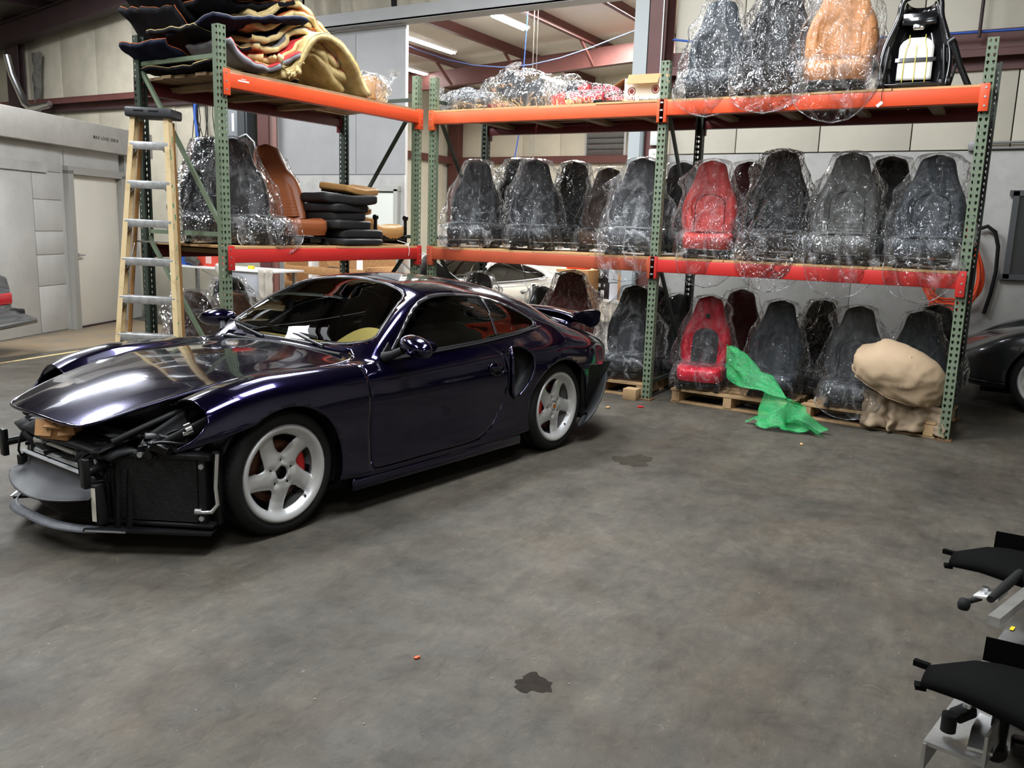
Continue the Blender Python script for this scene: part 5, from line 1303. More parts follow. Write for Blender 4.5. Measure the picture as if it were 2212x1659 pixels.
# ------------------------------------------------------------------ moulded carpets on the coupe side rack
FOAM = mat('yellow_foam_backing', srgb(206, 184, 130), .85, var=.3, scale=5, col2=srgb(150, 124, 74), thr=(.3, .6), bump=.4, bscale=30)
FOAMP = mat('pale_foam_backing', srgb(228, 222, 206), .8, var=.15, scale=5, bump=.3, bscale=30)
def carpetm(n, c): return mat(n, c, .95, bump=.5, bscale=260, spec=.1)
CB, CO, CG, CR, CN = carpetm('black_carpet', (.010, .010, .012)), carpetm('rust_carpet', srgb(176, 98, 56)), carpetm('grey_carpet', srgb(120, 118, 122)), carpetm('red_carpet', srgb(186, 56, 56)), carpetm('navy_carpet', (.012, .014, .03))
def moulded(label, u0, u1, d0, d1, prof, z, top, back, seed, thick=.03, group=None, tilt=0.0, ragged=.03, name='moulded_carpet'):
    """a moulded floor carpet: profile (heights over 0..1 along the rack) swept over the depth, carpet one side, foam the other"""
    rnd = random.Random(seed); s0 = rnd.random()*40
    P = smooth_poly([(i/(len(prof)-1), h) for i, h in enumerate(prof)], 5, False); pu, pz = P[:, 0], P[:, 1]
    L = u1-u0; D = d1-d0
    def mid(a, b):
        h = float(np.interp(a, pu, pz)); wob = .022*nz(a*5+s0, b*4, 1)+.012*nz(a*13, b*11+s0, 2)
        uu = u0+L*a+ragged*nz(b*7, s0+a, 5)*(1 if a in (0, 1) else .4); dd = d0+D*b+ragged*nz(a*8, s0, 7)*(1.6 if b in (0, 1) else .3)
        return Vector((uu, dd, z+h+wob+tilt*(b-.5)+.05*(b-.5)**2))
    nu_, nv_ = 34, 14
    top_, bot_ = MB(), MB()
    G = [[mid(i/(nu_-1), j/(nv_-1)) for j in range(nv_)] for i in range(nu_)]
    def off(i, j, k):
        i0, i1, j0, j1 = max(i-1, 0), min(i+1, nu_-1), max(j-1, 0), min(j+1, nv_-1)
        n = (G[i1][j]-G[i0][j]).cross(G[i][j1]-G[i][j0]).normalized()
        if n.z < 0: n = -n
        return G[i][j]+n*k
    W = lambda v: tuple(A_(v.x, v.y, v.z))
    k1 = .007
    Vt = [W(off(i, j, thick)) for i in range(nu_) for j in range(nv_)]; Vm = [W(off(i, j, thick-k1)) for i in range(nu_) for j in range(nv_)]; Vb = [W(off(i, j, 0)) for i in range(nu_) for j in range(nv_)]
    def shell(mb, Va, Vc):
        n = nu_*nv_; F = []
        for i in range(nu_-1):
            for j in range(nv_-1):
                a = i*nv_+j; F.append((a, a+nv_, a+nv_+1, a+1)); F.append((n+a, n+a+1, n+a+nv_+1, n+a+nv_))
        ring = [i*nv_ for i in range(nu_)]+[(nu_-1)*nv_+j for j in range(1, nv_)]+[i*nv_+nv_-1 for i in range(nu_-2, -1, -1)]+[j for j in range(nv_-2, 0, -1)]
        for a, b in zip(ring, ring[1:]+ring[:1]): F.append((a, b, n+b, n+a))
        mb.add(Va+Vc, F, 0, True)
    shell(top_, Vt, Vm); shell(bot_, Vm, Vb)
    c = A_((u0+u1)/2, (d0+d1)/2, z)
    t = thing(name, label, 'carpet', c, 0, group)
    for mb_, nm, mm in ((top_, 'carpet_face', top), (bot_, 'foam_backing', back)):
        mb_.v = [(x-c.x, y-c.y, zz-c.z) for x, y, zz in mb_.v]; mb_.build(nm, mm, t)
    return t
GC = 'moulded carpets heaped on the top shelf'
zt = Z1+.03
# the dark V shaped ones at the ladder end (stacked nested), then the foam ones further along
Vp = [.30, .17, .05, .02, .05, .20, .33]
moulded('flat black carpet at the bottom of the heap near the ladder', -.02, .95, .12, 1.02, [.03, .0, .0, .0, .02, .03], zt, FOAM, CB, 1, .025, GC)
moulded('rust edged grey carpet low in the heap by the rear upright', -.16, .62, .50, 1.10, [.16, .05, .0, .03, .10], zt+.04, CO, CN, 2, .035, GC)
moulded('red backed grey carpet drooping behind the front upright', .06, .86, -.02, .52, [.18, .03, .0, .02, .12, .19], zt+.03, CR, CG, 3, .045, GC)
moulded('black carpet curved over the red backed one', -.10, .80, .20, .80, [.16, .10, .06, .10, .18], zt+.14, FOAM, CB, 4, .03, GC)
moulded('grey carpet sheet slanting over the front upright', -.06, .95, .02, .62, [.10, .12, .18, .24, .26], zt+.21, CG, CN, 5, .03, GC, tilt=-.10)
moulded('rust backed black carpet folded like a trough at the ladder end', -.14, .60, .42, 1.10, Vp, zt+.17, CO, CB, 6, .05, GC, tilt=.06)
moulded('black carpet nested in the trough shaped one', -.12, .66, .40, 1.06, [.34, .20, .10, .08, .12, .24, .38], zt+.24, CB, CB, 7, .03, GC, tilt=.05)
moulded('black carpet with a rust corner near the top of the heap', -.02, .88, .10, .74, [.10, .08, .10, .16, .22], zt+.38, CO, CB, 8, .04, GC, tilt=-.12)
moulded('topmost black carpet over the ladder end', -.08, .76, .30, .95, [.22, .12, .10, .16, .26], zt+.44, CN, CB, 9, .04, GC)
moulded('black carpet tilted up on top of the rust cornered one', .12, .98, .04, .60, [.02, .08, .16, .24, .30], zt+.46, FOAM, CB, 10, .035, GC, tilt=-.08)
# foam pile: steep stacked waves
Wv = [.0, -.02, .06, .20, .25, .23, .10, .0]
for i, (lab, tp_, zz, uu, ww) in enumerate([
        ('lowest foam backed carpet of the wavy stack', FOAM, .02, .42, 1.02), ('second foam backed carpet of the wavy stack', FOAM, .09, .44, .98),
        ('maroon edged foam carpet in the wavy stack', CR, .16, .46, 1.00), ('grey faced foam carpet in the wavy stack', CG, .23, .44, .96),
        ('navy faced foam carpet in the wavy stack', CN, .31, .42, .96), ('rust faced foam carpet of the wavy stack', CO, .40, .40, .92),
        ('cream foam carpet at the top of the wavy stack', FOAM, .49, .36, .90)]):
    moulded(lab, uu, uu+ww, .06+.01*i, .92, [h*(1-.05*i) for h in Wv], zt+zz, tp_, FOAM, 20+i, .048, GC, ragged=.05, tilt=.03)
moulded('white backed carpet sticking up behind the wavy stack', .62, 1.05, .40, .86, [.02, .22, .46, .60], zt+.40, CN, FOAMP, 40, .05, GC)
moulded('black and rust carpet lying over the large foam arch', .98, 1.66, .12, .90, [.40, .42, .36, .24, .06], zt+.06, CB, CO, 41, .04, GC)
moulded('foam rimmed carpet along the top of the large arch', .95, 1.60, .16, .80, [.46, .50, .44, .32, .12], zt+.07, CB, FOAM, 42, .05, GC)
moulded('dark edged foam strip on the slope of the large arch', 1.20, 1.76, .10, .70, [.40, .34, .22, .08, .0], zt+.06, CN, FOAM, 43, .05, GC)
big = moulded('large tan foam arch hanging at the beam in front of the heap', .62, 1.66, -.02, .55, [.0, .10, .34, .40, .36, .20, .0], zt, FOAM, FOAM, 44, .06, GC, ragged=.02)
hl = MB()
for u_, z_ in ((.90, .16), (1.22, .30), (1.05, .05)): hl.cyl(tuple(A_(u_, -.03, zt+z_)), tuple(A_(u_, .0, zt+z_)), .012, 10)
moulded('curled foam end piece below the wavy stack by the beam', .56, .84, -.03, .20, [.16, .04, .0, .03, .14], zt+.01, FOAM, FOAM, 45, .05, GC)
# bagged carton at the far end of that shelf
bc = thing('carton', 'brown carton in a knotted clear bag at the end of the upper shelf', 'box', A_(2.02, .28, zt), R(88))
crumple(MB().box((0, 0, .12), (.30, .24, .22), rot=(0, R(8), R(20)), bev=.005), .012, 1).build('carton_body', CARD, bc)
def bagf(u, v):
    a = 2*PI*v; t = u*PI; st = math.sin(t)**.6
    return (.24*st*math.cos(a)+.02*nz(u*6, v*9, 3), .19*st*math.sin(a)+.03*nz(u*7, v*8, 4), max(0.004, .14-.16*math.cos(t)+.02*nz(u*9, v*7, 5)))
MB().grid(bagf, 18, 28, wrapv=True).tube([(.16, -.06, .22), (.22, -.09, .25), (.25, -.10, .30), (.26, -.10, .34)], [.07, .028, .04, .065], 10).build('plastic_bag', FILM[1], bc, recalc=False)

# ------------------------------------------------------------------ stack of pads, spare frame on the middle shelf of that rack
GP = 'stacked seat pads'
def pad(label, u, d, z, w, dp, h, m, yaw=0, curve=0.0, tilt=0.0, seed=1, under=None):
    t = thing('seat_pad', label, 'seat pad', A_(u, d, z), R(88+yaw), GP, rot=(R(tilt), 0, R(88+yaw)))
    def f(uu, v):
        a = 2*PI*v; tt = uu*PI; e = lambda q, n: math.copysign(abs(q)**n, q)
        st = math.sin(tt)**.16 if 0 < uu < 1 else 0
        x = w/2*e(math.cos(a), .28)*st; y = dp/2*e(math.sin(a), .28)*st
        zz = h/2-h/2*e(math.cos(tt), .42)+curve*((x/(w/2))**2-.3)+.008*nz(x*9+seed, y*9, seed)
        return (x, y, zz)
    MB().grid(f, 16, 32, wrapv=True).build('pad_cover', m, t)
    MB().tube([(w/2*.985*math.copysign(abs(math.cos(a))**.28, math.cos(a)), dp/2*.985*math.copysign(abs(math.sin(a))**.28, math.sin(a)), h*.3+curve*((abs(math.cos(a))**.28)**2-.3)) for a in np.linspace(0, 2*PI, 40, endpoint=False)], .0035, 5, closed=True).build('seam_piping', m, t)
    if under: MB().box((0, .02, .006), (w*.8, dp*.8, .02), bev=.006).build('pad_base', under, t)
    return t
L_PAD = leather('black_pad_leather', (.014, .014, .015), .5)
zp = ZS
pad('lowest black pad of the stack, jutting over the beam', 1.63, .20, zp, .62, .46, .068, L_PAD, 4, seed=1)
pad('second black pad of the stack, counting up', 1.69, .26, zp+.062, .60, .46, .095, L_PAD, -3, seed=2)
pad('third black pad of the stack, counting up', 1.57, .28, zp+.148, .56, .46, .095, L_PAD, 5, seed=3)
pad('fourth black pad of the stack, rounded edge', 1.55, .30, zp+.232, .48, .44, .09, L_PAD, 0, seed=4)
pad('fifth black pad of the stack, below the topmost black one', 1.55, .28, zp+.312, .54, .44, .085, L_PAD, 3, seed=5)
pad('topmost black pad of the stack, with a wing to one side', 1.57, .26, zp+.388, .66, .46, .095, L_PAD, -8, .025, seed=6)
pad('tan padded backrest shell lying on top of the stack', 1.79, .34, zp+.50, .56, .40, .075, L_SAN, 10, .03, 6, seed=7, under=BLACKP)
pad('lower tan pad poking out behind the black stack', 1.99, .52, zp+.20, .40, .40, .08, L_SAN, 0, seed=8)
pad('upper tan pad poking out behind the black stack', 1.93, .52, zp+.30, .44, .40, .07, L_SAN, 6, .02, seed=9)
pad('tan pad between the two behind the black stack', 1.91, .54, zp+.245, .30, .36, .055, L_SAN, -6, seed=10)
nt = thing('tan_seat_cushion', 'tan cushion in a black frame with two upright arms at the shelf end', 'seat cushion', A_(2.22, .36, zp), R(88))
cached(('c', 'tan_loose'), mb_cush, 'cushion', L_SAN, nt).location = (0, 0, -.03)
for sx in (-1, 1):
    MB().bar((sx*.235, -.20, .02), (sx*.235, -.20, .30), .035, .02, bev=.006).cyl((sx*.25, -.20, .28), (sx*.22, -.20, .28), .028, 12).build('frame_arm', BLACKM, nt)
    MB().box((sx*.22, 0, .03), (.03, .46, .04), bev=.005).build('seat_rail', BLACKM, nt)
MB().box((0, -.235, .075), (.44, .012, .05), bev=.003).cyl((-.15, -.235, .10), (-.15, -.225, .10), .04, 14).cyl((.16, -.235, .10), (.16, -.225, .10), .04, 14).build('front_bracket', BLACKM, nt)
lbl = MB().box((-.05, -.2425, .075), (.03, .001, .012)).box((0.0, -.2425, .075), (.012, .001, .02)).box((.05, -.2425, .075), (.03, .001, .012)); lbl.build('stamped_marks', GOLD, nt)
MB().tube([tuple(v) for v in [(.05, -.25, .05), (.05, -.40, .02), (.055, -.405, -.05), (.05, -.40, -.10)]], .003, 5).build('tag_string', WHITEP, nt)

# ------------------------------------------------------------------ top shelf of the long rack, left bay
ztb = Z1+.022
def lumpbag(name, label, x, y, w, d, h, core, film, seed, cat='bagged trim', yaw=0, knot=None):
    t = thing(name, label, cat, (x, y, ztb), R(yaw), 'bagged parts on the top shelf')
    def cf(u, v):
        a = 2*PI*v; tt = u*PI; st = math.sin(tt)**.5; 
        return (w*.42*st*math.cos(a)+.03*nz(u*5+seed, v*4, 1), d*.42*st*math.sin(a), max(.006, h*.46-h*.44*math.cos(tt)+.04*nz(u*4, v*6+seed, 2)))
    MB().grid(cf, 14, 24, wrapv=True).build('wrapped_part', core, t)
    def bf(u, v):
        a = 2*PI*v; tt = u*PI; st = math.sin(tt)**.55
        n1 = nz(u*6+seed, v*9, 3); f_ = 1+.08*math.sin(9*a+seed)*math.sin(tt)
        return (w*.52*st*math.cos(a)*f_+.05*n1, d*.5*st*math.sin(a)*f_+.04*n1, max(.004, h*.5-h*.52*math.cos(tt)+.05*nz(u*8, v*7+seed, 5)))
    b = MB().grid(bf, 20, 36, wrapv=True)
    if knot: b.tube([knot, (knot[0]*1.15, knot[1], knot[2]+.02), (knot[0]*1.3, knot[1], knot[2]+.07), (knot[0]*1.4, knot[1], knot[2]+.13)], [.09, .03, .05, .08], 12)
    b.build('plastic_bag', FILM[film], t, recalc=False); return t
lumpbag('bagged_armrest', 'grey part in a knotted bag at the corner end of the top shelf', -5.22, 7.86, .64, .40, .24, L_GRY, 1, 1, yaw=5, knot=(-.24, -.08, .12))
bp_ = thing('bagged_door_panel', 'black panel leaning in a big clear bag on the top shelf', 'bagged trim', (-4.62, 7.90, ztb), R(6), 'bagged parts on the top shelf')
crumple(MB().box((.02, 0, .19), (.52, .06, .24), rot=(0, R(32), 0), bev=.02), .02, 1).build('wrapped_part', L_CHA, bp_)
crumple(MB().box((.20, .03, .20), (.16, .05, .26), rot=(0, R(-24), 0), bev=.015), .02, 3).build('grey_piece', L_GRY, bp_)
crumple(MB().box((-.20, -.02, .05), (.22, .14, .08), bev=.02), .02, 4).build('red_piece', L_DRD, bp_)
MB().grid(lambda u, v: (.40*math.sin(u*PI)**.5*math.cos(2*PI*v)*(1+.10*math.sin(14*PI*v+4))+.05*nz(u*6, v*9, 8), .20*math.sin(u*PI)**.5*math.sin(2*PI*v)*(1+.12*math.sin(18*PI*v))+.03*nz(u*8, v*6, 9), max(.004, .20-.21*math.cos(u*PI)+.06*nz(u*5, v*8, 10))), 24, 44, wrapv=True).tube([(-.05, 0, .38), (-.06, 0, .42), (-.08, 0, .47)], [.10, .03, .09], 12).build('plastic_bag', FILM[0], bp_, recalc=False)
v1 = thing('bagged_trim_strip', 'grey padded strip slanting in film beside the red parts', 'bagged trim', (-4.16, 7.92, ztb), R(8), 'bagged parts on the top shelf')
crumple(MB().box((0, 0, .16), (.42, .14, .06), rot=(0, R(-34), 0), bev=.02), .01, 5).build('wrapped_part', L_GRY, v1)
MB().grid(lambda u, v: (.27*math.sin(u*PI)**.5*math.cos(2*PI*v)*.9+.02*nz(u*6, v*9, 3), .13*math.sin(u*PI)**.5*math.sin(2*PI*v)+.02*nz(u*6, v*9, 4), max(.005, .17-.17*math.cos(u*PI)+.18*(.27*math.sin(u*PI)**.5*math.cos(2*PI*v)))), 14, 26, wrapv=True).build('plastic_bag', FILM[0], v1, recalc=False)
L_ROS = leather('rose_red_leather', srgb(196, 66, 80), .42)
v2 = thing('red_trim_panel', 'red and black panel leaning in film on the top shelf', 'bagged trim', (-3.98, 7.82, ztb), R(4), 'bagged parts on the top shelf')
crumple(MB().box((0, 0, .11), (.42, .10, .15), rot=(0, R(-14), 0), bev=.02), .015, 6).build('wrapped_part', L_RED, v2)
crumple(MB().box((.02, -.055, .15), (.14, .02, .12), rot=(0, R(-20), 0), bev=.006), .01, 7).build('black_patch', L_CHA, v2)
MB().grid(lambda u, v: (.27*math.sin(u*PI)**.5*math.cos(2*PI*v)+.02*nz(u*6, v*9, 13), .12*math.sin(u*PI)**.5*math.sin(2*PI*v)+.02*nz(u*6, v*9, 14), max(.005, .13-.14*math.cos(u*PI))), 14, 26, wrapv=True).build('plastic_bag', FILM[0], v2, recalc=False)
def roll(label, x, y, z, L, r, yaw, tilt, seed):
    t = thing('wrapped_bolster', label, 'bagged trim', (x, y, z), R(yaw), 'bagged parts on the top shelf', rot=(0, R(tilt), R(yaw)))
    MB().grid(lambda u, v: (L*(u-.5), (r*(1+.25*math.sin(PI*u)))*math.cos(2*PI*v)*min(1, 8*min(u, 1-u)+.45), r+r*.8*math.sin(2*PI*v)*min(1, 8*min(u, 1-u)+.45)), 22, 20, wrapv=True).build('wrapped_part', L_ROS, t)
    b = MB().grid(lambda u, v: (L*1.06*(u-.5), (r*1.25*(1+.2*math.sin(PI*u)+.05*nz(u*9, v*6, seed)))*math.cos(2*PI*v), max(.003, r+r*.98*math.sin(2*PI*v)+.01*nz(u*12, v*9, seed))), 22, 24, wrapv=True)
    b.build('plastic_film', FILM[2], t, recalc=False)
    for u in (-.2, .05, .28): MB().tube([(L*u, r*1.3*math.cos(a), r+r*.95*math.sin(a)) for a in np.linspace(0, 2*PI, 18, endpoint=False)], .004, 5, closed=True).build('film_band', HEM, t)
roll('long rose red wrapped bolster lying upper behind another on the top shelf', -3.70, 7.98, ztb+.10, .56, .075, 4, 8, 1)
roll('rose red wrapped bolster in front with a black stripe, by the white carton', -3.78, 7.76, ztb, .36, .085, 2, 0, 2)
roll('thin rose red wrapped bolster touching the white carton', -3.42, 7.80, ztb, .36, .065, -4, 4, 3)
bx = thing('white_carton', 'open white carton with round red emblems and brown flaps', 'box', (-3.22, 7.88, ztb), R(4))
WCARD = mat('white_printed_cardboard', srgb(226, 222, 214), .6, var=.05, scale=6)
MB().box((0, -.15, .12), (.34, .006, .24)).box((0, .15, .12), (.34, .006, .24)).box((-.17, 0, .12), (.006, .30, .24)).box((.17, 0, .12), (.006, .30, .24)).box((0, 0, .004), (.34, .30, .006)).build('carton_body', WCARD, bx)
o = MB().box((.02, -.20, .225), (.30, .11, .004), rot=(R(55), 0, 0)).build('flap', CARD, bx)
MB().box((-.23, 0, .215), (.12, .29, .004), rot=(0, R(-30), 0)).build('flap', CARD, bx); MB().box((.0, .18, .29), (.33, .004, .10), rot=(R(-20), 0, 0)).build('flap', CARD, bx)
REDP = mat('dark_red_print', srgb(120, 34, 30), .6)
def on_front(mb_, x, z): return Matrix.Translation((x, -.1535, z)) @ Euler((R(90), 0, 0)).to_matrix().to_4x4()
for x_, z_ in ((-.10, .125), (.13, .135)):
    e_ = MB().lathe([(.030, 0), (.038, 0), (.038, .0008), (.030, .0008)], 24, M=on_front(None, x_, z_), closed=True).lathe([(0, .0008), (.022, .0008)], 18, M=on_front(None, x_, z_))
    e_.build('round_emblem', REDP, bx)
text('carton_lettering', 'Handmade', .048, mat('grey_print', srgb(70, 66, 64), .6), bx, on_front(None, -.03, .03), shear=.3)
tl = thing('black_tool', 'small black tool lying on the shelf edge in front of the white carton', 'tool', (-3.52, 7.56, ztb), R(6))
MB().cyl((0, 0, .018), (.18, .01, .018), .011, 8).build('handle', BLACKR, tl); crumple(MB().box((-.05, 0, .022), (.08, .05, .04), bev=.01), .02, 2).build('tool_head', BLACKM, tl)

# ------------------------------------------------------------------ bare seat frame and arm on the top shelf
bf = thing('bare_seat_frame', 'bare black steel seat frame with yellow wires standing on the top shelf', 'seat frame', (-.93, Y0R+.40, ztb), R(4), rot=(R(-8), 0, R(4)))
GLB = mat('gloss_black_enamel', (.010, .010, .012), .16, .3, coat=1.0)
Wf = [(-.235, .03), (-.255, .22), (-.235, .40), (-.16, .62), (-.115, .78), (.115, .78), (.16, .62), (.235, .40), (.255, .22), (.235, .03)]
MB().tube([(x, .02*math.sin(z*4), z) for x, z in smooth_poly(Wf, 5, False)], .024, 10).build('outer_tube', GLB, bf)
shl = MB().grid(lambda u, v: ((2*v-1)*float(np.interp(.05+.70*u, [.03, .22, .40, .62, .78], [.225, .245, .225, .15, .10])), .06+.03*math.cos(PI*(2*v-1)*.5)-.10*abs(2*v-1)**4+.05, .05+.70*u), 20, 18)
shl.build('back_shell', GLB, bf, solid=.008)
MB().grid(lambda u, v: ((2*v-1)*.13*(1 if u < .75 else math.sqrt(max(0, 1-((u-.75)/.25)**2*.8))), .055, .14+.34*u), 14, 10).build('white_pad', mat('white_lumbar_pad', srgb(228, 228, 224), .4), bf, solid=.01)
MB().bar((-.15, .04, .30), (.15, .04, .30), .012, .03).build('pad_strap', GLB, bf)
for x in (-.085, 0, .085):
    pts = [(x, .035, .12), (x*1.0, .030, .30), (x*.9, .030, .38), (x*.7, .035, .44), (x*.7, .04, .50)] if x else [(0, .03, .12), (0, .028, .42)]
    MB().tube(pts, .0035, 6).build('yellow_wire', mat('yellow_wire_paint', srgb(226, 206, 70), .4), bf)
MB().box((0, .02, .08), (.36, .05, .035), bev=.008).cyl((-.24, 0, .09), (.24, 0, .09), .016, 10).build('cross_member', GLB, bf); MB().box((0, .02, .62), (.26, .03, .10), bev=.01).build('cross_member', GLB, bf)
MB().box((0, .015, .555), (.09, .03, .05), bev=.012).build('upper_plate', CHROME, bf)
for sx in (-1, 1):
    MB().bar((sx*.235, .0, .03), (sx*.20, .0, .40), .05, .02, bev=.006).cyl((sx*.245, 0, .10), (sx*.275, 0, .10), .04, 14).build('recliner', BLACKM, bf)
    MB().box((sx*.215, -.10, .025), (.04, .30, .05), bev=.006).build('seat_rail', BLACKM, bf)
ar = thing('strut_arm', 'black forked strut leaning beside the bare seat frame', 'bracket', (-.57, Y0R+.42, ztb), R(0))
MB().tube([(.06, 0, .03), (-.03, 0, .22), (-.10, 0, .40)], [.026, .024, .030], 10).build('main_tube', BLACKM, ar)
MB().bar((-.10, .02, .02), (-.05, .0, .26), .02, .014).bar((-.10, .02, .012), (.07, 0, .012), .03, .02).build('brace', BLACKM, ar)
MB().cyl((.03, -.03, .035), (.09, .03, .035), .035, 12).build('joint', BLACKM, ar); MB().cyl((-.125, 0, .39), (-.085, 0, .42), .035, 12).build('joint', BLACKM, ar)
MB().tube([(-1.08, Y0R-.03, ztb+.0), (-1.085, Y0R-.065, ztb-.03), (-1.08, Y0R-.07, ztb-.10)], .003, 5).build('hanging_wire', BLACKR, bf).matrix_parent_inverse = bf.matrix_world.inverted() if False else Matrix()
for o in [o for o in bf.children if o.name.startswith('hanging_wire')]:
    o.parent = None
    tag(o, 'thin black wire with a white plug hanging over the top beam', 'wire')
    plug = MB().box((-1.09, Y0R-.072, ztb-.125), (.05, .015, .025), rot=(0, R(-40), 0), bev=.003).build('plug', WHITEP, o)

# ------------------------------------------------------------------ pallets, bubble wrap, cover
def pallet(label, x, y, yaw, W_=1.05, D_=.95):
    t = thing('pallet', label, 'pallet', (x, y, 0), R(yaw), 'wooden pallets under the long rack')
    rnd = random.Random(int(x*100))
    for k in range(6): MB().box((0+rnd.uniform(-.006, .006), -D_/2+.05+k*(D_-.1)/5, .121), (W_, .10, .018), rot=(0, 0, rnd.uniform(-.01, .01))).build('top_board', PALW, t)
    for k in range(3): MB().box((-W_/2+.05+k*(W_-.1)/2, 0, .062), (.075, D_, .09)).build('stringer', PALW, t)
    for k in range(3): MB().box((0, -D_/2+.05+k*(D_-.1)/2, .009), (W_, .09, .016)).build('bottom_board', PALW, t)
    return t
pallet('light pallet under the bright red and slate seats', -2.10, Y0R+.52, -4, 1.10)
pallet('pallet under the dull grey seat and the beige cover', -.92, Y0R+.55, -6, 1.08)
pallet('pallet under the hazy bagged seat behind the coupe tail', -3.42, Y0R+.60, 2, .92, 1.05)
GRN = mat('green_bubble_film', srgb(40, 168, 92), .2, var=.35, scale=7, bump=1.0, bscale=110, spec=.7)
_b = GRN.node_tree.nodes['Principled BSDF']; _b.inputs['Alpha'].default_value = .72; _b.inputs['Transmission Weight'].default_value = .0; _b.inputs['Subsurface Weight'].default_value = .0
def wrapf(u, v):
    # runs from the seat down over the pallet edge to the floor
    path = [(-2.16, Y0R+.02, .44), (-2.02, Y0R-.06, .42), (-1.86, Y0R-.06, .37), (-1.70, Y0R-.10, .33), (-1.58, Y0R-.18, .22), (-1.56, Y0R-.28, .06), (-1.50, Y0R-.40, .02), (-1.42, Y0R-.48, .01)]
    t = u*(len(path)-1); i = min(int(t), len(path)-2); f_ = t-i
    c = Vector(path[i])*(1-f_)+Vector(path[i+1])*f_
    w = .10+.16*math.sin(min(1, u*1.2)*PI*.6)+.06*u
    q = 2*v-1
    n1 = nz(u*6, v*4, 1); n2 = nz(u*14, v*9, 2)
    dz = -.12*q*(1-u)*1.2+.05*math.sin(v*9+u*8)*(.3+.7*(1-u))+(.034*n1+.012*n2)+(.10*max(0, u-.7)/.3*math.sin(v*PI)**2)
    return (c.x+q*w*(.35+.9*u)*.8, c.y-q*w*.55*(1-.3*u)+.02*n2, max(.012, c.z+dz))
gw = MB().grid(wrapf, 60, 30).build('bubble_wrap', GRN, recalc=False); tag(gw, 'crumpled green bubble wrap trailing from a seat to the floor', 'bubble wrap')
def sheet2(u, v):
    a = 2*PI*v; r = u
    return (-1.50+.30*r*math.cos(a)*(1+.2*math.sin(5*a)), Y0R-.42+.13*r*math.sin(a)*(1+.25*math.sin(3*a+1)), max(.008, .03+.20*(1-r)**1.3*(.55+.5*math.sin(2*a+1))+.05*nz(math.cos(a)*3*r, math.sin(a)*3*r, 4)+.03*math.sin(7*a)*r*(1-r)*2))
MB().grid(sheet2, 20, 48, wrapv=True).build('crumpled_end', GRN, gw, recalc=False)
BEI = mat('beige_canvas', srgb(172, 148, 120), .85, var=.08, scale=4, bump=.3, bscale=14)
def coverf(u, v):
    # domed cover leaning over the pallet corner: u from top to hem, v around
    a = 2*PI*v; r = math.sin(u*PI*.56)
    x = .375*r*math.copysign(abs(math.cos(a))**.85, math.cos(a)); y = .23*r*math.copysign(abs(math.sin(a))**.85, math.sin(a)); z = .25*math.cos(u*PI*.56)
    f_ = .010*math.sin(15*a)*sstep(.78, 1, u)+.006*math.sin(23*a+1)*sstep(.7, 1, u)
    w = .020*nz(x*5, y*6, z*7)-.026*abs(nz(x*5+3, y*4, z*12))-.010*abs(nz(x*12, y*9, z*17))+.009*math.sin(26*z+9*x+3*nz(x*3, y*3, z*3))*sstep(.2, .6, u)*(1-sstep(.85, 1, u))
    return (x*(1+f_*4)+w, y*(1+f_*4)-w, z+f_*.6)
cvM = Matrix.Translation((-.74, Y0R+.10, .46)) @ Euler((R(38), R(20), R(4))).to_matrix().to_4x4()
cv = MB().grid(coverf, 34, 80, wrapv=True, M=cvM).build('canvas_cover', BEI, solid=.004); tag(cv, 'beige canvas cover bunched over a pallet corner at the rack end', 'cover')
MB().tube([coverf(.985, j/60) for j in range(60)], .006, 5, closed=True).build('elastic_hem', BEI, cv).matrix_local = cvM
fold_ = MB()
def drape(u, v):
    x = -1.0+.62*u; fl = .026*math.sin(u*23+v*2)+.014*math.sin(u*41+1)
    return (x+.04*v*math.sin(u*9)+.03*nz(u*5, v*5, 2), Y0R+.06-.05*v+fl*(.5+.8*v)+.02*nz(u*7, v*6, 4), max(.012, .34-.10*u-(.31-.10*u)*v+.012*math.sin(u*11)*v))
fold_.grid(drape, 50, 16)
fold_.build('drooping_folds', mat('shaded_beige_folds', srgb(140, 122, 100), .9, bump=.3, bscale=14), cv, solid=.006)  # darker copy of the beige canvas, fold shade mixed into its colour

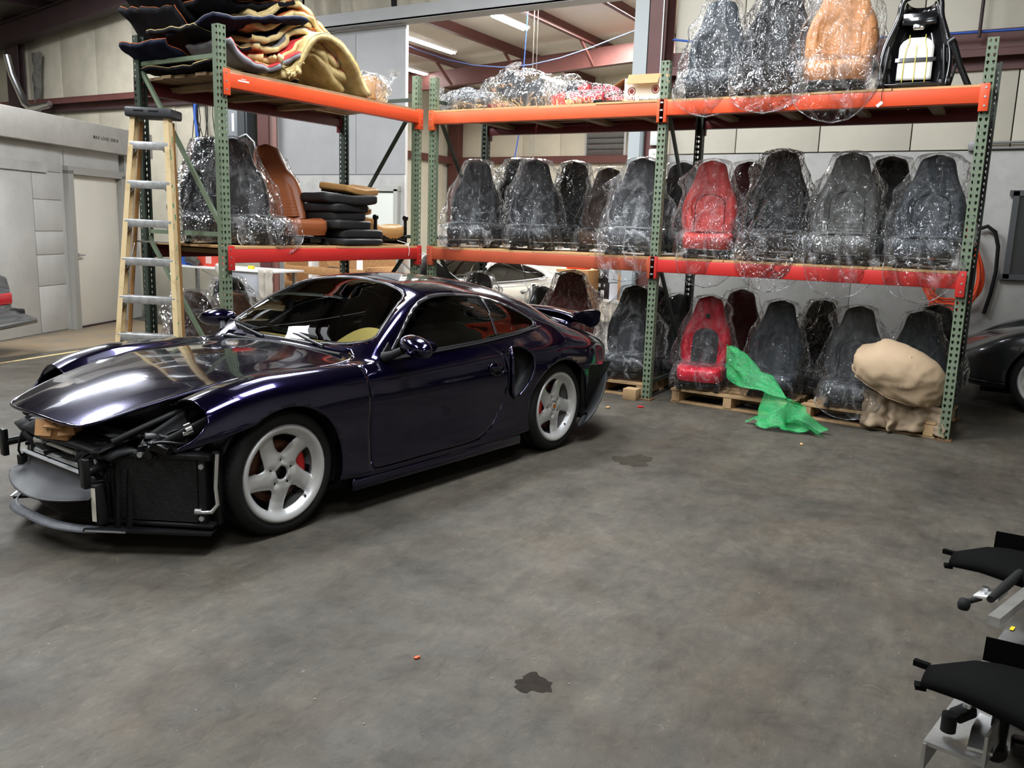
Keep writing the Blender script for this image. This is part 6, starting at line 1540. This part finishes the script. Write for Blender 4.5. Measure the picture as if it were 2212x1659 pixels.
# ------------------------------------------------------------------ aluminium frame with black covers at the near edge
rig = thing('aluminium_subframe', 'aluminium subframe with two black plastic wing covers at the near edge', 'frame', (.10, 2.9, 0), 0)
MATB = mat('matte_black_plastic', (.004, .004, .004), .7, spec=.02)
ALR = mat('brushed_aluminium', (.66, .66, .65), .36, .95, var=.2, scale=12)
def rg(name, mb, m, **k): mb.v = [(x-.10, y-2.9, z) for x, y, z in mb.v]; return mb.build(name, m, rig, **k)
def wing(dy, dx, y0):
    # trough shaped black cover tapering to a blunt end, open lip along its far edge
    out = [(-.105, .545), (-.10, .44), (-.03, .36), (.08, .28), (.20, .20), (.46, .16), (.60, .50), (.60, .72), (.10, .70), (.02, .66), (-.06, .60)]
    def s(u, v):
        x = -.10+.62*u; w0 = y0+float(np.interp(u, [0, .2, .5, 1], [-.03, -.10, -.19, -.26])); w1 = y0+float(np.interp(u, [0, .15, .5, 1], [.07, .12, .15, .15]))
        y = w0+(w1-w0)*v
        return (x+dx+.03*v, y, .40+.07*math.sin(PI*v)**.6*(.6+.4*min(1, u*4))-.02*(1-min(1, u*6)))
    o = rg('wing_cover', MB().grid(s, 20, 16), MATB, solid=.012)
    g = MB().bar((.04+dx, y0+.135, .46), (.52+dx, y0+.16, .45), .004, .07).bar((-.085+dx, y0+.06, .40), (-.125+dx, y0+.07, .40), .018, .016).bar((-.085+dx, y0-.015, .375), (-.112+dx, y0-.02, .375), .03, .012)
    g.v = [(x-.10, y-2.9, z) for x, y, z in g.v]; stuff(g.build('cover_lip', MATB, o))
wing(0, .0, 3.46); wing(0, .0, 2.44)
rg('black_arm', MB().tube([(.045, 3.08, .415), (.085, 3.22, .42), (.17, 3.50, .44), (.25, 3.75, .45)], [.012, .016, .015, .015], 10), BLACKR)
rg('silver_rail', MB().bar((.060, 2.96, .39), (.30, 3.72, .41), .035, .03), ALR)
o = rg('main_beam', MB().bar((.00, 2.40, .22), (.30, 3.85, .26), .15, .012).bar((.07, 2.38, .26), (.37, 3.83, .30), .008, .09).bar((-.07, 2.41, .18), (.23, 3.87, .22), .008, .08), ALR)
YS = mat('yellow_sticker', srgb(236, 206, 40), .5)
rg('yellow_sticker', MB().box((.125, 3.28, .254), (.012, .035, .001), rot=(0, 0, -.2)), YS); rg('yellow_sticker', MB().box((.075, 2.93, .245), (.016, .05, .001), rot=(0, 0, -.2)), YS)
rg('hinge_plate', MB().box((.045, 3.36, .33), (.075, .10, .012), rot=(0, R(-12), -.3), bev=.002).box((.08, 3.35, .345), (.012, .10, .03), rot=(0, 0, -.3)), mat('white_aluminium_plate', (.85, .85, .84), .3, .6))
rg('plate_bolt', MB().cyl((.03, 3.38, .328), (.03, 3.38, .345), .013, 10), STEEL); rg('plate_bolt', MB().cyl((.035, 3.33, .328), (.035, 3.33, .343), .007, 8), STEEL)
rg('rubber_stop', MB().cyl((-.025, 3.31, .30), (.02, 3.33, .32), .010, 8).lathe([(0, -.02), (.018, -.018), (.022, 0), (.016, .018), (0, .02)], 14, M=Matrix.Translation((-.03, 3.30, .295))), BLACKR)
rg('side_plate', MB().prism([(.0, .03), (.06, .03), (.055, .15), (.02, .16), (.005, .10)], .008, M=Matrix(((1, 0, 0, .03), (0, .9, .2, 2.40), (0, .35, 1, .22), (0, 0, 0, 1)))), ALR)
rg('rubber_stop', MB().bar((.03, 2.52, .30), (-.01, 2.47, .29), .04, .03, bev=.006).cyl((-.02, 2.46, .25), (-.02, 2.46, .30), .020, 14), BLACKR)
rg('stop_bolt', MB().cyl((.018, 2.50, .312), (.018, 2.50, .322), .011, 12), mat('zinc_bolt', (.72, .80, .78), .3, .8)); rg('stop_bolt', MB().cyl((.030, 2.53, .312), (.030, 2.53, .324), .011, 12), STEEL)
rg('brass_screw', MB().cyl((.045, 2.60, .30), (.045, 2.60, .312), .008, 10), mat('brass', (.8, .6, .25), .3, 1.0))
rg('black_clevis', MB().bar((.10, 2.56, .18), (.10, 2.48, .38), .045, .025, bev=.008, up=(0, 1, 0)).cyl((.10, 2.545, .18), (.10, 2.575, .18), .030, 16).bar((.13, 2.50, .24), (.5, 2.50, .26), .05, .05, bev=.01), BLACKM)
rg('foot_channel', MB().bar((.10, 2.90, .05), (.66, 2.66, .05), .10, .010).bar((.085, 2.855, .085), (.64, 2.615, .085), .006, .08).bar((.115, 2.95, .08), (.68, 2.71, .08), .006, .06), mat('white_painted_channel', srgb(196, 196, 198), .45))
rg('support_leg', MB().bar((.40, 2.78, .05), (.40, 2.78, .26), .05, .05).bar((.45, 3.7, .0), (.45, 3.7, .26), .05, .05), ALR)
rg('cross_rail', MB().bar((.10, 2.78, .20), (.75, 2.78, .20), .06, .04).bar((.38, 3.70, .24), (.90, 3.70, .24), .06, .04).bar((.75, 2.2, .24), (.9, 3.75, .26), .10, .04), ALR)
rg('white_end_plate', MB().prism([(.16, 3.74), (.42, 3.70), (.42, 4.0), (.165, 4.02)], .006, M=Matrix.Translation((0, 0, .34))), mat('pale_grey_plate', srgb(196, 200, 190), .5))
rg('cable', MB().tube([(.24, 2.55, .27), (.27, 2.8, .30), (.26, 3.0, .28), (.32, 3.2, .31)], .008, 6).tube([(.20, 2.30, .30), (.26, 2.40, .34), (.30, 2.5, .30)], .01, 6), BLACKR)

# ------------------------------------------------------------------ things on the back wall
ORH = mat('orange_hose_rubber', srgb(226, 78, 36), .45)
hz_ = MB(); rnd = random.Random(8)
for k in range(7):
    cx_, cz_, rx, rz = -.62+rnd.uniform(-.02, .02), 1.30+rnd.uniform(-.03, .03), .27+rnd.uniform(-.04, .03), .42+rnd.uniform(-.05, .05)
    hz_.tube([(cx_+rx*math.sin(a)*(1-.2*math.cos(a)), YW-.10-.012*k+.02*math.sin(a*2+k), cz_+rz*math.cos(a)-.08*abs(math.sin(a))) for a in np.linspace(0, 2*PI, 40, endpoint=False)], .0125, 7, closed=True)
hz_.tube([(-.80, YW-.12, 1.05), (-.84, YW-.12, .85), (-.84, YW-.11, .62)], .0125, 7)
hs = hz_.build('orange_air_hose', ORH); tag(hs, 'coiled orange air hose hanging on the back wall by the rack end', 'hose')
MB().box((-.62, YW-.10, 1.68), (.10, .14, .05), bev=.006).build('hose_hook', BLACKM, hs)
bh = MB().tube([(-.46, YW-.08, 1.70), (-.36, YW-.10, 1.74), (-.28, YW-.09, 1.68), (-.235, YW-.08, 1.52), (-.225, YW-.07, 1.25), (-.25, YW-.07, 1.0), (-.29, YW-.07, .78)], .021, 10)
bh = bh.build('black_hose', BLACKR); tag(bh, 'short black hose hanging beside the orange coil', 'hose')
w1 = struct(MB().box((.36, YW-.045, 1.65), (1.0, .03, .86)).build('window_1', mat('dark_window_pane', (.03, .033, .035), .12)))
MB().box((-.125, YW-.06, 1.65), (.06, .05, .94)).box((.875, YW-.06, 1.65), (.06, .05, .94)).box((.36, YW-.06, 2.10), (1.1, .05, .06)).box((.36, YW-.06, 1.20), (1.1, .05, .06)).build('window_frame', mat('dark_grey_window_frame', srgb(70, 72, 74), .5), w1)
jb = MB().box((-.60, YW-.065, 2.60), (.10, .07, .10), bev=.004).cyl((-.56, YW-.05, 2.635), (2.5, YW-.05, 2.66), .013, 8).cyl((-.56, YW-.05, 2.575), (2.5, YW-.05, 2.59), .013, 8)
tag((jb.build('conduit_box', mat('grey_conduit', srgb(138, 138, 136), .45, .3))), 'grey conduit box with twin pipes at the top of the painted boards', 'conduit')
bc_ = MB().tube([(-4.1, YW-.2, 3.95), (-3.6, YW-.25, 3.86), (-2.9, YW-.22, 3.82), (-1.9, YW-.23, 3.79), (-.9, YW-.22, 3.765), (.5, YW-.22, 3.75), (4.5, YW-.22, 3.74)], .014, 6).build('blue_cable', mat('blue_cable_jacket', srgb(40, 84, 170), .5)); tag(bc_, 'blue cable running along the red girt of the back wall', 'cable')
st_ = MB().tube([(-.66, YW-.25, 6.9), (-.665, YW-.25, 3.7)], .018, 8).build('hanging_rod', DARKSTEEL); tag(st_, 'thin dark rod rising above the rack end upright', 'rod')
tm = thing('white_timer', 'round white timer box on the red column', 'timer', (-4.22, YW-.30, 2.53), 0)
MB().box((0, 0, 0), (.15, .07, .16), bev=.02).build('case', WHITEP, tm); MB().cyl((0, -.036, .0), (0, -.042, 0), .05, 20).build('dial', mat('cream_dial', srgb(224, 220, 204), .5), tm)
MB().bar((0, -.044, 0), (.025, -.044, .02), .006, .002).bar((0, -.044, 0), (-.01, -.044, .03), .005, .002).build('hand', BLACKP, tm)
tag(MB().box((-4.24, YW-.29, 2.75), (.10, .05, .19), bev=.006).build('switch_box', mat('grey_white_switch', srgb(204, 206, 204), .5)), 'pale switch box above the white timer', 'switch')
pb = MB().cyl((-4.40, YW-.31, 0), (-4.40, YW-.31, 3.2), .03, 10).build('grey_downpipe', mat('grey_pipe', srgb(120, 128, 130), .5)); tag(pb, 'grey pipe running down beside the red column', 'pipe')
wp = MB().cyl((-4.22, YW-.275, 2.85), (-4.22, YW-.275, 6.6), .012, 8).build('thin_conduit', STEEL); tag(wp, 'thin steel conduit up the face of the red column', 'conduit')
# wires and boxes behind the rack beside the coupe
tag(MB().tube([(-13.0, YW-.2, 3.75), (-13.02, YW-.2, 3.35), (-12.95, YW-.2, 2.9)], .035, 8).build('blue_cable_bundle', bpy.data.materials['blue_cable_jacket']), 'thick blue cable hanging behind the ladder top', 'cable')
wr = MB(); rnd = random.Random(3)
for k in range(9):
    x = -12.75+rnd.uniform(-.35, .3); wr.tube([(x, YW-.2, 3.7), (x+rnd.uniform(-.05, .08), YW-.22, 3.3), (x+rnd.uniform(-.12, .15), YW-.2, 2.85)], .008, 5)
tag(wr.build('hanging_wires', BLACKR), 'bunch of thin wires hanging on the wall behind the ladder', 'wires'); stuff(bpy.data.objects['hanging_wires'])
eb = thing('grey_panel_box', 'grey electrical panel on the wall behind the coupe side rack', 'panel', (-12.15, YW-.12, 3.2), 0)
MB().box((0, 0, 0), (.42, .14, .80), bev=.008).build('cabinet', mat('grey_enamel', srgb(130, 134, 138), .45), eb); MB().box((.08, -.075, .0), (.06, .004, .3)).build('white_label', WHITEP, eb)
tag(MB().box((-11.78, YW-.16, 3.05), (.24, .2, 1.1), bev=.01).box((-11.78, YW-.27, 3.1), (.16, .02, .5)).build('dark_duct', mat('dark_grey_duct', (.05, .055, .06), .5)), 'dark vertical duct beside the red column', 'duct')
tag(MB().tube([(-11.95, YW-.3, 2.75), (-11.85, YW-.3, 2.92), (-11.65, YW-.28, 2.98), (-11.5, YW-.25, 2.85), (-11.45, YW-.25, 2.6)], .02, 8).build('grey_loop_pipe', STEEL), 'bent grey pipe above the brown seats', 'pipe')
# ------------------------------------------------------------------ floor behind the racks
wbn = thing('white_bench', 'long white bench top with a hanging grey front panel', 'workbench', (-10.55, 9.35, 0), R(2))
MB().box((0, 0, .80), (2.3, .7, .03), bev=.004).build('bench_top', WHITEP, wbn)
for x in (-1.05, .2, 1.05): MB().box((x, .25, .39), (.05, .05, .78)).build('leg', STEEL, wbn)
MB().box((.62, -.30, .60), (.76, .03, .36), bev=.004).build('front_panel', mat('pale_grey_panel', srgb(176, 178, 184), .5), wbn)
MB().bar((-.35, -.28, .76), (.12, .1, .42), .03, .012).build('bracket', WHITEP, wbn)
bb = thing('blue_carton', 'blue and white carton on the white bench behind the ladder', 'box', (-11.45, 9.20, .815), R(4))
MB().box((0, 0, .10), (.26, .2, .20), bev=.003).build('carton_body', mat('blue_print', srgb(36, 76, 160), .5), bb); MB().box((-.03, -.102, .11), (.12, .002, .14)).build('white_label', WHITEP, bb)
MB().box((-.03, -.104, .14), (.08, .001, .012)).box((-.03, -.104, .115), (.08, .001, .006)).box((-.03, -.104, .10), (.08, .001, .006)).build('printed_lines', mat('blue_ink', srgb(60, 100, 180), .5), bb)
ob = thing('orange_carton', 'red orange carton with a pale panel on the white bench', 'box', (-10.92, 9.25, .815), 0)
MB().box((0, 0, .11), (.36, .2, .22), bev=.003).build('carton_body', mat('red_orange_print', srgb(204, 70, 52), .5), ob); MB().box((.08, -.102, .12), (.13, .002, .15)).build('pale_panel', mat('pink_label', srgb(220, 180, 174), .5), ob)
cr_ = MB(); crumple(cr_.tube([(-.14, 0, .09), (-.02, 0, .08), (.10, -.05, .06), (.16, -.08, .055)], [.06, .075, .055, .05], 14), .02, 4)
co_ = cr_.build('black_casting', mat('grimy_metal', (.10, .095, .085), .55, .6)); tag(co_, 'grimy round motor part on the bench in front of the cartons', 'part'); co_.location = (-11.12, 9.10, .825)
tag(MB().box((-10.02, 9.25, .84), (.10, .05, .05), bev=.01).build('yellow_clamp', YS), 'small yellow clamp on the white bench end', 'clamp')
rg_ = MB().grid(lambda u, v: (-9.62+.26*u+.03*nz(u*4, v*5, 2), 9.02-.03*math.sin(u*12), .84-.46*v+.02*nz(u*7, v*3, 3)), 14, 10).build('rag', mat('grey_rag', srgb(176, 168, 156), .9), solid=.006); tag(rg_, 'grey rag hanging over the end of the white bench', 'rag')
rg2 = crumple(MB().box((-10.42, 8.98, .80), (.16, .05, .12), rot=(0, R(30), 0), bev=.02), .03, 3).build('cloth', mat('white_cloth', srgb(206, 200, 190), .9)); tag(rg2, 'white cloth tucked over the bench edge by the front upright', 'cloth')
OSB = mat('particle_board', srgb(176, 128, 80), .75, var=.35, scale=30)
wc = thing('wooden_crate', 'open wooden crate of parts behind the coupe roof', 'crate', (-9.35, 10.35, 0), R(0))
MB().box((-.72, 0, .5), (.04, .7, 1.0), bev=.004).build('side_panel', OSB, wc); MB().box((.95, .0, .45), (.04, .7, .9), bev=.004).build('side_panel', OSB, wc)
for z in (.30, .55, .80): MB().box((.12, -.36, z), (1.66, .03, .12), bev=.004).build('slat', OSB, wc)
MB().box((.12, .34, .62), (1.66, .03, .9)).build('back_panel', OSB, wc); MB().box((.12, -.34, .45), (.10, .05, .8)).build('post', OSB, wc); MB().box((.12, 0, .2), (1.64, .66, .03)).build('floor_panel', OSB, wc)
bt = crumple(MB().box((.05, -.05, .78), (.24, .18, .14), bev=.03).box((.32, -.10, .76), (.2, .16, .08), bev=.03), .05, 2); bo = bt.build('black_parts', BLACKP); bo.location = (-9.35, 10.35, 0); tag(stuff(bo), 'black parts piled in the open wooden crate', 'parts'); bo['kind'] = 'stuff'
wpst = MB().box((-8.62, 10.1, .55), (.07, .07, 1.1), bev=.01).build('white_post', WHITEP); tag(wpst, 'white post standing in front of the partition door', 'post')
tag(MB().box((-10.15, 10.6, .55), (.34, .2, 1.1), bev=.01).build('white_cabinet', WHITEP), 'narrow white cabinet beside the wooden crate', 'cabinet')
# shelf of cartons just inside the next bay
BKC = mat('black_carton', (.014, .014, .016), .5); WHC = mat('white_carton_side', srgb(220, 226, 240), .5)
shv = thing('white_shelf', 'white steel shelf of cartons inside the next bay', 'shelf', (-5.55, 13.3, 0), R(-30))
for x in (-.75, .75): 
    for y in (-.22, .22): MB().box((x, y, .9), (.05, .05, 1.8)).build('post', WHITEP, shv)
for z in (.40, 1.02): MB().box((0, 0, z), (1.5, .5, .04)).build('shelf_board', WHITEP, shv)
Ms = Matrix.Translation((-5.55, 13.3, 0)) @ Matrix.Rotation(R(-30), 4, 'Z')
def shelf_box(label, x, z, w, d, h, m, side, emblem):
    p_ = Ms @ Vector((x, -.02, z)); t = thing('wheel_carton', label, 'box', p_, R(-30), 'cartons on the white shelf')
    MB().box((0, 0, h/2), (w, d, h), bev=.003).build('carton_body', m, t)
    MB().box((w/2+.001, 0, h/2), (.002, d*.98, h*.98)).build('carton_side', side, t)
    if emblem == 'ring':
        Mf = Matrix.Translation((0, -d/2-.002, h*.5)) @ Euler((R(90), 0, 0)).to_matrix().to_4x4()
        MB().lathe([(.058, 0), (.064, 0), (.064, .001), (.058, .001)], 28, closed=True).build('ring_emblem', WHITEP, t).matrix_local = Mf
        MB().prism([(-.030, .034), (-.012, .034), (-.005, -.01), (-.005, .034), (.005, .034), (.005, -.01), (.012, .034), (.030, .034), (.012, -.036), (-.012, -.036)], .001).build('emblem_letter', WHITEP, t).matrix_local = Mf
        MB().prism([(-.02, .06), (.02, .06), (.022, .02), (0, -.07), (-.022, .02)], .001).build('side_emblem', WHITEP, t).matrix_local = Matrix.Translation((w/2+.002, 0, h*.5)) @ Euler((R(90), 0, R(90))).to_matrix().to_4x4()
    if emblem == 'labels':
        MB().box((-.07, -d/2-.001, h*.8), (.06, .001, .06)).box((0.02, -d/2-.001, h*.32), (.10, .001, .11)).build('paper_label', WHITEP, t)
        MB().prism([(-.03, .02), (.03, .02), (.012, .008), (0, -.03), (-.012, .008)], .001).build('emblem_letter', WHITEP, t).matrix_local = Matrix.Translation((.07, -d/2-.0005, h*.8)) @ Euler((R(90), 0, 0)).to_matrix().to_4x4()
    if emblem == 'arc':
        MB().tube([(-.14+.28*q, -d/2-.002, h*.56-.06*math.sin(q*PI)) for q in np.linspace(0, 1, 16)], .008, 5).build('printed_arc', BLACKP, t)
        MB().box((.0, -d/2-.001, h*.35), (.05, .001, h*.7)).build('packing_tape', mat('tan_tape', srgb(190, 150, 104), .4), t)
    return t
shelf_box('black carton with a ringed shield emblem, upper of its pile', -.50, .70, .42, .42, .25, BKC, WHC, 'ring')
shelf_box('black carton with paper labels, lower of its pile', -.46, .42, .42, .42, .275, BKC, WHC, 'labels')
shelf_box('brown carton with a curved dark line on the white shelf', .20, .42, .46, .40, .42, CARD, CARD, 'arc')
hg = MB(); rnd = random.Random(2)
for k in range(9): hg.box((-4.95+.09*k, 13.0+.05*(k % 2), 1.0+rnd.uniform(-.1, .1)), (.05, .2, .9), rot=(0, R(rnd.uniform(-5, 5)), 0), bev=.015)
hgo = hg.build('hanging_panels', mat('dark_hanging_trim', (.02, .02, .022), .5)); tag(stuff(hgo), 'dark trim strips hanging behind the middle upright', 'trim strips')
ore = MB().box((-6.45, 13.2, .95), (.34, .3, .10), bev=.02).build('red_orange_tray', mat('red_orange_plastic', srgb(228, 70, 40), .5)); tag(ore, 'red orange tray behind the tail of the silver coupe', 'tray')
tag(MB().box((-6.45, 13.2, .45), (.6, .5, .9), bev=.01).build('brown_cabinet', CARD), 'brown carton tower under the red orange tray', 'box')
yb = thing('yellow_hoist_box', 'yellow hoist control box hanging on a thin pole in the next bay', 'hoist', (-7.35, 13.0, 2.46), 0)
MB().box((0, 0, 0), (.15, .12, .22), bev=.01).build('case', mat('amber_plastic', srgb(206, 146, 40), .5), yb); MB().cyl((-.02, 0, .11), (-.02, 0, 2.9), .008, 8).cyl((.05, 0, .11), (.05, 0, 2.9), .006, 8).build('pole', mat('grey_rod', srgb(130, 128, 122), .6), yb); MB().box((.02, 0, .13), (.22, .14, .02)).build('canopy_plate', WHITEP, yb)
tag(MB().tube([(-7.6, 13.0, 3.1), (-7.66, 13.0, 2.75), (-7.72, 13.0, 2.5)], .010, 6).tube([(-7.6, 13.0, 3.1), (-7.55, 13.1, 5.2)], .008, 6).build('blue_air_line', bpy.data.materials['blue_cable_jacket']), 'blue air line dropping from the roof of the next bay', 'cable')
swag = MB().tube([(-11.6+.55*k, 14.6+.18*k, 5.25-.55*math.sin(k/8*PI)+(.0)) for k in range(9)]+[(-6.6, 16.2, 5.45), (-6.2, 16.3, 5.8)], .011, 6).build('blue_roof_cable', mat('dull_blue_cable', srgb(52, 68, 110), .6)); tag(swag, 'blue cable sagging under the roof beyond the opening', 'cable')
whd = struct(MB().box((FX0+.06, 14.6, 1.15), (.08, 2.6, 2.3)).build('door_3', mat('bright_white_door', (.9, .9, .9), .5)))
wb2 = MB().box((-10.2, FY-.25, 1.2), (6.5, .06, 2.4), bev=.01).build('white_board_wall', mat('bright_white_board', srgb(240, 240, 238), .5)); struct(wb2); wb2.name = 'wall_white_lining'
# ------------------------------------------------------------------ tail of a dark car at the far left, litter
lc = thing('dark_sedan', 'dark old sedan, only its tail lamp and black bumper in view', 'car', (-10.62, 3.97, 0), R(30))
# local x towards its tail
DKP = mat('dark_grey_car_paint', (.035, .037, .04), .35, .2, coat=.6)
prof = [(-3.9, .55), (-3.6, .80), (-2.4, .88), (-1.7, 1.30), (-.2, 1.32), (.75, .95), (1.42, .90), (1.53, .80), (1.55, .52), (1.45, .30), (-3.85, .28)]
def sed(u, v):
    P_ = smooth_poly(prof, 4); i = int(u*len(P_)) % len(P_); q = 2*v-1
    w = .82*(1-.14*max(0, (P_[i][1]-.9)/.4)); bulge = 1-abs(q)**6*.06
    return (P_[i][0]*(1-.02*abs(q)**3), w*q, .25+(P_[i][1]-.25)*bulge)
b_ = MB().grid(sed, 44, 15, wrapu=True)
for v in (0, 1): b_.add([sed(k/44, v) for k in range(44)], [tuple(range(44))], 0, True)
b_.build('body_shell', DKP, lc)
MB().box((1.50, 0, .42), (.20, 1.72, .14), bev=.03).box((1.40, .83, .42), (.5, .08, .13), bev=.02).box((1.40, -.83, .42), (.5, .08, .13), bev=.02).build('rear_bumper', BLACKR, lc)
for sy in (-1, 1): MB().box((1.50, sy*.52, .60), (.10, .58, .13), bev=.02).build('tail_lamp', mat('red_lamp_lens', srgb(170, 26, 36), .2), lc)
MB().box((1.53, 0, .67), (.02, .46, .13), bev=.005).build('plate_recess', BLACKP, lc)
for x in (-2.7, .75):
    for sy in (-1, 1):
        o = MB().lathe([(.18, -.09), (.29, -.09), (.31, -.05), (.31, .05), (.29, .09), (.18, .09)], 28, M=Matrix.Translation((x, sy*.74, .31)) @ Matrix.Rotation(PI/2, 4, 'X'), closed=True).build('wheel', TYRE, lc)
        MB().lathe([(0, .03), (.15, .06), (.185, .08)], 20, M=Matrix.Translation((x, sy*.74, .31)) @ Matrix.Rotation(-sy*PI/2, 4, 'X')).build('hub_cap', RIMS, o)
for lab, nm, x, y, d, m in [('tiny orange scrap on the bare floor in front of the camera', 'orange_scrap', -1.733, 2.347, (.022, .014, .006), OR1), ('small red scrap on the floor by the middle upright foot', 'red_scrap', -2.80, 7.12, (.05, .03, .014), CALI),
                            ('small wood chip on the floor near the middle upright', 'wood_chip', -3.02, 6.90, (.03, .04, .015), WOOD), ('pale splinter on the floor before the bubble wrap', 'wood_splinter', -1.28, 6.62, (.05, .02, .008), WOOD)]:
    o = crumple(MB().box((0, 0, d[2]/2+.001), d, rot=(0, 0, x), bev=.002), .006, 3).build(nm, m); o.location = (x, y, 0); tag(o, lab, 'scrap')
sp_ = MB(); rnd = random.Random(9)
for k in range(130):
    x, y = rnd.uniform(-4.2, 1.0), rnd.uniform(1.6, 6.8); s_ = rnd.uniform(.0015, .0045)
    sp_.box((x, y, .0016), (s_*rnd.uniform(.6, 2), s_, .0022), rot=(0, 0, rnd.uniform(0, 3)))
tag(stuff(sp_.build('floor_crumbs', mat('pale_crumbs', srgb(150, 142, 130), .8))), 'scattered pale crumbs and grit on the concrete', 'grit')
blk = MB().box((0, 0, .052), (.13, .13, .104), bev=.003).build('wood_block', PALW); blk.location = (-3.02, 7.44, 0); tag(blk, 'square wood block under the film by the middle upright', 'block')
